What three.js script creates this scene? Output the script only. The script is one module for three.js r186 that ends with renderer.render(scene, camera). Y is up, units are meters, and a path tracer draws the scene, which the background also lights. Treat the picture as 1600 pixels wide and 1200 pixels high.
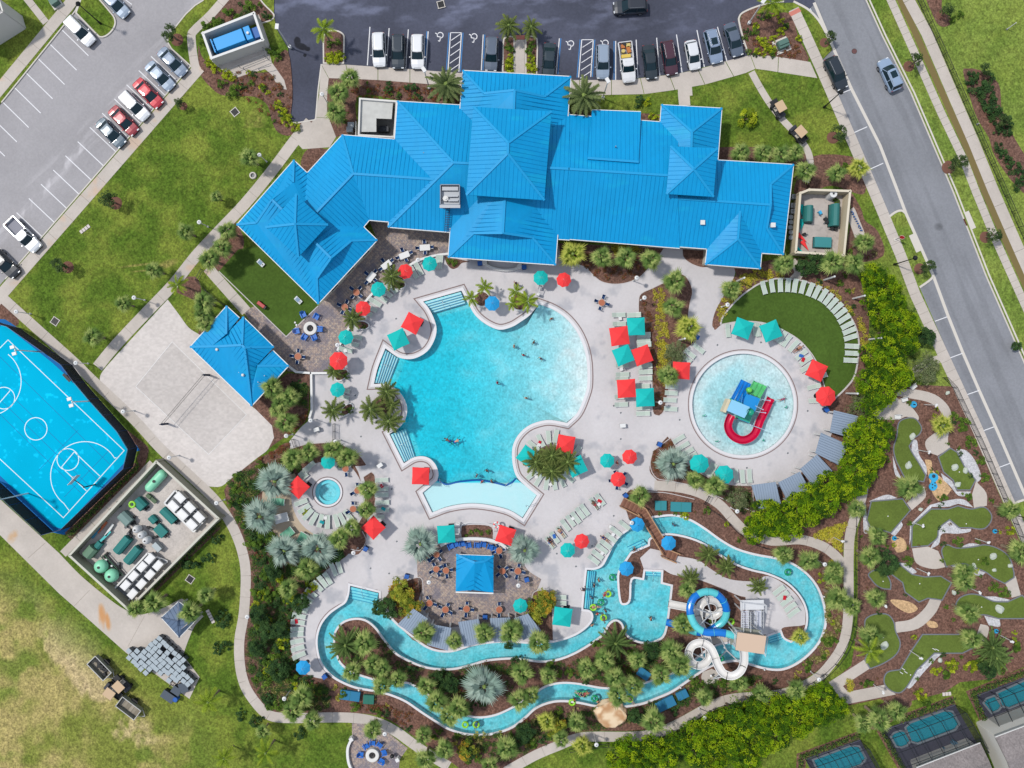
import * as THREE from 'three';
import { mergeGeometries } from 'three/addons/utils/BufferGeometryUtils.js';
import { RoundedBoxGeometry } from 'three/addons/geometries/RoundedBoxGeometry.js';
import { MarchingCubes } from 'three/addons/objects/MarchingCubes.js';
// ---------- camera, sky, sun, exposure ----------
const SC = 0.09, HC = 108;                       // metres per photo pixel on the ground, flying height
const scene = new THREE.Scene();
const camera = new THREE.PerspectiveCamera(2 * Math.atan(54 / HC) * 180 / Math.PI, 4 / 3, 1, 2500);
camera.position.set(0, HC, 0); camera.up.set(0, 0, -1); camera.lookAt(0, 0, 0);
const renderer = new THREE.WebGLRenderer({ antialias: true });
renderer.toneMapping = THREE.LinearToneMapping;
renderer.toneMappingExposure = 1.36;
renderer.shadowMap.enabled = true;
const SUN = new THREE.Vector3(-0.94, 1.62, -0.36).normalize();
{
const W = 256, Hh = 128, d = new Float32Array(W * Hh * 4);
for (let j = 0; j < Hh; j++) for (let i = 0; i < W; i++) {
const up = ((j + 0.5) / Hh - 0.5) * Math.PI, y = Math.sin(up), a = ((i + 0.5) / W - 0.5) * 2 * Math.PI;
const k = Math.max(0, Math.cos(a) * Math.cos(up) * SUN.x + y * SUN.y + Math.sin(a) * Math.cos(up) * SUN.z);
const t = Math.max(0, y), g = 0.22 * Math.pow(k, 5), o = (j * W + i) * 4;
d[o] = 0.45 - 0.07 * t + g; d[o + 1] = 0.495 - 0.05 * t + g; d[o + 2] = 0.565 + 0.01 * t + g * 0.95; d[o + 3] = 1;
}
const t = new THREE.DataTexture(d, W, Hh, THREE.RGBAFormat, THREE.FloatType);
t.mapping = THREE.EquirectangularReflectionMapping; t.magFilter = THREE.LinearFilter; t.needsUpdate = true;
scene.background = t; scene.environment = t;
}
const sun = new THREE.DirectionalLight(new THREE.Color(1, 0.955, 0.88), 2.75);
sun.position.copy(SUN).multiplyScalar(200); sun.castShadow = true; sun.shadow.radius = 7;
Object.assign(sun.shadow.camera, { left: -90, right: 90, top: 90, bottom: -90, near: 10, far: 400 });
sun.shadow.mapSize.set(4096, 4096);
scene.add(sun, sun.target);
// ---------- helpers ----------
let seed = 12345;
const rnd = () => { seed = (seed + 0x6d2b79f5) | 0; let t = Math.imul(seed ^ (seed >>> 15), 1 | seed); t = (t + Math.imul(t ^ (t >>> 7), 61 | t)) ^ t; return ((t ^ (t >>> 14)) >>> 0) / 4294967296; };
const rr = (a, b) => a + (b - a) * rnd();
const V3 = THREE.Vector3, V2 = THREE.Vector2, PI = Math.PI;
const P = (x, y, h = 0) => new V3((x - 800) * SC * (HC - h) / HC, h, (y - 600) * SC * (HC - h) / HC);
const px2 = (x, y, h = 0.1) => new V2((x - 800) * SC * (HC - h) / HC, (y - 600) * SC * (HC - h) / HC);
const angPx = (x0, y0, x1, y1) => Math.atan2(-(y1 - y0), x1 - x0);   // rotation.y that turns +x towards that direction
const L = (s) => s.trim().split(/\s+/).map((t) => t.split(',').map(parseFloat));
function C(s, closed = true, n = 4) {
const t = s.trim().split(/\s+/), p = t.map((q) => q.replace('!', '').split(',').map(parseFloat)), sharp = t.map((q) => q.endsWith('!'));
const N = p.length, out = [], at = (i) => p[((i % N) + N) % N], sh = (i) => sharp[((i % N) + N) % N];
for (let i = 0; i < (closed ? N : N - 1); i++) {
const b = at(i), c = at(i + 1);
const a = sh(i) || (!closed && i === 0) ? [2 * b[0] - c[0], 2 * b[1] - c[1]] : at(i - 1);
const d = sh(i + 1) || (!closed && i === N - 2) ? [2 * c[0] - b[0], 2 * c[1] - b[1]] : at(i + 2);
const m = sh(i) && sh(i + 1) ? 1 : n;
for (let k = 0; k < m; k++) {
const u = k / m, u2 = u * u, u3 = u2 * u;
out.push([0, 1].map((q) => 0.5 * (2 * b[q] + (c[q] - a[q]) * u + (2 * a[q] - 5 * b[q] + 4 * c[q] - d[q]) * u2 + (3 * b[q] - a[q] - 3 * c[q] + d[q]) * u3)));
}
}
if (!closed) out.push(p[N - 1]);
return out;
}
const circle = (x, y, r, n = 48) => Array.from({ length: n }, (_, i) => [x + r * Math.cos(i / n * 2 * PI), y + r * Math.sin(i / n * 2 * PI)]);
function inPoly(x, y, p) {
let c = false;
for (let i = 0, j = p.length - 1; i < p.length; j = i++) if ((p[i][1] > y) !== (p[j][1] > y) && x < (p[j][0] - p[i][0]) * (y - p[i][1]) / (p[j][1] - p[i][1]) + p[i][0]) c = !c;
return c;
}
const area = (p) => p.reduce((s, a, i) => { const b = p[(i + 1) % p.length]; return s + a[0] * b[1] - b[0] * a[1]; }, 0) / 2;
function grow(p, d, closed = true) {
const sg = closed ? Math.sign(area(p)) : 1, N = p.length;
return p.map((q, i) => {
const a = closed ? p[(i + N - 1) % N] : p[Math.max(0, i - 1)], b = closed ? p[(i + 1) % N] : p[Math.min(N - 1, i + 1)];
const n1 = [q[1] - a[1], a[0] - q[0]], n2 = [b[1] - q[1], q[0] - b[0]], l1 = Math.hypot(...n1) || 1, l2 = Math.hypot(...n2) || 1;
let nx = (a === q ? 0 : n1[0] / l1) + (b === q ? 0 : n2[0] / l2), ny = (a === q ? 0 : n1[1] / l1) + (b === q ? 0 : n2[1] / l2);
const l = Math.hypot(nx, ny) || 1, k = Math.min(1.8, (a === q || b === q) ? 1 : 2 / l);
return [q[0] + nx / l * d * sg * k, q[1] + ny / l * d * sg * k];
});
}
const shapeOf = (p, h, holes = []) => {
const f = (q) => q.map(([x, y]) => { const v = px2(x, y, h); return new V2(v.x, -v.y); });
const s = new THREE.Shape(f(p));
for (const o of holes || []) s.holes.push(new THREE.Path(f(o)));
return s;
};
function siteUV(g) {
const p = g.attributes.position, uv = new Float32Array(p.count * 2);
for (let i = 0; i < p.count; i++) { uv[2 * i] = (p.getX(i) + 72) / 144; uv[2 * i + 1] = (p.getZ(i) + 54) / 108; }
g.setAttribute('uv', new THREE.BufferAttribute(uv, 2));
return g;
}
const flat = (p, y, holes) => siteUV(new THREE.ShapeGeometry(shapeOf(p, y, holes), 1).rotateX(-PI / 2).translate(0, y, 0));
const slab = (p, top, thick = 0.06, holes) => siteUV(new THREE.ExtrudeGeometry(shapeOf(p, top, holes), { depth: thick, bevelEnabled: false, steps: 1 }).rotateX(-PI / 2).translate(0, top - thick, 0));
function strip(p, w, y0, y1, closed = false, off = 0) {
const a = grow(p, (off + w / 2) / SC, closed), b = grow(p, (off - w / 2) / SC, closed), pos = [], n = p.length;
const q = (A, B, Cc, D) => pos.push(...A, ...B, ...Cc, ...A, ...Cc, ...D);
const at = (r, i, y) => { const v = px2(r[i][0], r[i][1], y1); return [v.x, y, v.y]; };
const flip = closed ? Math.sign(area(p)) > 0 : true;
for (let i = 0; i < (closed ? n : n - 1); i++) {
const j = (i + 1) % n, [o, u] = flip ? [a, b] : [b, a];
q(at(o, i, y1), at(u, i, y1), at(u, j, y1), at(o, j, y1));
q(at(o, i, y0), at(o, i, y1), at(o, j, y1), at(o, j, y0));
q(at(u, i, y1), at(u, i, y0), at(u, j, y0), at(u, j, y1));
}
if (!closed) { const e = n - 1; q(at(a, 0, y1), at(a, 0, y0), at(b, 0, y0), at(b, 0, y1)); q(at(a, e, y0), at(a, e, y1), at(b, e, y1), at(b, e, y0)); }
const g = new THREE.BufferGeometry();
g.setAttribute('position', new THREE.Float32BufferAttribute(pos, 3)); g.computeVertexNormals();
return siteUV(g);
}
function skirt(p, y0, y1, closed = true) {
const pos = [], n = p.length;
for (let i = 0; i < (closed ? n : n - 1); i++) {
const a = px2(...p[i], y1), b = px2(...p[(i + 1) % n], y1);
pos.push(a.x, y0, a.y, b.x, y0, b.y, b.x, y1, b.y, a.x, y0, a.y, b.x, y1, b.y, a.x, y1, a.y);
}
const g = new THREE.BufferGeometry(); g.setAttribute('position', new THREE.Float32BufferAttribute(pos, 3)); g.computeVertexNormals();
return siteUV(g);
}
function resample(p, step) {   // points every step metres along an open path, with direction
const out = []; let need = 0;
for (let i = 0; i < p.length - 1; i++) {
const [a, b] = [p[i], p[i + 1]], l = Math.hypot(b[0] - a[0], b[1] - a[1]) * SC;
let t = need; while (t < l) { out.push([a[0] + (b[0] - a[0]) * t / l, a[1] + (b[1] - a[1]) * t / l]); t += step; }
need = t - l;
}
return out;
}
const tidy = (g) => { g = g.index ? g.toNonIndexed() : g; for (const k of Object.keys(g.attributes)) if (!['position', 'normal', 'uv', 'color'].includes(k)) g.deleteAttribute(k); if (!g.attributes.uv) g.setAttribute('uv', new THREE.BufferAttribute(new Float32Array(g.attributes.position.count * 2), 2)); return g; };
const join = (...gs) => { const l = gs.flat().map(tidy); return l.length === 1 ? l[0] : mergeGeometries(l); };
const bx = (w, h, d, x = 0, y = 0, z = 0, ry = 0, rz = 0, rx = 0) => { const g = new THREE.BoxGeometry(w, h, d); if (rx) g.rotateX(rx); if (rz) g.rotateZ(rz); if (ry) g.rotateY(ry); return g.translate(x, y, z); };
const rbx = (w, h, d, r, x = 0, y = 0, z = 0, ry = 0) => { const g = new RoundedBoxGeometry(w, h, d, 2, r); if (ry) g.rotateY(ry); return g.translate(x, y, z); };
const cyl = (r0, r1, h, x = 0, y = 0, z = 0, n = 12) => new THREE.CylinderGeometry(r1, r0, h, n).translate(x, y + h / 2, z);
const rod = (a, b, r, n = 6, r2 = r) => {
const A = new V3(...a), B = new V3(...b), l = A.distanceTo(B), g = new THREE.CylinderGeometry(r2, r, l, n).translate(0, l / 2, 0);
return g.applyQuaternion(new THREE.Quaternion().setFromUnitVectors(new V3(0, 1, 0), B.clone().sub(A).normalize())).translate(A.x, A.y, A.z);
};
const lathe = (pts, n = 20) => new THREE.LatheGeometry(pts.map(([x, y]) => new V2(x, y)), n);
const tube = (pts, r, n = 24, m = 8, closed = false) => new THREE.TubeGeometry(new THREE.CatmullRomCurve3(pts.map((p) => (p.isVector3 ? p : new V3(...p))), closed), n, r, m, closed);
// ---------- things, parts, labels ----------
const used = {}, things = [];
const numbered = (n) => { const k = used[n] = (used[n] ?? -1) + 1; return k ? n + '_' + String(k).padStart(3, '0') : n; };
function enlist(o, desc, cat, opt = {}) {
o.name = numbered(o.name); o.userData = { ...(opt.group ? { group: opt.group } : {}), label: desc, category: cat };
if (opt.kind) o.userData.kind = opt.kind;
if (!opt.one) things.push({ o, desc });
scene.add(o); return o;
}
function thing(name, desc, cat, pos = [0, 0, 0], ry = 0, opt = {}) {
const o = new THREE.Group(); o.name = name;
o.position.set(...(pos.isVector3 ? pos.toArray() : pos)); o.rotation.y = ry;
return enlist(o, desc, cat, opt);
}
const mesh = (name, g, m) => { const o = new THREE.Mesh(Array.isArray(g) ? join(g) : g, m); o.name = name; return o; };
function part(parent, name, g, m, label) { const o = mesh(name, g, m); if (label) o.userData.label = label; parent.add(o); return o; }
const stuffPart = (parent, name, g, m) => { const o = part(parent, name, g, m); o.userData.kind = 'stuff'; return o; };
function struct(name, g, m) { const o = mesh(name, g, m); o.name = numbered(name); o.userData.kind = 'structure'; scene.add(o); return o; }
function structGroup(name) { const o = new THREE.Group(); o.name = numbered(name); o.userData.kind = 'structure'; scene.add(o); return o; }
function place(proto, desc, cat, pos, ry = 0, s = 1, opt = {}) {
const o = proto.clone(); o.name = proto.name; o.userData = {};
o.position.set(...(pos.isVector3 ? pos.toArray() : pos)); o.rotation.y = ry;
if (Array.isArray(s)) o.scale.set(...s); else o.scale.setScalar(s);
return enlist(o, desc, cat, opt);
}
const proto = (name) => { const o = new THREE.Group(); o.name = name; return o; };
// ---------- colours and textures ----------
const lin = (c) => { c /= 255; return c <= 0.04045 ? c / 12.92 : ((c + 0.055) / 1.055) ** 2.4; };
const GAIN = 1.5;                                     // sunlit brightness of a surface over its base colour
const D = (r, g, b) => new THREE.Color(lin(r) / GAIN, lin(g) / GAIN, lin(b) / GAIN);
const M = (name, c, rough = 0.7, metal = 0, x = {}) => { const m = new THREE.MeshPhysicalMaterial({ color: Array.isArray(c) ? D(...c) : c, roughness: rough, metalness: metal, specularIntensity: rough > 0.9 ? 0.1 : rough > 0.65 ? 0.35 : 0.8, ...x }); m.name = name; return m; };
const TB = new Float32Array(65536); { for (let i = 0; i < 65536; i++) TB[i] = rnd(); }
function vn(x, y) {
const xi = Math.floor(x), yi = Math.floor(y); let u = x - xi, v = y - yi; u = u * u * (3 - 2 * u); v = v * v * (3 - 2 * v);
const a = xi & 255, b = (xi + 1) & 255, c = (yi & 255) << 8, d = ((yi + 1) & 255) << 8;
return TB[a + c] * (1 - u) * (1 - v) + TB[b + c] * u * (1 - v) + TB[a + d] * (1 - u) * v + TB[b + d] * u * v;
}
const fbm = (x, y, o = 4) => { let s = 0, a = 0.5, t = 0; for (let i = 0; i < o; i++) { s += a * vn(x, y); t += a; a *= 0.55; x = x * 2.03 + 17.1; y = y * 2.03 + 5.7; } return s / t; };
const clamp = (x, a = 0, b = 1) => Math.min(b, Math.max(a, x)), sst = (a, b, x) => { const t = clamp((x - a) / (b - a)); return t * t * (3 - 2 * t); };
const mix3 = (a, b, t) => [a[0] + (b[0] - a[0]) * t, a[1] + (b[1] - a[1]) * t, a[2] + (b[2] - a[2]) * t];
const toS = (v) => { v = clamp(v); return 255 * (v <= 0.0031308 ? v * 12.92 : 1.055 * v ** (1 / 2.4) - 0.055); };
const G8 = new Float32Array(256).map((_, i) => i);    // display value -> base colour byte
const baseByte = Array.from({ length: 512 }, (_, i) => toS(lin(Math.min(255, i / 2)) / GAIN));
function siteMap(fn, w = 1600, h = 1200, raw = false) {
const d = new Uint8Array(w * h * 4), s = 1600 / w;
for (let j = 0; j < h; j++) for (let i = 0; i < w; i++) {
const c = fn(i * s, j * s), o = (j * w + i) * 4;
for (let k = 0; k < 3; k++) d[o + k] = raw ? clamp(c[k], 0, 255) : baseByte[clamp(Math.round(c[k] * 2), 0, 511)];
d[o + 3] = 255;
}
const t = new THREE.DataTexture(d, w, h); t.colorSpace = raw === 'data' ? THREE.NoColorSpace : THREE.SRGBColorSpace;
t.wrapS = t.wrapT = THREE.MirroredRepeatWrapping; t.magFilter = THREE.LinearFilter; t.minFilter = THREE.LinearMipmapLinearFilter; t.generateMipmaps = true; t.needsUpdate = true;
return t;
}
const TM = (name, fn, rough = 0.9, x = {}) => M(name, new THREE.Color(1, 1, 1), rough, 0, { map: siteMap(fn), ...x });
// ---------- ground materials ----------
const blot = (x, y, cx, cy, rx, ry, a = 0) => { const c = Math.cos(a), s = Math.sin(a), u = ((x - cx) * c + (y - cy) * s) / rx, v = (-(x - cx) * s + (y - cy) * c) / ry; return clamp(1 - u * u - v * v); };
const grassM = TM('lawn grass', (x, y) => {
const n = fbm(x / 38, y / 38, 4), f = fbm(x / 3.1, y / 3.6, 3), g = vn(x / 1.3, y / 1.3);
let c = mix3([80, 106, 38], [132, 141, 62], sst(0.25, 0.75, n)); c = mix3(c, [98, 120, 44], f * 0.5);
const east = sst(1330, 1440, x) * (1 - sst(900, 1000, y));
c = mix3(c, [134, 152, 76], east * (0.3 + 0.5 * fbm(x / 14, y / 14, 3)));
const field = sst(60, -40, (x - 20) * 0.62 - (y - 860) * 0.8 + 60) * (1 - sst(330, 440, x + (y - 1000) * 0.1));
if (field > 0) {
const a = fbm(x / 60 + 9, y / 60 + 4, 4), q = fbm(x / 9, y / 13, 4);
let d = mix3([118, 128, 58], [174, 158, 106], sst(0.38, 0.7, a));
d = mix3(d, [92, 116, 44], sst(0.55, 0.75, fbm(x / 45 + 31, y / 45, 3)) * 0.8);
const bare = Math.max(blot(x, y, 115, 1010, 85, 55, 0.9), blot(x, y, 150, 1060, 60, 45, 0.4), blot(x, y, 60, 930, 70, 30, 0.7) * 0.7, blot(x, y, 210, 1140, 70, 40, 0.4) * 0.6);
d = mix3(d, [205, 180, 146], sst(0.36, 0.66, bare * 0.75 + q * 0.5 - 0.12) * 0.9);
d = mix3(d, [150, 150, 78], q * 0.35);
c = mix3(c, d, field);
}
const mud = Math.max(blot(x, y, 262, 412, 22, 8, -0.3), blot(x, y, 215, 414, 38, 2.5, -0.12), blot(x, y, 230, 422, 34, 2, -0.1));
c = mix3(c, [172, 150, 100], sst(0.1, 0.9, mud) * (0.3 + 0.7 * f) * 0.8);
if (x > 380 && x < 460 && y > 120 && y < 200) c = mix3(c, [165, 150, 90], blot(x, y, 398, 195, 18, 40, 0.4) * fbm(x / 5, y / 5, 2) * 0.8);
const k = 0.78 + 0.42 * g + 0.4 * (f - 0.5);
return [c[0] * k, c[1] * k, c[2] * k];
}, 0.95);
const asphaltM = TM('worn asphalt', (x, y) => {
const n = fbm(x / 70, y / 70, 4), f = fbm(x / 2.2, y / 2.2, 3), d = (x - 165) * 0.72 + (y - 150) * 0.69;   // across the lane
let v = 168 + 22 * (n - 0.5) + 14 * (f - 0.5);
const lane = ((x - 152) * 0.75 + (y - 195) * 0.66);
v += 22 * sst(0.45, 0.8, fbm((x + y) / 9, (x - y) / 60, 3)) * blot(lane, 0, 0, 0, 26, 1) * (0.5 + 0.5 * n);
v += 26 * sst(0.5, 0.8, fbm(x / 7, y / 40 + x / 50, 4)) * blot(lane, 0, 4, 0, 7, 1);
return [v * 1.0, v * 0.985, v * 1.005];
}, 0.92);
const darkAsphaltM = TM('fresh asphalt', (x, y) => {
const n = fbm(x / 60, y / 60, 4), f = fbm(x / 2, y / 2, 2), s = fbm(x / 40 + y / 90, y / 16, 4);
let v = 82 + 24 * (n - 0.5) + 12 * (f - 0.5) + 34 * sst(0.5, 0.85, s) * sst(80, 10, y);
const oil = Math.max(blot(x, y, 464, 64, 6, 8), blot(x, y, 470, 72, 12, 6, 0.3), blot(x, y, 480, 76, 5, 4), blot(x, y, 476, 86, 3, 3)); v -= 42 * sst(0, 0.5, oil);
return [v * 0.95, v * 0.99, v * 1.18];
}, 0.9);
const roadM = TM('road asphalt', (x, y) => {
const n = fbm(x / 50, y / 50, 3), f = fbm(x / 1.9, y / 1.9, 3), t = (x - 1272) - (y - 5) * 0.435;
let v = 146 + 14 * (n - 0.5) + 16 * (f - 0.5) - 9 * sst(0.45, 0.7, fbm(t / 12, y / 160, 3));
v -= 30 * blot(x, y, 1466, 354, 8, 7);
return [v * 0.97, v * 0.985, v * 1.03];
}, 0.92);
const deckM = TM('pool deck concrete', (x, y) => {
const n = fbm(x / 45, y / 45, 4), f = fbm(x / 2.4, y / 2.4, 3), s = sst(0.55, 0.8, fbm(x / 24 + 8, y / 24, 4));
let v = 210 + 18 * (n - 0.5) + 10 * (f - 0.5) - 24 * s;
return [v * 0.995 - 3 * s, v * 0.975, v * 0.985 + 4 * s];
}, 0.85);
const pathM = TM('walkway concrete', (x, y) => {
const n = fbm(x / 26, y / 26, 4), f = fbm(x / 2, y / 2, 3); let v = 200 + 22 * (n - 0.5) + 12 * (f - 0.5);
let c = [v, v * 0.955, v * 0.915];
if (y > 880 && y < 1000 && x > 60 && x < 320) { const rust = Math.max(blot(x, y, 160, 962, 9, 26, -0.12), blot(x, y, 168, 970, 7, 20, -0.2)); c = mix3(c, [206, 146, 92], 0.85 * sst(0.15, 1.1, rust * (0.3 + 1.3 * fbm(x / 2.5, y / 16, 3)))); }
const rust2 = blot(x, y, 20, 838, 8, 14, 0.6); c = mix3(c, [206, 160, 112], rust2 * fbm(x / 4, y / 4, 3));
if (x < 330 && y > 100 && y < 460) c = mix3(c, [215, 178, 150], 0.5 * sst(0.5, 0.75, fbm(x / 20 + 3, y / 20, 3)));
return c;
}, 0.9);
const mulchM = TM('bark mulch', (x, y) => {
const n = fbm(x / 30, y / 30, 3), f = fbm(x / 2.6, y / 2.6, 3), g = vn(x / 1.2, y / 1.2);
let c = mix3([98, 70, 60], [158, 120, 104], f); c = mix3(c, [104, 84, 78], n * 0.6);
if (x > 540 && x < 690 && y > 100 && y < 220) c = mix3(c, [120, 92, 84], 0.4);
const k = 0.72 + 0.5 * g; return [c[0] * k, c[1] * k, c[2] * k];
}, 0.97);
const paverM = TM('stone pavers', (x, y) => {
const a = (x + y) / 3.4, b = (x - y) / 2.6, i = Math.floor(a), j = Math.floor(b + (i & 1) * 0.5), h = TB[((i * 37) & 255) + (((j * 91) & 255) << 8)], n = fbm(x / 22, y / 22, 4);
let c = h < 0.4 ? [172, 154, 146] : h < 0.75 ? [150, 140, 142] : [190, 172, 158]; c = mix3(c, [128, 124, 136], sst(0.45, 0.75, n) * 0.75);
const e = (a - i < 0.16 || (b + (i & 1) * 0.5) - j < 0.16) ? 0.86 : 1; return [c[0] * e, c[1] * e, c[2] * e];
}, 0.9);
const sandM = TM('white sand', (x, y) => {
const n = fbm(x / 50, y / 50, 3), f = fbm(x / 4, y / 2.6, 3), court = inPoly(x, y, [[269, 534], [385, 648], [326, 710], [212, 604]]) ? 1 : 0;
let v = 216 + 12 * (n - 0.5) + 28 * (f - 0.5) - court * 12; return [v, v * 0.965, v * 0.945];
}, 0.98);
const turfM = TM('artificial turf', (x, y) => {
const n = fbm(x / 24, y / 24, 3), f = fbm(x / 2.1, y / 2.1, 2); const k = 0.85 + 0.2 * f + 0.18 * (n - 0.5); return [82 * k, 108 * k, 46 * k];
}, 0.97);
const greenM = TM('putting green', (x, y) => { const n = fbm(x / 18, y / 18, 3), f = vn(x / 1.2, y / 1.2), k = 0.88 + 0.16 * f + 0.16 * (n - 0.5); return [106 * k, 124 * k, 58 * k]; }, 0.97);
const courtM = TM('court paint', (x, y) => { const n = fbm(x / 40, y / 40, 3), k = 1 + 0.06 * (n - 0.5) + 0.14 * sst(0.68, 0.8, fbm(x / 8 + 4, y / 8, 3)); return [14 * sst(0.68, 0.8, fbm(x / 8 + 4, y / 8, 3)), 182 * k, 224 * k]; }, 0.92);
const gravelM = TM('white gravel', (x, y) => { const v = 200 + 60 * (vn(x / 1.1, y / 1.1) - 0.5) + 20 * (fbm(x / 8, y / 8, 2) - 0.5); return [v, v, v * 1.02]; }, 0.95);
const bareM = TM('bare sandy soil', (x, y) => { const v = 0.85 + 0.3 * vn(x / 1.3, y / 1.3); return [206 * v, 172 * v, 132 * v]; }, 0.95);
const yardM = TM('yard gravel', (x, y) => { const n = fbm(x / 18, y / 18, 4), f = vn(x / 1.2, y / 1.2), v = 200 + 40 * (n - 0.5) + 26 * (f - 0.5); return [v, v * 0.96, v * 0.93]; }, 0.95);
const kerbM = M('kerb concrete', [214, 208, 200], 0.85), edgeM = M('edging concrete', [204, 198, 198], 0.85), lineM = M('white road paint', [232, 232, 236], 0.7), blueLineM = M('blue road paint', [70, 130, 190], 0.7);
const brownLineM = M('drain grate tile', [138, 120, 118], 0.8), darkEdgeM = M('dark stone edging', [120, 124, 132], 0.85), slabGapM = M('joint bedding', [150, 142, 134], 0.95);  // slab bedding is one tone darker than the slabs, seen in their gaps
// ---------- pool outlines ----------
const mainPool = C('721,454! 661,471! 670,482 678,498 682,514 679,530 670,546 657,556 641,561 622,558 602,544! 590,575 584,600! 600,600 613,604 626,615 634,629 636,641 633,655 624,668 608,678! 631,724! 646,715 660,713 672,717 681,727 685,740 683,751! 660,770! 675,801! 700,792 732,787 762,789 795,797 817,810! 839,774! 822,760 808,746 802,730 800,708 803,692 812,677 828,664 850,657 866,657 886,661! 902,645 913,620 918,598 916,558 905,525 887,500 865,484 842,475! 828,492 813,503 799,511 780,515 760,507 743,493 732,475');
const riverOuter = C('547,915! 545,930 540,942 530,949 515,960 502,977 496,1000 499,1025 507,1042 522,1057 540,1067 560,1074 590,1079 612,1085 635,1095 657,1110 680,1125 700,1137 725,1145 750,1147 775,1144 800,1135 820,1120 837,1105 860,1096 882,1094 907,1097 932,1102 962,1104 1000,1099 1025,1090 1050,1079 1075,1062 1100,1045 1120,1036 1150,1031 1170,1036 1200,1044 1225,1044 1250,1032 1272,1012 1284,992 1289,970 1286,945 1277,920 1261,899 1237,882 1212,874 1180,868 1150,859 1125,845 1100,827 1078,814 1055,807 1032,808 1012,812 985,827 970,838 960,850 950,870 942,884 930,890 917,890! 914,920 911,952! 922,954 927,962 924,973 912,985 895,995 870,1003 845,1006 825,1006 800,1004 770,1005 737,1010 707,1019 682,1018 662,1010 645,997 630,985 617,974 600,955 593,940 592,926!');
const island = C('522,1000 525,985 537,972 555,967 572,970 587,982 600,1000 617,1020 637,1032 662,1042 687,1046 712,1045 737,1039 762,1032 800,1029 825,1032 850,1034 875,1030 900,1020 925,1005 943,991 950,978 957,971 965,970 972,976 976,988 987,999 1007,1005 1025,1002 1039,990 1046,950 1050,915! 1034,911! 1035,892! 1007,891! 1005,905! 987,905 984,937 976,944 969,938 966,900 972,886 986,864! 1014,852! 1016,842 1033,836 1050,835 1075,840 1100,850 1125,867 1150,882 1175,891 1200,897 1225,908 1242,922 1255,940 1261,960 1259,982 1250,993 1236,1003! 1225,997 1220,986! 1200,993 1185,998 1165,1002 1140,1004 1120,1008 1100,1019 1080,1035 1060,1048 1030,1060 1000,1069 970,1075 940,1075 907,1069 880,1067 857,1071 840,1080 820,1094 800,1106 775,1117 750,1121 725,1117 700,1107 675,1090 650,1073 635,1067 600,1065 575,1059 550,1050 532,1036 525,1018');
const kidsPool = circle(1161, 632, 79.5, 72), spaPool = circle(512, 769, 20, 40);
const nearIdx = (p, x, y) => p.reduce((b, q, i) => { const d = Math.hypot(q[0] - x, q[1] - y); return d < b[0] ? [d, i] : b; }, [1e9, 0])[1];
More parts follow.
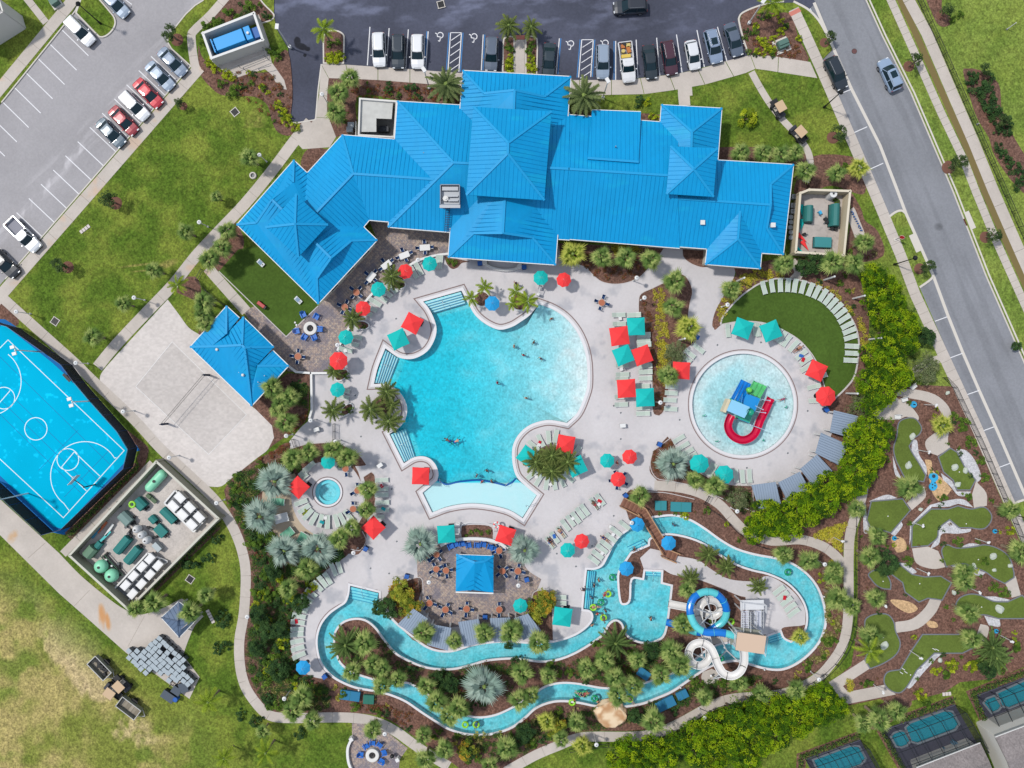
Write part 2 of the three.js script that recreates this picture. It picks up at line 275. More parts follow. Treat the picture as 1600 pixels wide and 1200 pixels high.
// ---------- asphalt, lawn ----------
const lotLeft = L('-260,470 2,160 107,30 135,-20 150,-60 335,-60 318,0 305,8 290,22 270,47 262,58 262,66 268,76 298,103 122,305 8,436 -160,630');
const lotTop = L('428,-60 428,24 432,45 450,75 457,145 453,190 463,192 493,187 497,140 502,100 540,101 720,114 800,120 895,125 975,125 1060,115 1120,100 1172,86 1167,77 1156,37 1155,27 1160,20 1177,12 1200,5 1245,4 1262,14 1278,30 1290,50 1302,76 1283,95 1310,150 1375,300 1390,337 1400,331 1408,329 1416,333 1458,430 1437,449 1502,600 1532,675 1580,790 1600,781 1680,980 1760,1160 1860,1160 1600,562 1542,430 1490,297 1425,145 1380,55 1355,0 1328,-60');
{
const far = [[-7000, -5000], [8600, -5000], [8600, 6200], [-7000, 6200]];
struct('ground', flat(far, 0.1, [lotLeft, lotTop, mainPool, riverOuter, kidsPool, spaPool]), grassM);
struct('parking_lot', slab(grow(lotLeft, 3), 0, 0.1), asphaltM);
const split = L('428,-60 428,24 432,45 450,75 457,145 453,190 463,192 493,187 497,140 502,100 540,101 720,114 800,120 895,125 975,125 1060,115 1120,100 1172,86 1167,77 1156,37 1155,27 1160,20 1177,12 1200,5 1245,4 1262,14 1272,4 1240,-60');
struct('parking_lot', slab(grow(split, 2), 0.004, 0.1), darkAsphaltM);
struct('road', slab(grow(lotTop.slice(26).concat([[1240, -60]]), 3), 0, 0.1), roadM);
struct('curb', join(strip(L('2,160 107,30 118,16 135,-20'), 0.16, 0, 0.13), strip(L('318,0 305,8 290,22 270,47 262,58 262,66 268,76 298,103'), 0.16, 0, 0.14), strip(L('298,103 122,305 8,436'), 0.16, 0, 0.13)), kerbM);
struct('curb', join(strip(C('400,-10 412,6 424,18 428,24 424,31 408,36 400,38', false), 0.18, 0, 0.14), strip(L('453,190 463,192 493,187'), 0.18, 0, 0.14), strip(L('493,187 497,140 502,100'), 0.18, 0, 0.13),
strip(C('1172,86 1167,77 1160,55 1155,34 1155,27 1160,20 1177,12 1200,5 1225,2', false), 0.22, 0, 0.15)), kerbM);
struct('curb', join(strip(C('1240,2 1262,14 1278,30 1290,50 1303,77', false), 0.3, 0, 0.14), strip(C('1390,338! 1400,331 1409,329 1416,334', false), 0.3, 0, 0.14), strip(C('1458,428 1455,436 1437,449', false), 0.3, 0, 0.14), strip(C('1583,797 1588,786 1600,781', false), 0.3, 0, 0.14)), kerbM);
struct('gutter', join(strip(L('1272,4 1302,75 1331,140 1375,227 1402,297 1415,332'), 0.42, -0.05, 0.006), strip(L('1415,332 1458,430'), 0.4, 0, 0.13), strip(L('1458,430 1480,490 1504,550 1530,610 1560,677 1600,770 1660,906'), 0.42, -0.05, 0.006)), kerbM);
struct('curb', join(strip(L('1330,-60 1360,0 1385,55 1430,145 1495,297 1547,430 1605,562 1700,780'), 0.22, 0, 0.13, false, -0.1)), kerbM);
struct('gutter', strip(L('1326,-60 1354,0 1379,55 1424,145 1489,297 1541,430 1599,562 1690,770'), 0.3, -0.05, 0.006), kerbM);
}
// ---------- pavements made of separate slabs ----------
const WALKS = [];
function slabWalk(name, path, width, pitch, y = 0.125, m = pathM, gap = 0.035) {
WALKS.push([resample(path, 0.5), width / SC / 2]);
const g = structGroup(name), pts = resample(path, 0.25), n = Math.max(1, Math.round(pitch / 0.25));
part(g, 'bedding', strip(pts, width - 0.06, y - 0.1, y - 0.02), slabGapM);
for (let i = 0; i + 1 < pts.length; i += n) {
const seg = pts.slice(i, Math.min(pts.length, i + n + 1)); if (seg.length < 2) break;
const a = seg[0], b = seg[1], l = Math.hypot(b[0] - a[0], b[1] - a[1]) || 1; seg[0] = [a[0] + (b[0] - a[0]) / l * gap / SC, a[1] + (b[1] - a[1]) / l * gap / SC];
part(g, 'paving_slab', strip(seg, width, y - 0.1, y + ((i * 7) % 5) * 0.001), m);
}
return g;
}
slabWalk('sidewalk', L('-90,255 -8,148 105,11 123,-12'), 1.62, 3.1);
slabWalk('sidewalk', L('20,-30 47,4 73,37'), 1.0, 2.2, 0.122);
slabWalk('sidewalk', L('312,105 135,308 16,444 -60,532'), 1.66, 3.4);
slabWalk('sidewalk', C('366,-20! 330,22 303,48 299,60 304,100 310,112!', false), 1.2, 3, 0.122);
slabWalk('sidewalk', L('1240,14 1257,50 1285,112 1308,165 1366,300 1407,398 1430,460 1495,600 1528,672 1565,758 1600,836 1660,975'), 1.5, 1.55);
slabWalk('sidewalk', L('1362,-70 1392,0 1428,80 1470,175 1506,250 1525,300 1556,375 1583,435 1640,562'), 1.12, 1.12, 0.122);
slabWalk('sidewalk', L('1386,-70 1420,0 1448,52 1490,150 1521,221 1551,295 1580,362 1650,520'), 1.55, 3.4, 0.12);
struct('dirt_strip', strip(L('1374,-70 1407,0 1437,66 1480,163 1513,236 1538,298 1568,369 1645,540'), 0.9, 0.05, 0.108), bareM).material = M('dead grass', [126, 112, 74], 0.97);
slabWalk('walkway', C('485,190 463,216 424,268 383,318 345,358 306,400 270,445 225,492 180,540 152,574', false), 1.58, 3.3);
slabWalk('walkway', C('-30,436 0,462 60,516 118,568 140,590 206,652 250,700 290,737 325,770 345,793 364,824 378,860 384,898 381,958 374,1000 375,1040 383,1072 398,1096 415,1114 434,1121 475,1122 512,1121 555,1122 590,1129 620,1144 645,1162 675,1182 702,1198', false), 1.42, 3.1, 0.121);
slabWalk('walkway', C('790,1206 837,1180 875,1164 900,1154 925,1151 987,1151 1025,1146 1062,1130 1100,1109 1125,1097 1150,1091 1180,1089 1205,1087 1237,1080 1275,1061 1300,1035 1317,1007 1324,975 1326,937 1326,875 1328,837 1336,808 1348,770 1352,720 1358,672 1376,640', false), 1.4, 3.1, 0.121);
slabWalk('walkway', C('1022,758 1062,762 1095,771 1125,789 1146,812 1168,832 1206,845 1250,843 1284,853 1305,868 1320,886', false), 1.36, 3.1, 0.121);
slabWalk('walkway', C('1174,112 1186,134 1202,160 1222,186 1244,210 1262,236 1266,260 1258,286', false), 0.95, 2.6, 0.12);
slabWalk('walkway', L('1068,143 1070,166'), 1.6, 2, 0.12);
slabWalk('walkway', L('1070,136 1071,150'), 2.0, 2, 0.1225);
slabWalk('walkway', L('324,418 386,488'), 1.5, 2.8, 0.12);
slabWalk('walkway', C('1473,559 1448,568 1430,580 1420,592', false), 1.1, 2.6, 0.12);
slabWalk('walkway', L('98,866 240,722'), 1.1, 3, 0.112);
slabWalk('walkway', C('1238,440 1248,428 1246,418 1236,408', false), 1.3, 2, 0.108);
struct('driveway', slab(C('0,780! 92,864! 127,900 172,937 200,955 220,960 250,952 282,936! 316,961! 303,980 296,996 290,1012 286,1024! 312,1058! 296,1092! 197,1020! 160,987! 92,927! 0,836! -120,730! -120,670!'), 0.116), pathM);
{ const j = M('driveway joint', [150, 140, 128], 0.95); struct('driveway_joint', join(strip(L('44,872 71,848'), 0.05, 0.1, 0.119), strip(L('115,948 140,922'), 0.04, 0.1, 0.119), strip(L('200,1010 226,962'), 0.04, 0.1, 0.119)), j); }
{
const g = structGroup('sidewalk');
const cells = ['502,100 540,101 544,123 514,122', '541,101 590,104.5 590,125 545,123', '591,104.5 640,108 640,129 591,125', '641,108 690,112 690,133 641,129', '691,112 720,114 760,117 760,140 691,133', '761,117 800,120 850,122.5 850,146 761,140', '851,122.5 895,125 905,125 905,150 851,146', '906,125 955,125 955,148 906,150', '956,125 975,125 1000,122.5 1006,147 956,148', '1001,122.3 1045,117 1054,140.5 1007,147', '1046,116.8 1060,115 1090,108.5 1101,132 1055,140.3', '1091,108.3 1120,100 1133,95.8 1146,119.5 1102,131.8', '1134,95.5 1172,86 1180,107.5 1165,114 1147,119.2', '1173,86 1200,87 1216,89 1215,112.5 1200,110 1181,107.5', '1217,89.1 1255,95 1266,97 1277,122 1216,112.6'];
for (const c of cells) part(g, 'paving_slab', slab(L(c), 0.124, 0.1), pathM);
for (const c of ['502,101 513.5,122.6 511,150 498.5,148', '498.4,148.6 511,150.6 511,172 513.5,184 493,183', '493,183.6 513.8,184.6 525,214 515,230 473,233 462,222 487,191', '805,62 820,62 820,119 805,118.5']) part(g, 'paving_slab', slab(L(c), 0.1225, 0.1), pathM);
for (const c of ['805,55 820,55 820,61.6 805,61.6', '1232,20 1248,12 1252,17.5 1236,25.5']) part(g, 'paving_slab', slab(L(c), 0.127, 0.1), M('coral paver', [206, 130, 116], 0.85));
}
// ---------- resort: mulch, deck, plazas ----------
const westBeds = C('455,690 425,706 395,722 362,748 350,766! 356,790 376,842 389,892 386,960 381,1000 382,1040 391,1072 408,1100 430,1113 475,1114 550,1114 600,1121 640,1146 690,1180 720,1202! 790,1202! 850,1168 900,1146 930,1142 985,1142 1025,1137 1060,1122 1100,1100 1150,1082 1205,1078 1240,1070 1280,1046 1305,1018 1316,980 1318,900 1318,850 1332,800 1342,740 1350,690 1352,640! 1352,560! 1358,500 1345,440! 1325,405! 1225,402! 1150,430! 1112,470! 1000,560! 990,720! 930,850! 640,850! 600,720! 540,690!');
const golfBeds = L('1352,640 1366,612 1385,598 1488,604 1512,655 1556,760 1590,838 1640,950 1640,1010 1600,1042 1560,1060 1500,1066 1476,1082 1428,1094 1400,1104 1375,1092 1322,1103 1296,1068 1330,1040 1340,980 1340,830 1352,790');
struct('mulch_bed', slab(westBeds, 0.106, 0.06, [mainPool, riverOuter, kidsPool, spaPool]), mulchM);
struct('mulch_bed', slab(island, 0.107), mulchM);
struct('mulch_bed', slab(golfBeds, 0.1075), mulchM);
const deckA = C('700,398! 868,412! 873,380! 960,384! 1063,388! 1112,392! 1147,416! 1148,430 1135,455 1117,488 1114,512 1132,505 1160,502 1200,506 1240,525 1262,545! 1276,570 1283,600 1292,640! 1306,649! 1298,682 1276,712 1250,740 1215,762 1178,767! 1142,757 1105,744 1070,722! 1050,690! 1043,682! 1020,707! 1015,735 1028,752! 1027,767! 1000,765! 985,765 975,782 984,815!', false);
const deckB = C('512,1059! 500,1060 480,1054 464,1040 456,1020 454,987 460,950 482,922 505,895 540,870! 545,865! 560,866 572,850! 575,790! 560,738! 540,700! 520,692! 480,693! 455,705! 452,690! 470,668 484,655 487,640! 486,584! 521,582! 527,552! 552,500 575,466 597,444 625,424 655,406!', false);
const deck = [...deckA, ...riverOuter.slice(nearIdx(riverOuter, 985, 827)), ...riverOuter.slice(0, nearIdx(riverOuter, 516, 1051)), ...deckB];
struct('pool_deck', slab(deck, 0.116, 0.06, [mainPool, kidsPool]), deckM);
const deck1 = C('470,735! 500,722 540,725 560,745 570,775 565,810 545,832 515,842 480,835 462,815 455,785 458,755');
struct('pool_deck', slab(deck1, 0.1175, 0.06, [spaPool]), deckM);
const deck2 = C('1016,857! 1000,872! 1006,889! 1037,890! 1052,898 1082,903 1112,913 1150,929 1165,933! 1165,975! 1180,990! 1200,992! 1219,985! 1258,976! 1258,955 1250,937 1236,921 1215,906 1196,900 1180,908 1140,905 1112,890 1090,875 1055,868 1030,860!');
struct('pool_deck', slab(deck2, 0.116), deckM);
const spaSand = C('420,745 440,735 462,742 455,770 460,800 478,826 510,842 540,838 535,850 500,856 455,850 430,835 412,800 410,770');
struct('sand_bed', slab(spaSand, 0.1195), M('tan sand', [196, 178, 156], 0.97));
const plazaWest = L('380,487 398,478 447,527 497,478 590,376 577,345 606,345 606,354 704,362 702,398 655,406 625,424 597,444 575,466 552,500 535,530 525,558 521,582 485,583 450,580 420,545');
struct('paver_plaza', slab(plazaWest, 0.1225), paverM);
const plazaBar = C('652,872! 668,858 700,848 740,844 775,850 800,858 815,868! 824,890 846,905! 838,925 826,950 834,975 790,974 735,977 690,980 672,966 660,946 655,920 652,895');
struct('paver_plaza', slab(plazaBar, 0.1225), paverM);
struct('paver_plaza', slab(L('550,1130 572,1131 605,1144 637,1169 625,1186 622,1212 548,1212 544,1165 550,1152'), 0.1245), paverM);
struct('sand_court', slab(C('262,468! 280,492 295,512 312,523! 390,632! 400,640! 425,665 428,684 419,702 400,717 362,747 345,760 325,760! 212,654! 158,600! 156,590 162,578 182,555!'), 0.115), sandM);
struct('turf_lawn', slab(L('342,424 372,390 420,380 497,478 447,526'), 0.124), turfM);
struct('turf_border', strip(L('342,424 447,526 497,478'), 0.12, 0.08, 0.128), edgeM);
const kidsTurf = C('1126,507! 1130,494 1150,470 1172,452 1192,441 1220,435 1265,442 1305,468 1332,500 1342,532 1341,560 1335,588 1322,606 1300,627! 1290,610! 1278,570 1262,545 1240,525 1200,506 1160,502 1140,504');
struct('turf_lawn', slab(kidsTurf, 0.1205), turfM);
struct('turf_border', strip(C('1126,507 1130,494 1150,470 1172,452 1192,441 1220,435 1265,442 1305,468 1332,500 1342,532 1341,560 1335,588 1322,606 1300,627', false), 0.22, 0.05, 0.2), edgeM);
struct('turf_border', strip(C('1126,507 1160,502 1200,506 1240,525 1262,545 1278,570 1290,610', false), 0.14, 0.05, 0.13), edgeM);
const bedSpecs = ['873,380! 876,402! 917,418! 925,428 940,440 962,444 985,440 1003,430 1025,405 1037,388!', '1066,389! 1068,402 1080,412 1098,418 1112,415! 1106,392!',
'1062,428 1075,436 1082,455 1078,475 1076,500 1088,520! 1084,535 1068,550 1052,578 1046,600 1038,640 1030,650! 1020,643 1019,600 1015,550 1000,505 998,470 1003,458 1020,450 1040,440',
'1048,684! 1068,720! 1105,745 1140,757 1176,759! 1178,800! 1120,775 1095,762 1050,752 1026,747 1016,728 1020,705!', '986,764! 1000,768! 1040,770 1085,780 1100,790 1130,815 1180,862! 1100,820 1080,808 1055,802 1018,806! 1005,800! 975,782!',
'452,702! 480,694 520,692 545,700 562,712 572,725 565,728 552,728! 540,720 515,714 490,716 470,725 448,735 420,745 410,770! 400,770! 400,730!', '568,745! 580,737! 586,745 587,775 584,800 572,812! 566,830 572,845 562,860 548,858 540,868! 515,880! 470,900! 400,900! 400,800! 410,800! 430,838 455,852 500,858 532,852! 545,835 562,815 572,790 572,765',
'660,918! 659,905 648,903 628,910 612,915 606,928! 598,940! 620,975! 645,1000! 680,1016! 700,1016! 690,1000! 660,985! 640,965! 652,945!', '831,935! 834,926 845,922 858,928 862,940! 864,1000! 845,1000! 836,975! 826,955!',
'1220,986! 1226,980 1258,978 1257,983 1250,991 1237,1001! 1226,995',
'720,830! 722,822 745,820 768,824 770,843! 745,840! 722,843!', '485,585! 482,640! 476,660 455,676 425,697! 419,702! 428,684! 425,665! 400,640! 392,632! 440,590! 450,583!', '694,400! 698,412 706,420 715,418 722,411 735,409!', '1147,418! 1150,435 1135,460 1118,492 1116,515 1126,508! 1130,494 1150,470 1192,441 1225,433! 1225,402!'];
const bedPolys = bedSpecs.map((s) => C(s));
bedPolys.forEach((p, i) => struct('mulch_bed', slab(p, 0.1215 + (i % 3) * 0.001), mulchM));
struct('bed_edging', join([2, 3].map((i) => strip(bedPolys[i], 0.1, 0.08, 0.15, true)).concat([strip(C('917,418! 925,428 940,440 962,444 985,440 1003,430 1025,405', false), 0.1, 0.08, 0.15), strip(C('1066,389 1068,402 1080,412 1098,418 1112,415', false), 0.1, 0.08, 0.15), strip(C('452,702! 480,694 520,692 545,700 562,712 572,725', false), 0.1, 0.08, 0.15), strip(C('568,745! 580,737! 586,745 587,775 584,800', false), 0.1, 0.08, 0.15), strip(C('566,830 572,845 562,860 548,858', false), 0.1, 0.08, 0.15), strip(C('660,945 661,925 659,905 648,903 628,910 612,915 606,928', false), 0.1, 0.08, 0.15), strip(C('831,935 834,926 845,922 858,928 862,940', false), 0.1, 0.08, 0.15), strip(C('986,764 1000,768 1040,770 1085,780', false), 0.1, 0.08, 0.15)])), edgeM);
for (const s of ['318,40 330,25 360,-5 395,-20 400,-10 412,6 424,18 428,24 424,31 408,36 395,30 330,40', '310,72 318,92 345,108 372,112 420,112 430,92 450,80 457,145 453,190 460,193 493,188 470,200 452,212 434,206 425,190 418,165 400,152 372,150 345,148 325,132 312,112', '513,122 575,124 665,131 718,136 716,165 640,160 560,150 560,215 533,212 525,213 514,185 511,160', '476,238 490,230 512,234 515,240 500,258 484,272 470,258', '1160,60 1170,86 1200,88 1262,96 1248,60 1235,22 1205,20 1200,5 1180,12 1160,22 1156,40', '893,172 1040,180 1036,190 893,190', '1126,230 1262,240 1262,300 1240,300 1240,256 1126,250', '1268,245 1345,250 1352,300 1330,300 1300,290 1262,296', '1328,300 1345,325 1352,345 1372,362 1380,400 1330,410 1322,390 1330,340', '262,448 305,432 318,470 335,520 310,522 318,490 305,470', '325,420 340,424 380,388 372,352 355,350 330,390 318,412', '1446,-10 1456,20 1465,37 1475,42 1486,37 1485,27 1472,15 1470,-10', '1505,112 1512,107 1530,110 1560,130 1565,170 1575,185 1580,205 1600,240 1640,300 1640,330 1590,293 1555,245 1545,215 1527,185 1515,150', '25,512 78,560 118,600 136,608 172,650 222,690 232,702 228,722 220,735 214,716 212,695 130,612 105,575 25,518', '0,468 28,498 24,510 0,510'])
struct('mulch_bed', slab(C(s), 0.109 + (s.length % 5) * 0.0006), mulchM);
function lotIsland(s, top) { const p = C(s); struct('curb', strip(p, 0.2, 0, 0.15, true, -0.05), kerbM); struct('traffic_island', slab(p, 0.128, 0.13), top); }
lotIsland('118,20! 150,53 157,58 166,56 175,48 180,38 179,28 172,18 150,-8! 128,-8!', grassM);
lotIsland('505,99! 505,60 509,51 517,47 528,48 536,53 538,62 537,99!', mulchM);
lotIsland('785,113! 786,66 790,58 797,56 804,58! 804,115!', mulchM);
lotIsland('821,115! 821,58! 828,56 836,58 840,66 839,116!', mulchM);
{
const l = [], q = (x0, y0, x1, y1, w = 0.13) => l.push(strip([[x0, y0], [x1, y1]], w, -0.02, 0.009));
for (let i = -6; i < 3; i++) q(60 + i * 18.7, 92 - i * 22.4, 101 + i * 18.7, 132 - i * 22.4);
for (let i = 0; i < 14; i++) q(236 - i * 19.1, 88 + i * 22.2, 278 - i * 19.1, 127.5 + i * 22.2);
for (const s of ['578,42 574,102', '608,44 604,104', '638,46 634,107', '994,62 997,124', '1026,59 1031,120', '1057,54 1066,115', '1089,47 1101,107', '1121,42 1136,96']) q(...L(s).flat());
for (const s of ['1311,147 1329,140', '1335,207 1355,198', '1360,264 1380,255', '1461,502 1480,495', '1485,559 1504,552', '1510,617 1530,610', '1534,674 1553,667', '1559,731 1578,724', '178,-14 206,7']) q(...L(s).flat(), 0.12);
for (const s of ['669,49 665,109', '704,51 700,109', '721,51 717,112', '755,54 752,110', '874,60 869,116', '909,62 904,121', '927,62 923,120', '962,64 962,125']) { q(...L(s).flat()); }
const aisle = (ax, ay, bx2, by, h, n) => { for (let i = 0; i < n; i++) { const t = i / n, y = ay + h * t; q(ax - 4 * t + 1, y + 12, bx2 - 4 * t, y + 1, 0.1); } q(ax, ay, bx2, by, 0.1); };
aisle(704, 51, 721, 51, 60, 5); aisle(909, 62, 927, 62, 60, 5);
struct('road_markings', join(l), lineM);
const b = []; for (const s of ['667,49 663,109', '701.5,51 697.5,109', '723.5,51 719.5,112', '757.5,54 754.5,110', '876.5,60 871.5,116', '906.5,62 901.5,121', '929.5,62 925.5,120', '959.5,64 959.5,125']) b.push(strip(L(s), 0.13, -0.02, 0.009));
struct('road_markings', join(b), blueLineM);
const sym = (x, y) => { const r = (p) => strip(p.map(([u, v]) => [x + u, y + v]), 0.12, -0.02, 0.0085); return join(r(Array.from({ length: 15 }, (_, i) => { const t = -2.5 + i / 14 * 4.3; return [2 + 4.4 * Math.cos(t), -1 + 4.4 * Math.sin(t)]; })), r([[-6, -4.5], [-3, -3], [-2.5, 1], [1.5, 1.5]]), r([[1.5, 1], [2, 4], [1, 8.5]]), r([[1, 8.5], [-1.5, 7.5]])); };
struct('road_markings', join([sym(686, 56), sym(739, 58), sym(890, 69), sym(944, 68)]), lineM);
}
// ---------- pools: plaster basin, clear tinted water, coping ----------
const causticPlasterM = TM('pool plaster with caustics', (x, y) => {
const a = fbm(x / 7, y / 7, 3), b = fbm(x / 26 + 3, y / 26, 4), c = 1 - Math.abs(2 * fbm(x / 3.6 + 2 * a, y / 3.6 + 2 * b, 2) - 1);
const k = vn(x / 1.6 + 3 * a, y / 2.2), v = 226 + 22 * (a - 0.5) + 22 * (b - 0.5) + 30 * (c - 0.7) + 34 * (k - 0.5); return [v, v, v];  // caustic light network and mottling painted into the plaster colour
}, 0.6, {});
const copingM = M('white coping', [226, 224, 228], 0.6), stepM = M('white step plaster', [236, 240, 240], 0.6);
const navyTileM = M('navy edge tile', [20, 90, 170], 0.4);
const depthRippleMap = (fn) => { const t = siteMap((x, y) => { const d = fn(x, y), c = mix3([0.93, 0.995, 1], [0.05, 0.805, 0.93], d); return c.map(toS); }, 800, 600, true); return t; };  // tint by depth, with ripple and caustic mottling painted in
const waterM = (name, fn) => { const m = new THREE.MeshPhysicalMaterial({ color: 0xffffff, map: depthRippleMap(fn), roughness: 0.03, transmission: 1, thickness: 0, ior: 1.33, bumpMap: rippleMap, bumpScale: 0.11 }); m.name = name; return m; };
const rippleMap = siteMap((x, y) => { const v = 128 + 110 * (fbm(x / 2.6, y / 3.4, 3) - 0.5); return [v, v, v]; }, 1600, 1200, 'data');
const STEPS = ['661,471 721,454 728,475 677,490', '601,545 584,599 607,601 623,560', '608,678 631,723 649,714 634,669'].map(L);
const mainDepthRipple = (x, y) => {
const base = 1 - sst(660, 925, x - (y - 600) * 0.12), n = fbm(x / 26, y / 20, 4), n2 = fbm(x / 9 + 5, y / 7, 3);
let d = 0.28 + 0.66 * base; d -= 0.2 * sst(0.5, 0.85, n) * (0.4 + n2); d += 0.1 * (n2 - 0.5);  // noise terms paint ripple light over the depth tint
d -= 0.25 * sst(850, 925, x);
const shelf = y > 752 + (x < 700 ? 0 : 0); if (shelf && y > 750 - 0) d = 0.16 + 0.05 * n2;
if (x < 725 && y > 752) d = 0.18;
if (STEPS.some((q) => inPoly(x, y, q))) d = Math.min(d, 0.24);
return clamp(d, 0.05, 1);
};
const riverDepthRipple = (x, y) => 0.56 + 0.3 * (fbm(x / 16, y / 16, 3) - 0.5) + 0.25 * (fbm(x / 5, y / 5, 2) - 0.5);  // noise paints ripple light into an even river depth
const kidsDepthRipple = (x, y) => { const r = Math.hypot(x - 1161, y - 632) / 80; return 0.17 - 0.08 * r * r + 0.14 * (fbm(x / 12, y / 12, 3) - 0.5) + 0.12 * sst(0.3, 0.1, Math.abs(r - 0.6)) * (x < 1161 ? 1 : 0.3); };
const spaDepthRipple = (x, y) => 0.55 + 0.4 * (fbm(x / 5, y / 5, 3) - 0.5);
function pool(name, outline, hole, depth, dfn, wetName) {
const g = structGroup(name);
part(g, 'basin', join(flat(outline, -depth, hole && [hole]), skirt(outline, -depth, 0.11), ...(hole ? [skirt(hole, -depth, 0.11)] : [])), causticPlasterM);
part(g, 'water', flat(outline, 0.02, hole && [hole]), waterM(wetName, dfn));
return g;
}
const mp = pool('swimming_pool', mainPool, null, 1.15, mainDepthRipple, 'pool water');
part(mp, 'coping', strip(mainPool, 0.42, -0.1, 0.19, true, 0.2), copingM);
part(mp, 'drain_line', strip(grow(mainPool, 8.2), 0.16, 0.05, 0.124, true), brownLineM);
const rv = pool('lazy_river', riverOuter, island, 0.95, riverDepthRipple, 'river water');
part(rv, 'coping', join(strip(riverOuter, 0.3, -0.1, 0.2, true, 0.14)), copingM); part(rv, 'coping', strip(island, 0.28, -0.1, 0.2, true, -0.0), copingM);
part(rv, 'drain_line', strip(C("590,922 570,919! 545,911! 540,938 529,945 513,956 499,974 493,999 496,1026 504,1044 516,1056", false), 0.12, 0.05, 0.124), brownLineM);
const kp = pool('wading_pool', kidsPool, null, 0.4, kidsDepthRipple, 'wading pool water');
part(kp, 'coping', strip(kidsPool, 0.34, -0.1, 0.15, true, 0.16), copingM); part(kp, 'drain_line', strip(circle(1161, 632, 85.5, 72), 0.14, 0.05, 0.124, true), brownLineM);
const sp = pool('spa_pool', spaPool, null, 0.8, spaDepthRipple, 'spa water');
part(sp, 'coping', strip(spaPool, 0.26, -0.1, 0.22, true, 0.12), copingM); part(sp, 'drain_line', strip(circle(512, 769, 23.6, 40), 0.14, 0.05, 0.124, true), brownLineM);
part(sp, 'bench', strip(circle(512, 769, 16.5, 36), 0.5, -0.79, -0.3, true), stepM);
const treadM = M('step nosing', [60, 150, 190], 0.5);
function steps(parent, a0, a1, b0, b1, n, y0 = -0.06, dy = 0.16) {   // from edge a towards edge b
for (let i = 0; i < n; i++) {
const t0 = i / n, t1 = (i + 1) / n, m = (p, q, t) => [p[0] + (q[0] - p[0]) * t, p[1] + (q[1] - p[1]) * t];
part(parent, 'step', slab([m(a0, b0, t0), m(a1, b1, t0), m(a1, b1, t1), m(a0, b0, t1)], y0 - i * dy, 0.3), stepM);
part(parent, 'step_nosing', strip([m(a0, b0, t1), m(a1, b1, t1)], 0.09, y0 - i * dy - 0.02, y0 - i * dy + 0.006), treadM);
}
}
steps(mp, [662, 472], [720, 456], [676, 489], [727, 474], 5);
steps(mp, [601, 546], [585, 598], [622, 560], [606, 600], 6);
steps(mp, [610, 679], [631, 722], [634, 670], [648, 714], 6);
steps(rv, [548, 917], [591, 927], [544, 934], [588, 944], 4);
steps(rv, [918, 892], [913, 950], [930, 893], [924, 952], 4);
steps(rv, [1013, 853], [989, 864], [1005, 843], [980, 855], 3);
steps(rv, [1008, 892], [1035, 893], [1008, 899], [1034, 900], 2);
steps(rv, [1200, 994], [1219, 988], [1203, 1004], [1223, 998], 3);
{
const edge = C('684,750! 697,757 712,754 725,752 750,750.5 775,755 790,759! 800,754 806,748', false);
part(mp, 'sun_shelf', slab([...edge, ...C('806,748 822,760 838,773!', false).slice(1), ...C('838,774! 816,809! 795,796 762,788 732,786 700,791 676,800! 661,770!', false)], -0.12, 1.0), stepM);
part(mp, 'tile_edge', strip(edge, 0.2, -0.9, -0.1), navyTileM);
part(mp, 'step', strip(C('686,752 697,760 702,758', false), 0.5, -0.8, -0.35), stepM);
}
part(mp, 'beach', (() => { const o = C('885,660! 902,645 913,620 918,598 916,558 905,525 887,500 865,484 842,475', false), i = o.map(([x, y]) => [x + (770 - x) * 0.62, y + (600 - y) * 0.62]), pos = []; const v = (q, y) => { const r = px2(q[0], q[1]); return [r.x, y, r.y]; }; for (let k = 0; k + 1 < o.length; k++) pos.push(...v(o[k], -0.02), ...v(o[k + 1], -0.02), ...v(i[k + 1], -1.0), ...v(o[k], -0.02), ...v(i[k + 1], -1.0), ...v(i[k], -1.0)); const g = new THREE.BufferGeometry(); g.setAttribute('position', new THREE.Float32BufferAttribute(pos, 3)); g.computeVertexNormals(); return siteUV(g); })(), causticPlasterM);
const steelM = M('polished steel', [205, 210, 215], 0.25, 0.9);
function rail(x, y, ang, len = 1.3) { const p = P(x, y, 0.1), g = new THREE.Group(); const c = Math.cos(ang), s = -Math.sin(ang); const q = (t, h) => [p.x + c * t, h, p.z + s * t]; g.name = 'pool_handrail'; part(g, 'rail', tube([q(-len / 2, 0.1), q(-len / 2, 0.95), q(0, 1.0), q(len / 2, 0.7), q(len / 2, -0.3)], 0.025, 20, 6), steelM); part(g, 'flange', cyl(0.06, 0.06, 0.02, q(-len / 2, 0)[0], 0.12, q(-len / 2, 0)[2]), steelM); return enlist(g, 'steel handrail over the pool steps', 'handrail', { group: 'steel handrails at the pool entries' }); }
rail(694, 478, -1.2); rail(608, 573, -0.5); rail(632, 692, 0.5); rail(692, 754, -0.8); rail(794, 752, 1); rail(568, 925, -1.4); rail(1019, 900, -1.5); rail(1212, 992, -1.2); rail(1000, 852, 1.2, 1.1); rail(829, 788, 0.3);
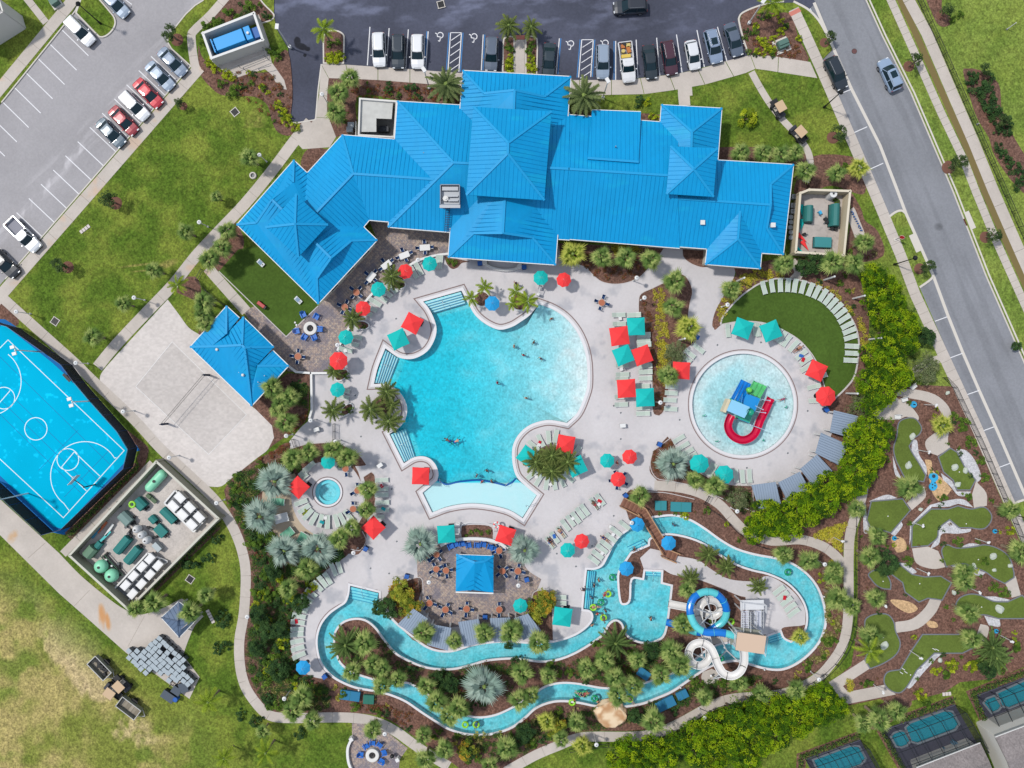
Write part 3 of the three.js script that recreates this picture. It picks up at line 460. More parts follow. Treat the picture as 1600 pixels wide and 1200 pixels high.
// ---------- miniature golf ----------
const GOLF = [
'1405,661 1417,654 1430,655 1439,667 1437,677 1428,684! 1420,697! 1425,708 1436,725 1446,743! 1443,752! 1415,748! 1407,732 1400,717 1397,700 1402,682', '1467,714! 1485,701! 1495,707! 1507,730! 1524,750! 1516,765! 1496,765! 1490,750! 1475,737!', '1362,784! 1410,780! 1422,797! 1392,832! 1360,822! 1355,812!',
'1425,854! 1426,822! 1455,796! 1482,796! 1497,791! 1517,796 1537,793 1548,803 1548,814 1540,824 1530,826 1517,824! 1499,824! 1484,811! 1467,825 1464,840 1450,852!', '1472,861 1480,852 1495,857 1522,855 1540,852 1562,859 1577,872 1584,895! 1584,902! 1570,911! 1552,902! 1540,893 1520,885 1504,880 1479,885!',
'1358,897 1362,905 1370,914 1380,919 1391,920! 1391,910 1384,897 1372,890', '1390,884! 1402,880! 1425,898! 1445,902! 1470,901! 1486,911! 1472,937! 1450,934! 1436,940! 1415,925! 1411,910! 1395,898!', '1494,947 1500,935 1515,929 1532,931 1552,940 1575,941! 1597,931! 1612,945! 1600,966! 1560,966! 1537,960 1510,965! 1498,958',
'1352,972 1358,964 1370,960 1387,961 1396,972 1399,987 1406,1005 1400,1022 1380,1036 1360,1044! 1352,1031! 1358,1015 1354,995', '1442,992! 1507,992! 1524,1000! 1524,1010! 1504,1020! 1460,1020! 1432,1047! 1417,1072 1405,1082 1390,1077 1382,1065 1387,1051 1407,1047! 1425,1017!'].map((s) => C(s));
const gpaths = ['1400,618! 1405,611 1425,608 1460,616 1482,635 1487,657 1481,685 1485,700! 1465,712! 1450,705 1446,690 1460,677 1471,672! 1471,645 1452,629 1420,622!', '1372,625! 1400,621! 1420,632 1435,650 1434,659! 1417,651 1405,656! 1367,655!', '1425,857! 1450,854! 1466,861! 1477,886! 1457,889 1432,880', '1525,752! 1541,770 1542,790! 1522,795! 1519,772!', '1444,760! 1446,777 1425,797! 1417,786!', '1399,972! 1425,967 1445,950 1455,932! 1471,939! 1460,960 1435,982 1400,989!', '1295,1066! 1350,1031! 1360,1044! 1317,1072! 1325,1081! 1382,1070! 1400,1085! 1320,1101!', '1532,975! 1545,980 1540,1000 1525,1010! 1525,995!', '1571,912! 1587,900! 1595,930! 1581,934!'];
const GPOLY = gpaths.map((s) => C(s));
{
gpaths.forEach((s) => struct('golf_path', slab(C(s), 0.118), pathM));
const gv = ['1494,702! 1510,704 1525,722 1533,745 1527,754! 1508,730! 1496,708!', '1425,687! 1433,689 1436,710 1447,728 1448,742! 1436,724! 1424,706!', '1470,739! 1488,752! 1495,768! 1517,768! 1512,775 1497,774 1486,761 1474,750!', '1421,852! 1422,820! 1453,789! 1480,782 1505,780 1521,793! 1497,787! 1482,792! 1456,792! 1428,822!', '1482,812! 1502,827! 1517,826! 1515,831 1495,834 1472,834 1467,850 1453,858! 1462,842! 1467,825!', '1358,783! 1385,773 1402,778! 1362,786!', '1352,785! 1355,812! 1358,830 1350,832 1349,808', '1472,1022! 1458,1021! 1432,1048! 1417,1075! 1424,1074 1442,1052 1464,1028!', '1538,962! 1562,968! 1562,979 1545,977!', '1495,859! 1515,849 1536,852! 1522,857!', '1392,834! 1408,815! 1410,822 1398,838!', '1395,712! 1402,735! 1409,748! 1400,744 1396,730!', '1423,1016! 1441,991! 1437,1004 1426,1018!', '1402,879! 1425,897! 1432,893 1415,880!', '1478,886! 1503,881! 1520,887! 1540,895! 1530,900 1505,890!', '1533,932! 1553,941! 1575,942! 1580,938 1555,932!'];
gv.forEach((s) => struct('white_gravel', slab(C(s), 0.1165), gravelM));
['1445,718! 1455,720 1458,735 1475,750 1487,765! 1470,783 1457,770 1451,745', '1393,838 1412,842 1416,858 1402,863 1395,850', '1392,937 1420,940 1434,951 1420,958 1400,948', '1447,970 1462,972 1465,980 1452,980', '1290,835 1300,833 1308,840 1304,848 1293,847'].forEach((s) => struct('bare_soil', slab(C(s), 0.1145), bareM));
const gd = ['dogleg putting green below the entry path with pale boulders', 'angled putting green beside the street fence with three boulders', 'diamond shaped putting green behind the cabana hedge', 'longest winding putting green with rounded right end', 'curving putting green at the right edge below the winding one', 'small leaf shaped putting green beside the walkway', 'broad angular putting green below the diamond green', 'rounded putting green at the right edge with flat boulder', 'bean shaped putting green beside the south-east path', 'lowest putting green, long with a round end'];
GOLF.forEach((p, i) => {
const t = thing('putting_green', gd[i], 'putting green', [0, 0, 0], 0, { group: 'putting greens' });
part(t, 'turf', slab(p, 0.128), greenM); part(t, 'stone_border', strip(p, 0.16, 0.06, 0.19, true, 0.06), darkEdgeM);
const c = p.reduce((s, q) => [s[0] + q[0] / p.length, s[1] + q[1] / p.length], [0, 0]), q = P(c[0] + 4, c[1] + 2, 0.13); if (inPoly(c[0] + 4, c[1] + 2, p)) part(t, 'cup', cyl(0.08, 0.08, 0.012, q.x, 0.126, q.z), M('white cup', [235, 235, 235], 0.5));
});
const rockM = M('pale limestone', [196, 204, 192], 0.9);
const rocks = [0, 1, 2].map((k) => { const g = new THREE.IcosahedronGeometry(1, 2), p = g.attributes.position; for (let i = 0; i < p.count; i++) { const v = new V3().fromBufferAttribute(p, i), n = 0.72 + 0.5 * fbm(v.x * 1.3 + k * 9 + 20, v.y * 1.3 + v.z * 1.7 + 20, 2); p.setXYZ(i, v.x * n, Math.max(-0.2, v.y * n * 0.55), v.z * n * 0.75); } g.computeVertexNormals(); const o = mesh('boulder', g, rockM); return o; });
[[1426, 682, .55], [1420, 727, .6], [1492, 730, .6], [1509, 735, .5], [1497, 757, .5], [1552, 869, .6], [1579, 884, .4], [1522, 884, .4], [1554, 891, .35], [1481, 614, .35], [1439, 796, .35], [1562, 952, .75], [1382, 1009, .7], [1491, 926, .4], [1469, 1032, .4], [1366, 987, .4]].forEach(([x, y, s], i) => { const p = P(x, y, 0.2); p.y = 0.14; place(rocks[i % 3], 'pale boulder on the golf course', 'boulder', p, rr(0, 6), s, { group: 'pale boulders on the golf course' }); });
const cyanM = M('cyan fibreglass', [52, 172, 222], 0.4), cupM = M('dark cup', [40, 62, 80], 0.6);
const t = thing('stepping_pond', 'cyan kidney shaped pond board with round holes on bare soil of the golf course', 'pond'), o = C('1459,739 1465,742 1466,748 1462,753 1465,760 1461,766 1455,766 1452,760 1456,752 1452,746 1454,740');
part(t, 'basin', slab(o, 0.3, 0.2), cyanM); [[1459, 744], [1457, 757], [1461, 759], [1457, 762], [1461, 754.5]].forEach(([x, y], i) => { const q = P(x, y, 0.3); part(t, 'hole', cyl(i ? 0.11 : 0.26, i ? 0.11 : 0.26, 0.02, q.x, 0.298, q.z, 14), cupM); });
[[1427, 632, 'blue round water bowl by the golf entry path'], [1554, 830, 'small blue bowl at the right edge of the golf course'], [1397, 841, 'small blue bowl on the sandy patch below the diamond green'], [1556, 986, 'small blue bowl beside the lower right golf path']].forEach(([x, y, d], i) => { const q = P(x, y, 0.2), b = thing('water_bowl', d, 'bowl', [q.x, 0.11, q.z]); part(b, 'rim', lathe([[0, 0], [0.42, 0], [0.48, 0.2], [0.36, 0.22], [0.34, 0.08], [0, 0.06]], 18).scale(i ? 0.7 : 1, 1, i ? 0.7 : 1), cyanM); part(b, 'fountain', [cyl(0.12, 0.04, 0.5, 0.1, 0.05, 0, 8), bx(0.3, 0.06, 0.12, 0.5, 0.1, 0.05)], cupM); });
const bm = M('white bench', [226, 226, 224], 0.6);
[[1413, 624, 0.3], [1427, 604, 0.7], [1402, 651, 0]].forEach(([x, y, a]) => { const q = P(x, y, 0.4), b = thing('golf_bench', 'white bench by the golf entry path', 'bench', [q.x, 0.11, q.z], a, { group: 'white benches by the golf entry' }); part(b, 'seat', bx(0.85, 0.06, 0.6, 0, 0.42, 0), bm); part(b, 'backrest', bx(0.85, 0.45, 0.05, 0, 0.65, -0.3), bm); for (const s of [-1, 1]) part(b, 'leg', bx(0.06, 0.4, 0.5, s * 0.36, 0.2, 0), bm); });
[[1459, 1014, 0.5], [1464, 1015, 0.5], [1411, 1045, 0.6], [1415, 1050, 0.6], [1408, 1051, 0.6]].forEach(([x, y, a]) => { const q = P(x, y, 0.2), b = thing('golf_hurdle', 'short white hurdle on the lowest putting green', 'golf obstacle', [q.x, 0.13, q.z], -a, { group: 'white hurdles on the lowest green' }); part(b, 'bar', bx(0.5, 0.05, 0.09, 0, 0.16, 0), bm); for (const s of [-1, 1]) part(b, 'post', bx(0.05, 0.16, 0.05, s * 0.2, 0.08, 0), bm); });
}
// ---------- buildings with standing-seam roofs ----------
const roofM = TM('blue painted roof metal', (x, y) => { const n = fbm(x / 30, y / 30, 3), f = fbm(x / 3, y / 9, 2), k = 1 + 0.06 * (n - 0.5) + 0.05 * (f - 0.5); const w = 10 * sst(0.6, 0.85, fbm(x / 50 + 7, y / 18, 4)); return [4 * k + w * 0.7, 154 * k + w, 216 * k]; }, 0.5, { specularIntensity: 0.35 });
const shadedSeamM = M('shaded blue roof seam', [3, 139, 202], 0.5, 0, { specularIntensity: 0.3 }), capM = M('blue ridge cap', [30, 158, 218], 0.5, 0, { specularIntensity: 0.35 }), gutterM = M('white gutter', [226, 226, 224], 0.5);  // seam blue is the roof blue deepened, painting in the shading of the ribs
const greyRoofM = M('grey roof metal', [146, 162, 182], 0.5), greySeamM = M('grey roof seam', [132, 148, 168], 0.5), greyCapM = M('grey ridge cap', [146, 160, 182], 0.4);
const slateRoofM = M('slate blue roof metal', [92, 112, 140], 0.45), slateSeamM = M('slate blue seam', [70, 88, 114], 0.5);
const wallM = M('cream stucco', [214, 206, 190], 0.9), whiteWallM = M('white stucco', [222, 220, 214], 0.88), glassM = new THREE.MeshPhysicalMaterial({ color: 0x26363c, roughness: 0.08, metalness: 0.1 }), frameM = M('white window frame', [224, 224, 222], 0.6), doorM = M('dark door', [70, 74, 84], 0.6);
glassM.name = 'window glass';
function bar(A, B, w, h, up = 0.0) {   // a flat bar from A to B, lifted by up
const d = B.clone().sub(A), l = d.length(), g = new THREE.BoxGeometry(l, h, w).translate(l / 2, up, 0); d.normalize();
const s = new V3(-d.z, 0, d.x).normalize(), n = new V3().crossVectors(s, d).normalize(); if (n.y < 0) n.negate();
return g.applyMatrix4(new THREE.Matrix4().makeBasis(d, n, new V3().crossVectors(d, n)).setPosition(A));
}
function triangulated(v) { const t = THREE.ShapeUtils.triangulateShape(v.map((p) => new V2(p.x, -p.z)), []); return t; }
function roofPlane(parent, pts, o = {}) {
const v = pts.map((p) => (p.isVector3 ? p : P(...p))), n = new V3(), c = new V3();
for (let i = 0; i < v.length; i++) { const a = v[i], b = v[(i + 1) % v.length]; n.x += (a.y - b.y) * (a.z + b.z); n.y += (a.z - b.z) * (a.x + b.x); n.z += (a.x - b.x) * (a.y + b.y); c.add(a); }
n.normalize(); if (n.y < 0) n.negate(); c.divideScalar(v.length);
const th = o.thick ?? 0.14, pos = [], dn = new V3(0, th, 0);
for (const [a, b, d] of triangulated(v)) { let [A, B, E] = [v[a], v[b], v[d]]; if (new V3().crossVectors(B.clone().sub(A), E.clone().sub(A)).y < 0) [B, E] = [E, B]; pos.push(...A, ...B, ...E); const q = [A, E, B].map((p) => p.clone().sub(dn)); pos.push(...q[0], ...q[1], ...q[2]); }
for (let i = 0; i < v.length; i++) { const a = v[i], b = v[(i + 1) % v.length], a2 = a.clone().sub(dn), b2 = b.clone().sub(dn); pos.push(...a, ...a2, ...b2, ...a, ...b2, ...b); }
const g = new THREE.BufferGeometry(); g.setAttribute('position', new THREE.Float32BufferAttribute(pos, 3)); g.computeVertexNormals(); siteUV(g);
const pl = part(parent, o.name || 'roof_plane', g, o.m || roofM);
const d = new V2(n.x, n.z); if (d.length() < 1e-3) d.set(...(o.dir || [0, 1])); d.normalize();
const s = new V2(-d.y, d.x), q = v.map((p) => new V2(p.x, p.z)), ts = q.map((p) => p.dot(s)), lo = Math.min(...ts), hi = Math.max(...ts), pitch = o.pitch || 0.56, ribs = [];
const yAt = (x, z) => c.y - (n.x * (x - c.x) + n.z * (z - c.z)) / n.y;
for (let t = Math.ceil(lo / pitch) * pitch + 0.001; t < hi; t += pitch) {
const cut = [];
for (let i = 0; i < q.length; i++) { const a = q[i], b = q[(i + 1) % q.length], ta = a.dot(s) - t, tb = b.dot(s) - t; if ((ta > 0) !== (tb > 0)) cut.push(a.clone().lerp(b, ta / (ta - tb)).dot(d)); }
cut.sort((a, b) => a - b);
for (let k = 0; k + 1 < cut.length; k += 2) if (cut[k + 1] - cut[k] > 0.25) {
const e = [cut[k] + 0.03, cut[k + 1] - 0.03].map((u) => { const x = s.x * t + d.x * u, z = s.y * t + d.y * u; return new V3(x, yAt(x, z), z); });
const w = 0.03, sd = new V3(s.x * w, 0, s.y * w), up = n.clone().multiplyScalar(o.rib || 0.032), A = e[0].clone().sub(sd), B = e[0].clone().add(sd), Tp = e[0].clone().add(up), A2 = e[1].clone().sub(sd), B2 = e[1].clone().add(sd), T2 = e[1].clone().add(up);
ribs.push(...A, ...A2, ...T2, ...A, ...T2, ...Tp, ...B, ...Tp, ...T2, ...B, ...T2, ...B2);
}
}
if (ribs.length) { const r = new THREE.BufferGeometry(); r.setAttribute('position', new THREE.Float32BufferAttribute(ribs, 3)); r.computeVertexNormals(); stuffPart(pl, 'roof_seam', siteUV(r), o.sm || shadedSeamM); }
const low = Math.min(...v.map((p) => p.y)), gs = [];
for (let i = 0; i < v.length; i++) { const a = v[i], b = v[(i + 1) % v.length]; if (Math.abs(a.y - low) < 0.02 && Math.abs(b.y - low) < 0.02 && a.distanceTo(b) > 0.6 && !o.bare) gs.push(bar(a, b, 0.14, 0.14, -0.06)); }
if (gs.length) part(pl, 'gutter', join(gs), o.gm || gutterM);
return pl;
}
const ridge = (parent, list, m = capM, w = 0.3) => { for (const [a, b] of list) part(parent, 'ridge_cap', bar(P(...a), P(...b), w, 0.07, 0.03), m); };
function walls(parent, pts, h, inset = 0.7, m = wallM, win = true) {
const p = grow(pts, -inset / SC), v = p.map(([x, y]) => P(x, y, h)), pos = [], W = [];
for (let i = 0; i < v.length; i++) {
const a = v[i], b = v[(i + 1) % v.length], l = a.distanceTo(b);
part(parent, 'wall', bx(l, h - 0.1, 0.22, 0, 0, 0, Math.atan2(-(b.z - a.z), b.x - a.x)).translate((a.x + b.x) / 2, h / 2, (a.z + b.z) / 2), m);
if (win && l > 3.5) for (let t = 1.8; t < l - 1.2; t += 3.2) W.push([a.clone().lerp(b, t / l), Math.atan2(-(b.z - a.z), b.x - a.x)]);
}
const wg = new THREE.Group();
for (const [c, ry] of W) { const f = part(parent, 'window', bx(1.5, 1.5, 0.3), frameM); f.position.set(c.x, 1.7, c.z); f.rotation.y = ry; part(f, 'pane', bx(1.3, 1.3, 0.36), glassM); }
}
const bl = thing('clubhouse', 'long clubhouse with bright blue seamed metal hip roofs between car park and pools', 'clubhouse', [0, 0, 0], 0, { one: true });
const E = 4;
function hipBlock(c, r, e, top, parent = bl, o = {}) {   // corners nw, ne, se, sw; ridge ends r0 (towards nw-ne side), r1
const [nw, ne, se, sw] = c, [r0, r1] = r, w = (q, h) => [...q, h];
roofPlane(parent, [w(nw, e), w(ne, e), w(r0, top)], o); roofPlane(parent, [w(ne, e), w(se, e), w(r1, top), w(r0, top)].filter((q, i, a) => i < 3 || String(q) !== String(a[2])), o);
roofPlane(parent, [w(se, e), w(sw, e), w(r1, top)], o); roofPlane(parent, [w(sw, e), w(nw, e), w(r0, top), w(r1, top)].filter((q, i, a) => i < 3 || String(q) !== String(a[2])), o);
ridge(parent, [[w(nw, e), w(r0, top)], [w(ne, e), w(r0, top)], [w(se, e), w(r1, top)], [w(sw, e), w(r1, top)], ...(String(r0) !== String(r1) ? [[w(r0, top), w(r1, top)]] : [])], o.cm || capM);
}
{ // west wing, its long ridge from north-west to south-east, with small gables over low hips
const W = [370, 351], N = [459, 250], S = [497, 475], Ee = [589.5, 375], m = 5.0, r = 6.2;
roofPlane(bl, [[...W, E], [...N, E], [458, 285, m], [425, 312, m + 0.05], [400.5, 348, m]]);
roofPlane(bl, [[...W, E], [400.5, 348, m], [425, 312, r], [517, 403, r], [495, 435, m], [...S, E]]);
roofPlane(bl, [[...N, E], [458, 285, m], [425, 312, r], [517, 403, r], [549, 376, m], [...Ee, E]]);
roofPlane(bl, [[...S, E], [...Ee, E], [549, 376, m], [495, 435, m]]);
part(bl, 'gable', new THREE.BufferGeometry().setFromPoints([P(495, 435, m), P(517, 403, r), P(549, 376, m)]), roofM).geometry.computeVertexNormals();
part(bl, 'gable', new THREE.BufferGeometry().setFromPoints([P(400.5, 348, m), P(425, 312, r), P(458, 285, m)]), roofM).geometry.computeVertexNormals();
ridge(bl, [[[425, 312, r], [517, 403, r]], [[...W, E], [400.5, 348, m]], [[...N, E], [458, 285, m]], [[...S, E], [495, 435, m]], [[...Ee, E], [549, 376, m]], [[400.5, 348, m], [425, 312, r]], [[495, 435, m], [517, 403, r]], [[517, 403, r], [549, 376, m]]]);
hipBlock([[415, 355], [462.5, 303], [512.5, 351], [466, 402]], [[461, 350], [461, 350]], 6.9, 8.4, bl, { bare: true });
walls(bl, [[415, 355], [462.5, 303], [512.5, 351], [466, 402]], 6.8, 0.8, wallM, false);
walls(bl, [W, N, Ee, S], E);
roofPlane(bl, [[480, 270, E], [534.7, 210.6, E], [551.7, 271.5, 6.1], [470, 356, 6.1], [440, 312, E]]);
roofPlane(bl, [[551.7, 271.5, 6.1], [577, 344, E], [567, 356, E], [520, 405, E], [470, 356, 6.1]]);
ridge(bl, [[[551.7, 271.5, 6.1], [495, 331, 6.1]], [[534.7, 210.6, E], [551.7, 271.5, 6.1]]]);
roofPlane(bl, [[534.7, 210.6, E], [617, 217.5, E], [680, 222, E], [700, 282, 6.2], [551.7, 271.5, 6.1]]);
roofPlane(bl, [[551.7, 271.5, 6.1], [700, 282, 6.2], [690, 354, E], [577, 344, E]]);
ridge(bl, [[[551.7, 271.5, 6.1], [690, 281, 6.2]]]);
walls(bl, [[534.7, 211], [660, 220], [650, 350], [577, 344], [520, 300]], E);
}
{ // hall
const R = 7.2;
roofPlane(bl, [[621, 158, E], [720, 164, E], [890, 176, E], [890, 264, R], [708, 254, R]]);
roofPlane(bl, [[606.5, 355, E], [708, 254, R], [890, 264, R], [890, 375, E], [704, 363, E]]);
roofPlane(bl, [[621, 158, E], [708, 254, R], [606.5, 355, E]]);
ridge(bl, [[[621, 158, E], [708, 254, R]], [[606.5, 355, E], [708, 254, R]], [[708, 254, R], [890, 264, R]]]);
roofPlane(bl, [[888, 179, E], [1040, 191, E], [1060, 192, E], [1058, 275, R], [889.8, 264, R]]);
roofPlane(bl, [[889.8, 264, R], [1058, 275, R], [1062, 388, E], [868, 372, E]]);
ridge(bl, [[[888, 264, R], [1058, 275, R]]]);
roofPlane(bl, [[925, 171.5, E + 0.05], [1001.5, 174.5, E + 0.05], [998, 253, 6.78], [918, 247, 6.74]], { thick: 0.2 });
ridge(bl, [[[918, 247, 6.74], [998, 253, 6.78]]]);
walls(bl, [[621, 158], [720, 163], [1038, 190], [1060, 300], [1062, 386], [866, 372], [704, 363], [607, 355]], E);
const r2 = 6.1, m = 5.1;
roofPlane(bl, [[1040, 244, E], [1122, 250, E], [1240, 257, E], [1204, 288, m], [1204, 320, r2], [1040, 309, r2]]);
roofPlane(bl, [[1040, 309, r2], [1204, 320, r2], [1198, 357, m], [1224, 398, E], [1190, 395.5, E], [1040, 384, E]]);
roofPlane(bl, [[1240, 257, E], [1224, 398, E], [1198, 357, m], [1204, 288, m]]);
part(bl, 'gable', new THREE.BufferGeometry().setFromPoints([P(1204, 288, m), P(1204, 320, r2), P(1198, 357, m)]), roofM).geometry.computeVertexNormals();
ridge(bl, [[[1056, 310, r2], [1204, 320, r2]], [[1240, 257, E], [1204, 288, m]], [[1224, 398, E], [1198, 357, m]], [[1204, 288, m], [1204, 320, r2]], [[1204, 320, r2], [1198, 357, m]]]);
walls(bl, [[1040, 244], [1240, 257], [1224, 398], [1040, 384]], E);
roofPlane(bl, [[1102, 413, E], [1153, 373, 5.7], [1157, 314, 5.7], [1109, 350, E]]); roofPlane(bl, [[1102, 413, E], [1188, 420, E], [1153, 373, 5.7]]); roofPlane(bl, [[1188, 420, E], [1194, 350, E], [1157, 314, 5.7], [1153, 373, 5.7]]);
ridge(bl, [[[1102, 413, E], [1153, 373, 5.7]], [[1188, 420, E], [1153, 373, 5.7]], [[1153, 373, 5.7], [1157, 318, 5.7]]]);
walls(bl, [[1107, 365], [1192, 370], [1188, 420], [1102, 413]], E, 0.6);
roofPlane(bl, [[1033.5, 163.5, E], [1128, 169, E], [1081, 206, 5.9]]); roofPlane(bl, [[1033.5, 163.5, E], [1081, 206, 5.9], [1078, 280, 5.9], [1027, 250, E]]); roofPlane(bl, [[1128, 169, E], [1119, 285, E], [1078, 280, 5.9], [1081, 206, 5.9]]);
ridge(bl, [[[1033.5, 163.5, E], [1081, 206, 5.9]], [[1128, 169, E], [1081, 206, 5.9]], [[1081, 206, 5.9], [1080, 240, 5.9]]]);
walls(bl, [[1033.5, 163.5], [1128, 169], [1122, 250], [1028, 245]], E, 0.6);
hipBlock([[1047.5, 228.5], [1121, 231.5], [1115, 307.5], [1041, 303]], [[1084, 264], [1083.5, 264.2]], 7.4, 8.7, bl, { bare: true });
walls(bl, [[1047.5, 228.5], [1121, 231.5], [1115, 307.5], [1041, 303]], 7.3, 0.5, wallM, false);
const rt = 7.0, mm = 5.3, e2 = 4.2;
roofPlane(bl, [[723, 110, e2], [892, 119.5, e2], [851, 151, mm], [804, 147, mm + 0.05], [756, 146, mm]]);
roofPlane(bl, [[723, 110, e2], [756, 146, mm], [804, 141, rt], [801, 240, rt], [714, 235, e2]]); roofPlane(bl, [[892, 119.5, e2], [883, 240, e2], [801, 240, rt], [804, 141, rt], [851, 151, mm]]);
ridge(bl, [[[723, 110, e2], [756, 146, mm]], [[892, 119.5, e2], [851, 151, mm]], [[756, 146, mm], [804, 141, rt]], [[804, 141, rt], [851, 151, mm]], [[804, 141, rt], [801, 230, rt]]]);
walls(bl, [[723, 110], [892, 119.5], [885, 200], [717, 195]], e2);
roofPlane(bl, [[700.3, 402, e2], [868, 414, e2], [832, 371, mm], [785, 366, mm + 0.05], [739.7, 364.4, mm]]);
roofPlane(bl, [[700.3, 402, e2], [739.7, 364.4, mm], [785.6, 364, rt], [790, 280, rt], [709, 280, e2]]); roofPlane(bl, [[868, 414, e2], [877, 290, e2], [790, 280, rt], [785.6, 364, rt], [832, 371, mm]]);
ridge(bl, [[[700.3, 402, e2], [739.7, 364.4, mm]], [[868, 414, e2], [832, 371, mm]], [[739.7, 364.4, mm], [785.6, 364, rt]], [[785.6, 364, rt], [832, 371, mm]], [[785.6, 364, rt], [790, 290, rt]]]);
walls(bl, [[707, 330], [873, 342], [868, 414], [700, 402]], e2, 1.2);
hipBlock([[739.7, 166.6], [861.6, 174], [850.5, 312.8], [728.5, 304.4]], [[794, 223.4], [793.3, 239.8]], 8.0, 10.0, bl, { bare: true });
walls(bl, [[739.7, 166.6], [861.6, 174], [850.5, 312.8], [728.5, 304.4]], 7.9, 0.9, wallM, true);
const well = (x, y, w, d, y0, y1) => { const c = P(x, y, y1); return { c, g: [bx(w, y1 - y0, 0.12, c.x, (y0 + y1) / 2, c.z - d / 2), bx(w, y1 - y0, 0.12, c.x, (y0 + y1) / 2, c.z + d / 2), bx(0.12, y1 - y0, d, c.x - w / 2, (y0 + y1) / 2, c.z), bx(0.12, y1 - y0, d, c.x + w / 2, (y0 + y1) / 2, c.z)] }; };
const wl = well(703, 304, 2.5, 2.6, 5.2, 7.0), wp = part(bl, 'roof_well', wl.g, M('grey steel well', [128, 138, 150], 0.5, 0.4)); const vm = M('galvanised duct', [176, 180, 186], 0.4, 0.5);
part(wp, 'well_floor', bx(2.4, 0.05, 2.5, wl.c.x, 6.35, wl.c.z), vm); part(wp, 'exhaust_fan', [cyl(0.42, 0.36, 0.4, wl.c.x - 0.6, 6.4, wl.c.z + 0.45, 18), cyl(0.2, 0.2, 0.1, wl.c.x - 0.6, 6.8, wl.c.z + 0.45)], M('white fan', [222, 222, 220], 0.5));
part(wp, 'duct', [bx(2.1, 0.3, 0.5, wl.c.x, 6.6, wl.c.z - 0.85), bx(1.3, 0.25, 0.25, wl.c.x + 0.4, 6.6, wl.c.z + 0.1), bx(1.3, 0.25, 0.25, wl.c.x + 0.4, 6.6, wl.c.z + 0.7)], vm); part(wp, 'parapet', bx(2.7, 0.2, 0.4, wl.c.x, 6.9, wl.c.z + 1.55), vm);
const la = P(700, 323, 5.7), lb = P(697.5, 362, 4.4), sx = 0.27, ldM = M('dark steel', [40, 62, 96], 0.5, 0.5), rungs = [rod([la.x - sx, la.y, la.z], [lb.x - sx, lb.y, lb.z], 0.035), rod([la.x + sx, la.y, la.z], [lb.x + sx, lb.y, lb.z], 0.035)];
const ld = part(bl, 'roof_ladder', rungs, ldM); for (let i = 1; i < 14; i++) { const c = la.clone().lerp(lb, i / 14); part(ld, 'rung', bx(0.54, 0.05, 0.09, c.x, c.y + 0.02, c.z), ldM); }
for (const [x, y, h] of [[1097.5, 348, 5.2], [1207.5, 352, 5.3]]) { const c = P(x, y, h); part(bl, 'roof_vent', [bx(0.5, 0.5, 0.5, c.x, h - 0.1, c.z), rbx(0.62, 0.12, 0.62, 0.04, c.x, h + 0.2, c.z)], frameM); }
for (const [x, y, h] of [[661, 308, 5.2], [662, 239, 5.5], [962, 229, 6.4]]) { const c = P(x, y, h); part(bl, 'vent_pipe', cyl(0.07, 0.07, 0.5, c.x, h - 0.3, c.z), M('grey pipe', [130, 150, 170], 0.6)); }
const pc = P(787, 418, 0.1);
part(bl, 'porch_curb', strip(C('755,408 762,415 775,420 790,422 805,420 815,413', false), 0.35, 0.1, 0.6), M('white plaster', [226, 224, 222], 0.7));
for (const [x, y] of [[757, 410], [812, 416]]) { const q = P(x, y, 0.8); part(bl, 'porch_column', cyl(0.36, 0.36, 0.9, q.x, 0.1, q.z, 20), M('white plaster', [226, 224, 222], 0.7)); }
}
{ // service annexe with flat roof on the north-west
const t = thing('service_annex', 'flat roofed annexe with white parapet against the north side of the clubhouse', 'annexe', [0, 0, 0], 0, { one: true });
const memb = TM('roof membrane', (x, y) => { const v = 200 + 24 * (fbm(x / 6, y / 6, 3) - 0.5); return [v, v, v * 0.98]; }), par = M('white parapet', [224, 222, 218], 0.7), dk = M('dark equipment', [58, 62, 70], 0.6);
const o = L('561,152.5 621,157 617,215.5 559,212'), H0 = 3.3;
const c = (s, h) => flat(L(s), h);
part(t, 'wall', skirt(o, 0, H0), whiteWallM);
part(t, 'parapet', strip(o, 0.24, H0 - 0.6, H0, true, -0.12), par);
part(t, 'flat_roof', c('564,156 614,160 612,186 588,185 588,206 563,206', H0 - 0.35), memb);
part(t, 'yard_floor', c('566,159 622,162 619,216 564,212', 0.13), TM('annexe yard', (x, y) => { const v = 150; return [v, v, v]; }));
const e = P(600, 203, 0.5); part(t, 'condenser', [rbx(1.5, 0.9, 0.8, 0.06, e.x, 0.6, e.z), cyl(0.3, 0.3, 0.06, e.x, 1.05, e.z)], dk);
for (let i = 0; i < 2; i++) { const q = P(549 - i * 2, 196 + i * 7, 0.6); part(t, 'cooling_unit', rbx(0.9, 0.8, 0.75, 0.05, q.x, 0.55, q.z), M('pale steel', [178, 184, 190], 0.5, 0.3)); }
part(t, 'fence', [bx(0.1, 1.6, 2.0, P(556, 201, 1.6).x, 0.9, P(556, 201, 1.6).z)], M('white fence', [214, 214, 210], 0.7));
}
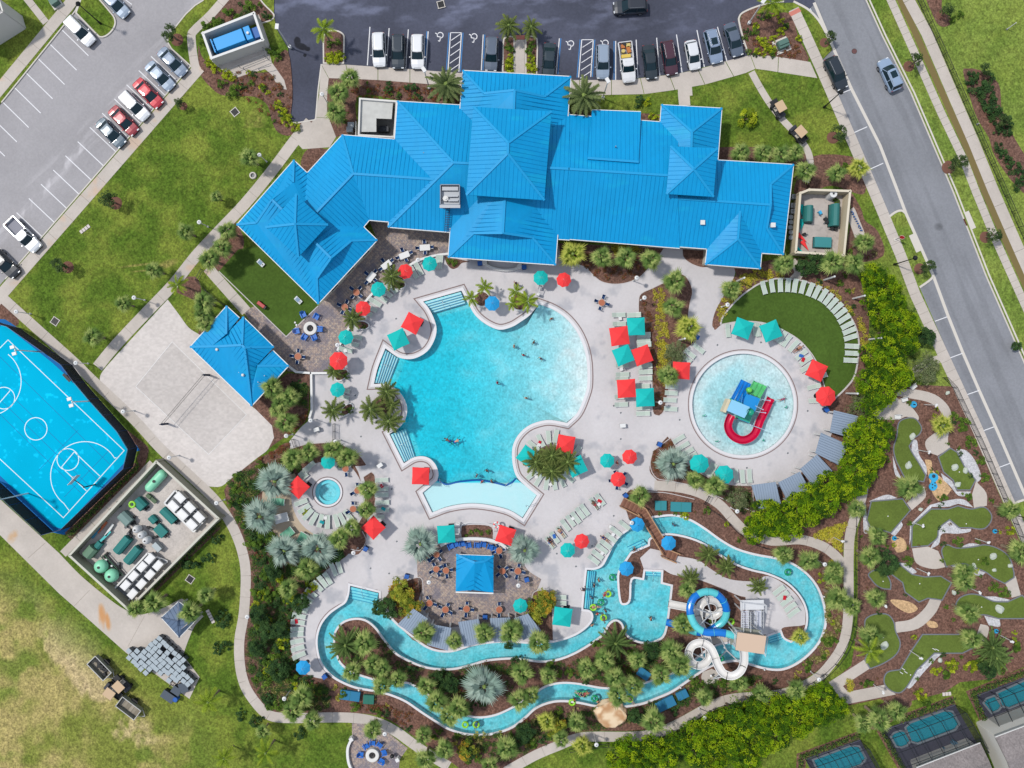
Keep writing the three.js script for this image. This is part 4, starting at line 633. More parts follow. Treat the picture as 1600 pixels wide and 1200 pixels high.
{ // pavilion beside the sand court
const t = thing('beach_pavilion', 'blue hip roofed pavilion between the sand court and the turf lawn', 'pavilion', [0, 0, 0], 0, { one: true }), e = 3.2;
const Nn = [380, 495], We = [297, 542], So = [393, 634], Ea = [428, 542], top = 4.9, ap = [[377.5, 539], [382, 543]];
const k = { parent: t };
roofPlane(t, [[354, 478, e], [374, 496.5, e], [354, 521, e + 0.7], [354.5, 480, e + 0.05]]);
roofPlane(t, [[354, 478, e], [297, 542, e], [330, 541.5, 4.0], [353.5, 522, 4.1]]);
roofPlane(t, [[297, 542, e], [393, 634.5, e], [382, 543, top], [377.5, 539, top], [344, 541, 4.3]]);
roofPlane(t, [[380, 495, e + 0.35], [428, 542, e + 0.35], [382, 543, top], [378.5, 538, top]]);
roofPlane(t, [[380, 495, e + 0.35], [378.5, 538, top], [330, 541.5, 4.02], [353, 522.5, e + 0.45]]);
roofPlane(t, [[428, 542, e + 0.35], [401, 571, e + 0.45], [393, 634.5, e], [382, 543, top]], { bare: true });
roofPlane(t, [[426, 547, e], [451, 571.5, e], [402, 571.6, 4.0]]);
roofPlane(t, [[451, 571.5, e], [393, 634.5, e], [392.5, 610, 3.5], [402, 571.6, 4.0]]);
ridge(t, [[[297, 542, e], [344, 541, 4.3]], [[344, 541, 4.3], [377.5, 539, top]], [[380, 495, e + 0.35], [378.5, 538, top]], [[428, 542, e + 0.35], [382, 543, top]], [[393, 634.5, e], [382, 543, top]], [[354, 478, e], [353.5, 522, 4.1]], [[451, 571.5, e], [402, 571.6, 4.0]], [[378, 539, top], [382, 543, top]]]);
walls(t, [[354, 478], [451, 571.5], [393, 634], [297, 542]], e, 0.7);
for (const [x, y] of [[338.5, 546], [379, 586]]) { const c = P(x, y, 4.3); part(t, 'roof_vent', [cyl(0.16, 0.16, 0.4, c.x, 3.9, c.z), cyl(0.2, 0.12, 0.1, c.x, 4.28, c.z)], frameM); }
for (const [x, y] of [[349, 545.5], [373, 582], [413, 587], [403, 597]]) { const c = P(x, y, 3.9); part(t, 'vent_pipe', cyl(0.05, 0.05, 0.3, c.x, 3.65, c.z), frameM); }
}
{ // poolside bar
const t = thing('poolside_bar', 'square blue roofed bar kiosk in the middle of the southern paver plaza', 'bar kiosk', [0, 0, 0], 0, { one: true }), e = 3.0;
roofPlane(t, [[713, 866.5, e], [771, 868.5, e], [757, 877, 3.6], [732, 875, 3.6]]);
roofPlane(t, [[713, 866.5, e], [732, 875, 3.6], [742, 879, 3.95], [740, 922, 3.0], [712, 924, e - 0.1]]);
roofPlane(t, [[771, 868.5, e], [771, 926, e - 0.1], [740, 922, 3.0], [742, 879, 3.95], [757, 877, 3.6]]);
ridge(t, [[[713, 866.5, e], [732, 875, 3.6]], [[771, 868.5, e], [757, 877, 3.6]], [[732, 875, 3.6], [742, 879, 3.95]], [[742, 879, 3.95], [757, 877, 3.6]]]);
for (const [x, y] of [[717, 870], [767, 872], [716, 920], [767, 922]]) { const c = P(x, y, e); part(t, 'post', rbx(0.22, 2.9, 0.22, 0.03, c.x, 1.5, c.z), whiteWallM); }
const c = P(742, 896, 1); part(t, 'counter', [bx(4.0, 1.0, 0.5, c.x, 0.62, c.z - 1.5), bx(4.0, 1.0, 0.5, c.x, 0.62, c.z + 1.5), bx(0.5, 1.0, 2.5, c.x - 1.75, 0.62, c.z), bx(0.5, 1.0, 2.5, c.x + 1.75, 0.62, c.z)], M('timber counter', [140, 104, 78], 0.6)); part(t, 'gutter', bar(P(712, 925, e - 0.2), P(771, 927, e - 0.2), 0.2, 0.15), gutterM);
}
{ // small slate-roofed pavilion by the drive
const t = thing('garden_pavilion', 'small slate blue hip roofed pavilion at the end of the driveway', 'pavilion', [0, 0, 0], 0, { one: true }), o = { m: slateRoofM, sm: slateSeamM, cm: slateSeamM };
roofPlane(t, [[252, 965, 2.8], [279, 940, 2.8], [277.5, 970, 3.7]], o); roofPlane(t, [[252, 965, 2.8], [277.5, 970, 3.7], [280, 996, 2.8]], o);
roofPlane(t, [[279, 940, 2.8], [311, 964, 2.8], [298, 969, 3.2], [281, 953, 3.4], [277.5, 970, 3.7]], o); roofPlane(t, [[280, 996, 2.8], [277.5, 970, 3.7], [282, 984, 3.4], [298, 972, 3.1], [311, 964, 2.8]], o);
roofPlane(t, [[277.5, 970, 3.7], [281, 953, 3.42], [298, 969, 3.22], [282, 984, 3.42]], o);
ridge(t, [[[252, 965, 2.8], [277.5, 970, 3.7]], [[279, 940, 2.8], [277.5, 970, 3.7]], [[280, 996, 2.8], [277.5, 970, 3.7]]], slateSeamM, 0.16);
for (const [x, y] of [[256, 965], [280, 945], [280, 991], [304, 965]]) { const c = P(x, y, 2.7); part(t, 'post', bx(0.2, 2.7, 0.2, c.x, 1.4, c.z), whiteWallM); }
part(t, 'floor', slab(L('284,935 318,963 282,1000 256,968'), 0.13), pathM);
}
function cabana(q, h0, h1, desc, group) {
const t = thing('cabana', desc, 'cabana', [0, 0, 0], 0, { group });
roofPlane(t, [[...q[0], h1], [...q[1], h1], [...q[2], h0], [...q[3], h0]], { m: greyRoofM, sm: greySeamM, gm: greyCapM, pitch: 0.33, rib: 0.04, thick: 0.08 });
const v = q.map(([x, y], i) => P(x, y, i < 2 ? h1 : h0)), c = v[0].clone().add(v[1]).add(v[2]).add(v[3]).multiplyScalar(0.25), cm = M('white curtain', [222, 222, 222], 0.9);
v.forEach((p) => { const u = p.clone().lerp(c, 0.12); part(t, 'post', bx(0.1, u.y - 0.12, 0.1, u.x, u.y / 2 + 0.02, u.z), frameM); });
const a = v[3].clone().lerp(c, 0.14), b = v[2].clone().lerp(c, 0.14); part(t, 'rear_wall', bar(new V3(a.x, 1.25, a.z), new V3(b.x, 1.25, b.z), 0.08, 2.1), M('cabana wall', [140, 146, 150], 0.8));
for (const i of [0, 1]) { const u = v[i].clone().lerp(c, 0.16); part(t, 'curtain', cyl(0.14, 0.1, 2.1, u.x, 0.15, u.z, 8), cm); }
part(t, 'day_bed', rbx(1.7, 0.4, 1.2, 0.08, c.x, 0.4, c.z, Math.atan2(-(b.z - a.z), b.x - a.x)), M('cushion', [190, 196, 200], 0.9));
}
{ const K = ['1303,641 1340,650 1331,685 1297,675', '1283,676 1326,695 1309,726 1274,708', '1251,731 1277,710 1300,735 1272,761', '1216,753 1250,737 1265,765 1232,786', '1174,757 1212,753 1220,786 1186,796'];
const kd = ['topmost of the five grey roofed cabanas curving below the wading pool', 'second from the top of five grey cabanas by the wading pool', 'middle one of the five grey roofed cabanas by the wading pool', 'second from the bottom of five grey cabanas by the wading pool', 'bottom left of the five grey cabanas by the wading pool'];
const fr = ['1303,641 1297,675 1331,685 1340,650', '1283,676 1274,708 1309,726 1326,695', '1277,710 1250,733 1272,761 1300,735', '1250,737 1216,754 1232,786 1265,765', '1212,753 1174,758 1186,796 1220,786'];
fr.forEach((s, i) => cabana(L(s), 2.5, 2.9, kd[i], 'grey cabanas round the wading pool'));
const S = ['646,951 669,967 646,991 622,975', '672,975 705,981 700,1016 667,1007', '716,972 748,967 756,1003 725,1010', '765,966 797,965 800,1001 772,1003', '803,966 825,959 845,985 817,1000'];
const sd = ['leftmost of the five grey cabanas below the bar plaza', 'second from the left of five grey cabanas below the bar', 'middle one of the five grey cabanas below the bar', 'second from the right of five grey cabanas below the bar', 'rightmost of the five grey cabanas below the bar plaza'];
S.forEach((s, i) => cabana(L(s), 2.5, 2.8, sd[i], 'grey cabanas along the lazy river')); }
// ---------- plants ----------
const vc = (r, g, b) => [lin(r) / GAIN, lin(g) / GAIN, lin(b) / GAIN];
const leafM = M('foliage', new THREE.Color(1, 1, 1), 0.8, 0, { vertexColors: true, transmission: 0.25, thickness: 0 }); leafM.specularIntensity = 0.12;
const barkM = M('grey bark', [140, 122, 104], 0.95), palmBarkM = M('palm trunk', [150, 134, 116], 0.95), ringMulchM = M('tree ring mulch', [122, 88, 76], 0.97);
class Leaves {
constructor() { this.p = []; this.c = []; }
tri(a, b, c, col, col2 = col) { this.p.push(...a, ...b, ...c); this.c.push(...col, ...col2, ...col2); return this; }
quad(c, u, v, col) { const q = (s, t) => [c[0] + u[0] * s + v[0] * t, c[1] + u[1] * s + v[1] * t, c[2] + u[2] * s + v[2] * t]; const [a, b, d, e] = [q(-1, 0), q(0, -0.6), q(1, 0), q(0, 0.6)]; this.p.push(...a, ...b, ...d, ...a, ...d, ...e); for (let i = 0; i < 6; i++) this.c.push(...col); return this; }
geo() { const g = new THREE.BufferGeometry(); g.setAttribute('position', new THREE.Float32BufferAttribute(this.p, 3)); g.setAttribute('color', new THREE.Float32BufferAttribute(this.c, 3)); g.computeVertexNormals(); return g; }
}
const tint = (c, k) => c.map((v) => v * k);
function fanFrond(R, n, base, tip, spread = 1.35) {
const L2 = new Leaves(), d = R * 0.2;
L2.tri([0, 0, -0.03], [d, 0.05 * R, -0.02], [d, 0.05 * R, 0.02], tint(base, 1.1)).tri([0, 0, -0.03], [d, 0.05 * R, 0.02], [0, 0, 0.03], tint(base, 1.1));
for (let i = 0; i < n; i++) {
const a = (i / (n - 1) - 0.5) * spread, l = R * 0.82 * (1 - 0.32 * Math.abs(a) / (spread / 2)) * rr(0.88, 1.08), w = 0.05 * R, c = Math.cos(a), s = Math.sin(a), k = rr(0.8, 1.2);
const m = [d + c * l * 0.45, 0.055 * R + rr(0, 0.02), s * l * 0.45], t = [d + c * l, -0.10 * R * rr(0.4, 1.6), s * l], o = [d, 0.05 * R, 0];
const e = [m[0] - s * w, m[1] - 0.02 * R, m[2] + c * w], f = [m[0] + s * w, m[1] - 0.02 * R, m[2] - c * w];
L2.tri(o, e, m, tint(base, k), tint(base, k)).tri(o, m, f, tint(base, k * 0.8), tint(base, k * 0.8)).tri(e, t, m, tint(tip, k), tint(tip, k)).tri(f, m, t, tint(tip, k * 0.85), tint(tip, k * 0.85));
}
return L2.geo();
}
function featherFrond(R, n, base, tip, droop = 0.35, lw = 0.3) {
const L2 = new Leaves(), at = (t) => [R * t * (1 - 0.12 * t * t), R * (0.16 * t - droop * t * t), 0];
for (let i = 0; i < 6; i++) { const a = at(i / 6), b = at((i + 1) / 6), w = 0.035 * (1 - i / 8); L2.tri([a[0], a[1], -w], [b[0], b[1], -w], [b[0], b[1], w], tint(tip, 1.05)).tri([a[0], a[1], -w], [b[0], b[1], w], [a[0], a[1], w], tint(tip, 1.05)); }
for (let i = 0; i < n; i++) {
const t = 0.14 + 0.86 * i / n, a = at(t), l = R * lw * Math.sin(Math.min(1, 0.25 + t * 0.9) * PI * 0.8 + 0.25) * rr(0.85, 1.15) + 0.05, k = rr(0.75, 1.25), c = mix3(base, tip, t);
for (const s of [-1, 1]) { const w = 0.05 * R * 0.6, f = rr(0.5, 0.8); L2.tri([a[0] - w, a[1], 0.01 * s], [a[0] + l * f, a[1] - l * rr(0.2, 0.5), s * l * 0.8], [a[0] + w, a[1], 0.01 * s], tint(c, k), tint(c, k * 0.92)); }
}
return L2.geo();
}
function palmProto(name, fronds, n, trunkH, trunkR, lowest = -0.5, highest = 1.25, hub = 0.16) {
const g = proto(name), tr = part(g, 'trunk', [cyl(trunkR * 1.25, trunkR, 0.4, 0, 0, 0, 9), ...Array.from({ length: 5 }, (_, i) => cyl(trunkR, trunkR * 0.92, (trunkH - 0.4) / 5, 0.02 * (i % 2), 0.4 + i * (trunkH - 0.4) / 5, 0.02 * ((i + 1) % 2), 9))], palmBarkM);
part(g, 'crown_heart', new THREE.IcosahedronGeometry(hub * 1.4, 0).scale(1, 1.6, 1).translate(0, trunkH + 0.1, 0), M('palm heart', [130, 150, 80], 0.9));
for (let i = 0; i < n; i++) {
const f = part(g, 'frond', fronds[i % fronds.length], leafM), t = i / (n - 1);
f.position.set(0, trunkH + 0.12 * (1 - t), 0); f.rotation.order = 'YZX';
f.rotation.y = i * 2.39996 + rr(-0.15, 0.15); f.rotation.z = highest + (lowest - highest) * Math.pow(t, 0.6) + rr(-0.1, 0.1); f.rotation.x = rr(-0.3, 0.3);
const s = (0.7 + 0.3 * Math.sin(Math.min(1, t * 1.6) * PI / 2)) * rr(0.8, 1.15); f.scale.setScalar(s);
}
return g;
}
const sabalA = vc(112, 140, 68), sabalT = vc(160, 178, 100), sabalA2 = vc(98, 128, 62), sabalT2 = vc(132, 158, 84);
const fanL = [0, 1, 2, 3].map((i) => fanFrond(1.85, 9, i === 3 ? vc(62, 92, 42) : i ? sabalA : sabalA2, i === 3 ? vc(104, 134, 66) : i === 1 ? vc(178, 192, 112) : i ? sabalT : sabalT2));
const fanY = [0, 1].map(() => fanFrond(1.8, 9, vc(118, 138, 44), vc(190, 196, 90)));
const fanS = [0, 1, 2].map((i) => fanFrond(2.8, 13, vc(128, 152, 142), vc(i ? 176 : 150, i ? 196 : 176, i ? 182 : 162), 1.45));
const dateF = [0, 1, 2].map((i) => featherFrond(3.1, 26, vc(86, 108, 62), vc(148, 162, 104), 0.38, 0.15));
const dkF = [0, 1].map(() => featherFrond(2.0, 18, vc(70, 96, 44), vc(140, 152, 84), 0.42, 0.2));
const queenF = [0, 1].map((i) => featherFrond(2.1, 18, vc(110, 142, 36), vc(172, 190, 66), 0.45, 0.26));
const gnF = [0, 1].map(() => featherFrond(3.2, 22, vc(70, 100, 50), vc(126, 150, 84), 0.35, 0.14));
const PALM = {
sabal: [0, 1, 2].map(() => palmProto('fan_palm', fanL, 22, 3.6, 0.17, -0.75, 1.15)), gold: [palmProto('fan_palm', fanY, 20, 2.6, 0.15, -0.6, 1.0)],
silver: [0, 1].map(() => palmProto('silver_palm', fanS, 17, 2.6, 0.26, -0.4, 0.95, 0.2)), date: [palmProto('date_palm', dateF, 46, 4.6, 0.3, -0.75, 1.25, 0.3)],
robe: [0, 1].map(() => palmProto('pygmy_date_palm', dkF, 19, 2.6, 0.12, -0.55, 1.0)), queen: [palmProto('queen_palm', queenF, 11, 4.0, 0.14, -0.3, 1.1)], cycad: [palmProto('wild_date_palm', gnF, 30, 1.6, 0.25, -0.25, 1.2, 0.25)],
};
const PH = { sabal: 3.7, gold: 2.7, silver: 2.7, date: 4.8, robe: 2.8, queen: 4.2, cycad: 1.8 };
const PD = { sabal: 'green fan palm', gold: 'golden green fan palm', silver: 'silver blue fan palm', date: 'tall feathery date palm', robe: 'dark pygmy palm', queen: 'bright feather palm', cycad: 'large bushy palm' };
const PG = { sabal: 'green fan palms in the beds', gold: 'golden fan palms', silver: 'silver fan palms', date: 'date palms at the clubhouse front', robe: 'pygmy palms round the pool', queen: 'feather palms', cycad: 'wild date palms' };
const mod = (i, n) => ((i % n) + n) % n;
function palms(kind, list, s0 = 1, jit = 0.12) {
list.split(' ').forEach((s, i) => {
const [x, y, k = 1] = s.split(',').map(parseFloat), sc = s0 * k * rr(1 - jit, 1 + jit), h = PH[kind] * sc;
const p = P(x, y, h); p.y = 0.1;
const o = place(PALM[kind][i % PALM[kind].length], PD[kind], 'palm', p, rr(0, 6.28), sc, { group: PG[kind] }); o.scale.set(sc * rr(0.9, 1.1), sc, sc * rr(0.9, 1.1));
});
}
palms('date', '697,132 912,150', 1.0, 0.02);
palms('sabal', '547,121 529,145 525,175 1158,238 1192,238 1220,242 1244,238 1259,266 1308,270 1226,412 1302,410 1336,412 1352,378 940,402 977,402 1017,405 1054,440,1.15 1052,480 1045,587 1142,452 355,360 347,387 327,405 317,472 318,492 322,506 290,362,0.8 240,422,0.9 192,475,0.8 144,526,0.8 337,307,0.6 390,246,0.85 425,606 452,622 433,640 447,660 440,628');
palms('sabal', '457,717 482,707 520,702 542,715 575,765 572,797 550,825 530,842 480,890 450,920 472,1090 457,1112 487,1127 570,1005 582,1038 597,1045 550,1050 622,1062 597,1072 665,1073 682,1097 717,1108,1.15 702,1118 662,990 710,1003 757,990 797,988 842,1005 805,985 662,1150 582,1141 695,1172 792,1170 665,1187 765,1197 815,1052 857,1057 830,1087 812,1094');
palms('sabal', '945,1032 917,1045 962,1060 997,1032 990,1072 965,1087 1050,1020,1.1 1062,1040,1.1 1032,1055 902,1130 1022,1128,1.1 877,1155 1102,1090 1155,1067 1190,1085 1075,922 1067,977 1000,775,1.1 1087,750 1117,760 1422,762,1.2 1340,795 1372,838,1.15 1360,870 1580,797 1225,867 1265,877 1305,892 1507,895 1507,908 1310,936,1.15 1332,948 1302,902 1370,935 1515,958,1.2 1362,995 1375,1125,1.1 1350,1132 1402,1112 1245,1080 1595,862 297,957 321,930 240,942 212,952 1520,1000 410,1143,0.7 1456,1001,0.01'.replace(' 1456,1001,0.01', ''));
palms('gold', '895,397,1.2 1076,513,1.15 1472,665 910,1165 1342,262 855,1127 1250,995,0.8');
palms('silver', '430,752 407,807 445,860 497,857 657,850 820,860 1052,725 757,1072,1.12');
palms('robe', '612,432 550,497 522,580,0.8 520,641 604,612,1.05 579,639,1.05 607,658 612,633,0.85 837,722,1.1 862,712,1.2 862,736,1.1 887,722,1.05 850,730');
palms('robe', '795,40 830,42 1107,867 1135,887 1185,917 1078,905', 0.95);
palms('queen', '277,445 505,45 325,1097,0.9 415,1177,1.05 757,448,0.72 736,466,0.72 806,455,0.7 824,471,0.8 801,474,0.72 1360,1017 350,1185,0.8 1207,4');
palms('cycad', '540,1008 962,1005,1.05 1550,1012 1556,1028,0.8');
function crown(R, Hh, blobs, per, leaf, cols, seedShape = 0) {
const L2 = new Leaves();
for (let b = 0; b < blobs; b++) {
const a = rnd() * 2 * PI, t = Math.sqrt(rnd()), up = rnd(), rad = R * t * (1 - 0.35 * up * up), cx = Math.cos(a) * rad, cz = Math.sin(a) * rad, cy = Hh * (0.12 + 0.78 * up * (1 - 0.45 * t)), br = R * rr(0.13, 0.34), col = cols[Math.floor(rnd() * cols.length)], k0 = rr(0.8, 1.2);
for (let i = 0; i < per; i++) {
const z = rr(-0.35, 1), q = rnd() * 2 * PI, s = Math.sqrt(1 - z * z), n = [s * Math.cos(q), z, s * Math.sin(q)], r2 = br * rr(0.7, 1.1), l = leaf * rr(0.7, 1.35);
const c = [cx + n[0] * r2, cy + n[1] * r2 * 0.8, cz + n[2] * r2], w = q + rr(-1, 1), u = [Math.cos(w) * l, rr(-0.35, 0.15) * l, Math.sin(w) * l], v = [-Math.sin(w) * l * 0.6, rr(-0.35, 0.35) * l, Math.cos(w) * l * 0.6];
L2.quad(c, u, v, tint(col, k0 * rr(0.75, 1.25)));
}
}
return L2.geo();
}
function treeProto(name, R, Hh, trunkH, blobs, per, leaf, cols) {
const g = proto(name), lm = [rod([0, 0, 0], [0.05, trunkH, 0.03], 0.13, 7, 0.08)];
for (let i = 0; i < 5; i++) { const a = i * 1.3 + 0.4, h = trunkH * (0.6 + 0.08 * i); lm.push(rod([0, h, 0], [Math.cos(a) * R * 0.55, h + Hh * 0.4, Math.sin(a) * R * 0.55], 0.05, 5, 0.02)); }
part(g, 'trunk', lm, barkM); part(g, 'crown', crown(R, Hh, blobs, per, leaf, cols).translate(0, trunkH * 0.75, 0), leafM); return g;
}
const BR = [vc(108, 144, 18), vc(138, 168, 22), vc(62, 98, 20), vc(160, 184, 30), vc(84, 122, 22), vc(46, 80, 20)], OAK = [vc(74, 96, 54), vc(90, 112, 62), vc(60, 82, 48)], ORG = [vc(150, 156, 50), vc(190, 158, 54), vc(110, 132, 46), vc(172, 176, 66)], DKT = [vc(48, 76, 44), vc(62, 92, 50), vc(74, 104, 56)], SIL = [vc(120, 132, 92), vc(140, 146, 104), vc(100, 114, 74)];
const TREE = { bright: [0, 1, 2].map(() => treeProto('bright_tree', 1.75, 3.8, 2.6, 64, 46, 0.12, BR)), oak: [0, 1].map(() => treeProto('young_oak', 1.0, 1.9, 1.8, 26, 30, 0.1, OAK)), orange: [0, 1].map(() => treeProto('flowering_tree', 1.7, 2.2, 1.6, 50, 40, 0.13, ORG)), dark: [0, 1].map(() => treeProto('dark_tree', 1.5, 2.4, 1.6, 46, 40, 0.14, DKT)), silver: [treeProto('olive_tree', 1.7, 2.3, 1.5, 46, 44, 0.09, SIL)] };
const TD = { bright: 'bright lime tree', oak: 'young mulch ringed tree', orange: 'orange tinged tree', dark: 'dense dark tree', silver: 'grey green wispy tree' };
function trees(kind, list, s0 = 1, ring = false) {
list.split(' ').forEach((s, i) => {
const [x, y, k = 1] = s.split(',').map(parseFloat), sc = s0 * k * rr(0.9, 1.1), h = (kind === 'bright' ? 4.6 : kind === 'oak' ? 3 : 2.6) * sc, p = P(x, y, h); p.y = 0.1;
const t = place(TREE[kind][i % TREE[kind].length], TD[kind], 'tree', p, rr(0, 6.28), sc, { group: TD[kind] + 's' });
if (ring) part(t, 'mulch_ring', cyl(0.78, 0.6, 0.07, 0, 0, 0, 18), ringMulchM);
});
}
trees('bright', '1375,430 1396,448 1372,466 1402,472 1384,490 1412,498 1396,517 1424,508 1390,540 1421,537 1372,556 1402,566 1382,586 1411,590 1362,596 1368,628 1386,614 1360,668 1386,672 1349,684 1374,696 1345,712 1366,716 1340,734 1318,748 1297,762 1326,768 1276,780 1255,795 1233,808 1213,820 1268,808 1296,788 1190,822 1205,806 1183,836,0.8 1345,756 1240,826 1360,742,0.8');
trees('bright', '1180,1108 1210,1106 1242,1108 1150,1122 1120,1138 1160,1148 1200,1140 1090,1153 1122,1168 1060,1163 1022,1174 985,1178 1150,1178 1198,1170 1090,1184 1230,1132 1262,1110 1290,1092 1310,1112 1254,1140 1218,1158 1175,1128 1140,1160 1045,1188 1010,1196 1120,1196 1170,1196 1285,1124 970,1196');
trees('oak', '260,45,1.1 160,308,1.1 85,412,1.15 1300,54,0.9 1317,203,1.1 1437,90,1.05 1505,250,1.15 1561,364,1.1 1455,415,1.1 276,157,0.8 380,20,0.7 1487,10,1.0 1545,105,0.9 1572,185,0.9', 1, true);
trees('orange', '627,935,1.05 640,952 622,922,0.8 845,945 838,960,0.9 855,938,0.8 870,1142,0.8 730,1175,0.9');
trees('dark', '607,952 702,1072 686,1064,0.8 470,1090,0.7 590,950,0.7 735,1180,0.8 1385,880,1.1 822,1148,0.9 995,1120,0.8 1020,1020 1275,410,0.9 1545,1050,0.9 1590,540,0.5 1448,528,0.9 1258,418,0.8 795,1010,0.4 520,865,0.9 405,960,0.9 420,985 400,1010,0.9 432,1050 425,895,0.9 468,945,0.8 440,985,0.8 1185,275,0.01 1378,20,0.01'.replace(/ \S+,0\.01/g, ''));
trees('silver', '1058,548,0.9 1375,600,0.01 1345,635,0.9 1450,575,1.1 1155,780,0.8 1055,560,0.8 1450,582,0.9'.replace(/ \S+,0\.01/g, ''));
const shrubProto = (name, R, cols, b = 13, per = 36, leaf = 0.085, hh = 0.9) => { const g = proto(name); part(g, 'stem', [rod([0, 0, 0], [0.1, R * 0.6, 0.06], 0.03, 5), rod([0, 0, 0], [-0.1, R * 0.5, -0.08], 0.03, 5)], barkM); part(g, 'foliage', crown(R, R * 1.5 * hh, b, per, leaf, cols), leafM); return g; };
const LIME = [vc(160, 176, 36), vc(186, 196, 56), vc(128, 150, 34)], MID = [vc(92, 122, 44), vc(112, 140, 52), vc(74, 104, 40)], RED = [vc(150, 88, 66), vc(122, 72, 58), vc(110, 112, 60)], GRS = [vc(150, 144, 84), vc(126, 126, 66), vc(170, 160, 104)], GOLD = [vc(200, 186, 56), vc(214, 206, 92), vc(150, 150, 50)];
const SHRUB = { dark: [0, 1].map(() => shrubProto('dark_shrub', 0.7, DKT)), lime: [0, 1].map(() => shrubProto('lime_shrub', 0.75, LIME)), mid: [0, 1].map(() => shrubProto('green_shrub', 0.75, MID)), red: [shrubProto('bronze_shrub', 0.5, RED, 9, 18, 0.07)], grass: [shrubProto('grass_clump', 0.55, GRS, 9, 20, 0.09)], gold: [shrubProto('gold_shrub', 0.55, GOLD, 9, 18, 0.07)] };
const SD = { dark: 'rounded dark shrub', lime: 'lime green shrub', mid: 'mid green shrub', red: 'bronze red shrub', grass: 'straw grass clump', gold: 'golden yellow shrub' };
const shrub = (kind, x, y, s) => { const p = P(x, y, 0.6); p.y = 0.1; place(SHRUB[kind][Math.floor(rnd() * SHRUB[kind].length)], SD[kind], kind === 'grass' ? 'grass clump' : 'shrub', p, rr(0, 6.28), s, { group: SD[kind] + 's in the planting beds' }); };
const shrubs = (kind, list, s0 = 1) => list.split(' ').forEach((s) => { const [x, y, k = 1] = s.split(',').map(parseFloat); shrub(kind, x, y, s0 * k * rr(0.9, 1.15)); });
shrubs('lime', '512,90 520,92 528,90 534,88,0.8 516,84,0.8 526,83,0.8 797,88,0.8 829,90,0.8 1165,185,2.2 327,95 338,105,1.1 350,112,0.8 357,118 434,162 440,176 446,190 460,198 450,184,0.8 1013,158,0.9 1020,182,0.9 1028,184,0.8 795,100 796,108 831,102 829,110 1192,62 1200,72 1185,80,0.8 1183,40,0.8 1515,1040,1.3 1488,1042,1.3 1465,1050,1.1 1440,1085,1.2 1580,828 475,800,0.7 436,906,0.9 1208,76,0.8 1250,60,0.8');
shrubs('mid', '795,70,0.8 797,79,0.9 831,70,0.8 829,80,0.9 514,66,0.7 528,64,0.7 366,140,1.2 360,146 345,128 356,22,1.3 375,28,1.2 320,42 318,60 388,10,1.4 340,35 420,25,0.5 424,78,1.1 432,84 760,404,0.7 702,408,0.6 710,411,0.7 1405,555,0.9 1490,650,1 1505,670 1515,690,1.2 1535,720,1 1540,745 1298,1120,0.7 1475,1055,1.2 1450,1100,1.1 1505,660,1.3 1540,880 1497,848,1.2 1475,775,0.9 1512,778,1.1 1420,875,1 1355,1065,1.1 1555,918,1.2 1570,928,1.1 1585,1010,1.3 1560,1045,1.4 1530,1035,1.3 1105,797,0.8 1225,830,0.7 1500,20,0.8 1490,30,0.7 855,1010,0.3 1085,900,0.7 1085,1065,1.1 1093,1070,0.8 1180,790,0.8');
shrubs('dark', '606,136,1.2 643,138,1.35 622,150,0.7 608,158,0.5 655,152,0.8 1000,158,1.15 415,240,0.01 440,605,0.01 465,615,1.1 458,602,0.9 470,600,1 700,1060,1 350,970,1.5 345,962,1.2 350,1010,1.2 338,1015,1.1 378,1098,0.01 376,1118,1.2 398,1130,1.2 405,1125,0.8 468,1146,1.1 338,842,1.2 325,873,1.3 300,880,1.4 290,884,1.1 1530,135,1.6 1540,145,1.6 1548,158,1.7 1552,170,1.7 1545,120,1.3 1522,118,1.3 1556,180,1.5 1575,190,1.4 1563,232,1.2 1570,242,1.2 1578,252,1.3 1588,262,1.3 1597,275,1.4 1592,290,1.3 1520,125,1.2 1575,205,1.2 1558,200,1.3'.replace(/ \S+,0\.01/g, ''));
const inWalk = (x, y, m = 4) => WALKS.some(([p, h]) => p.some((q) => Math.abs(q[0] - x) < h + m && Math.hypot(q[0] - x, q[1] - y) < h + m));
const roofPx = [L('370,351 459,250 480,268 535,210 617,215 621,158 718,160 723,108 893,118 890,172 1003,172 1003,186 1033,188 1033,162 1129,168 1124,248 1242,256 1226,400 1192,398 1190,422 1100,415 1100,390 874,375 869,416 699,404 702,365 605,358 605,346 578,346 591,376 497,477'), L('297,542 354,478 380,495 428,542 451,572 393,635')];
const blocked = (x, y) => [mainPool, kidsPool, ...roofPx].some((p) => inPoly(x, y, p)) || (inPoly(x, y, riverOuter) && !inPoly(x, y, island));
const inMulch = (x, y) => !blocked(x, y) && (bedPolys.some((p) => inPoly(x, y, p)) || (inPoly(x, y, island) ? !inPoly(x, y, deck2) && !inWalk(x, y) : inPoly(x, y, westBeds) && ![deck, deck1, plazaWest, plazaBar, spaSand, kidsTurf].some((p) => inPoly(x, y, p)) && !inWalk(x, y)));
function scatter(zone, n, mixk, s = 1, test = inMulch) {
const z = L(zone), xs = z.map((q) => q[0]), ys = z.map((q) => q[1]); let k = 0;
for (let t = 0; t < n * 12 && k < n; t++) { const x = rr(Math.min(...xs), Math.max(...xs)), y = rr(Math.min(...ys), Math.max(...ys)); if (!inPoly(x, y, z) || !test(x, y)) continue; const m = mixk[Math.floor(rnd() * mixk.length)]; shrub(m, x, y, s * rr(0.7, 1.3)); k++; }
}
const any = (x, y) => !inWalk(x, y, 3) && !blocked(x, y);
scatter('385,830 440,830 500,880 520,895 460,945 452,1000 460,1045 490,1065 520,1080 515,1108 420,1108 385,1050 382,1000 390,900', 90, ['dark', 'mid', 'mid', 'dark', 'lime', 'red'], 1.15);
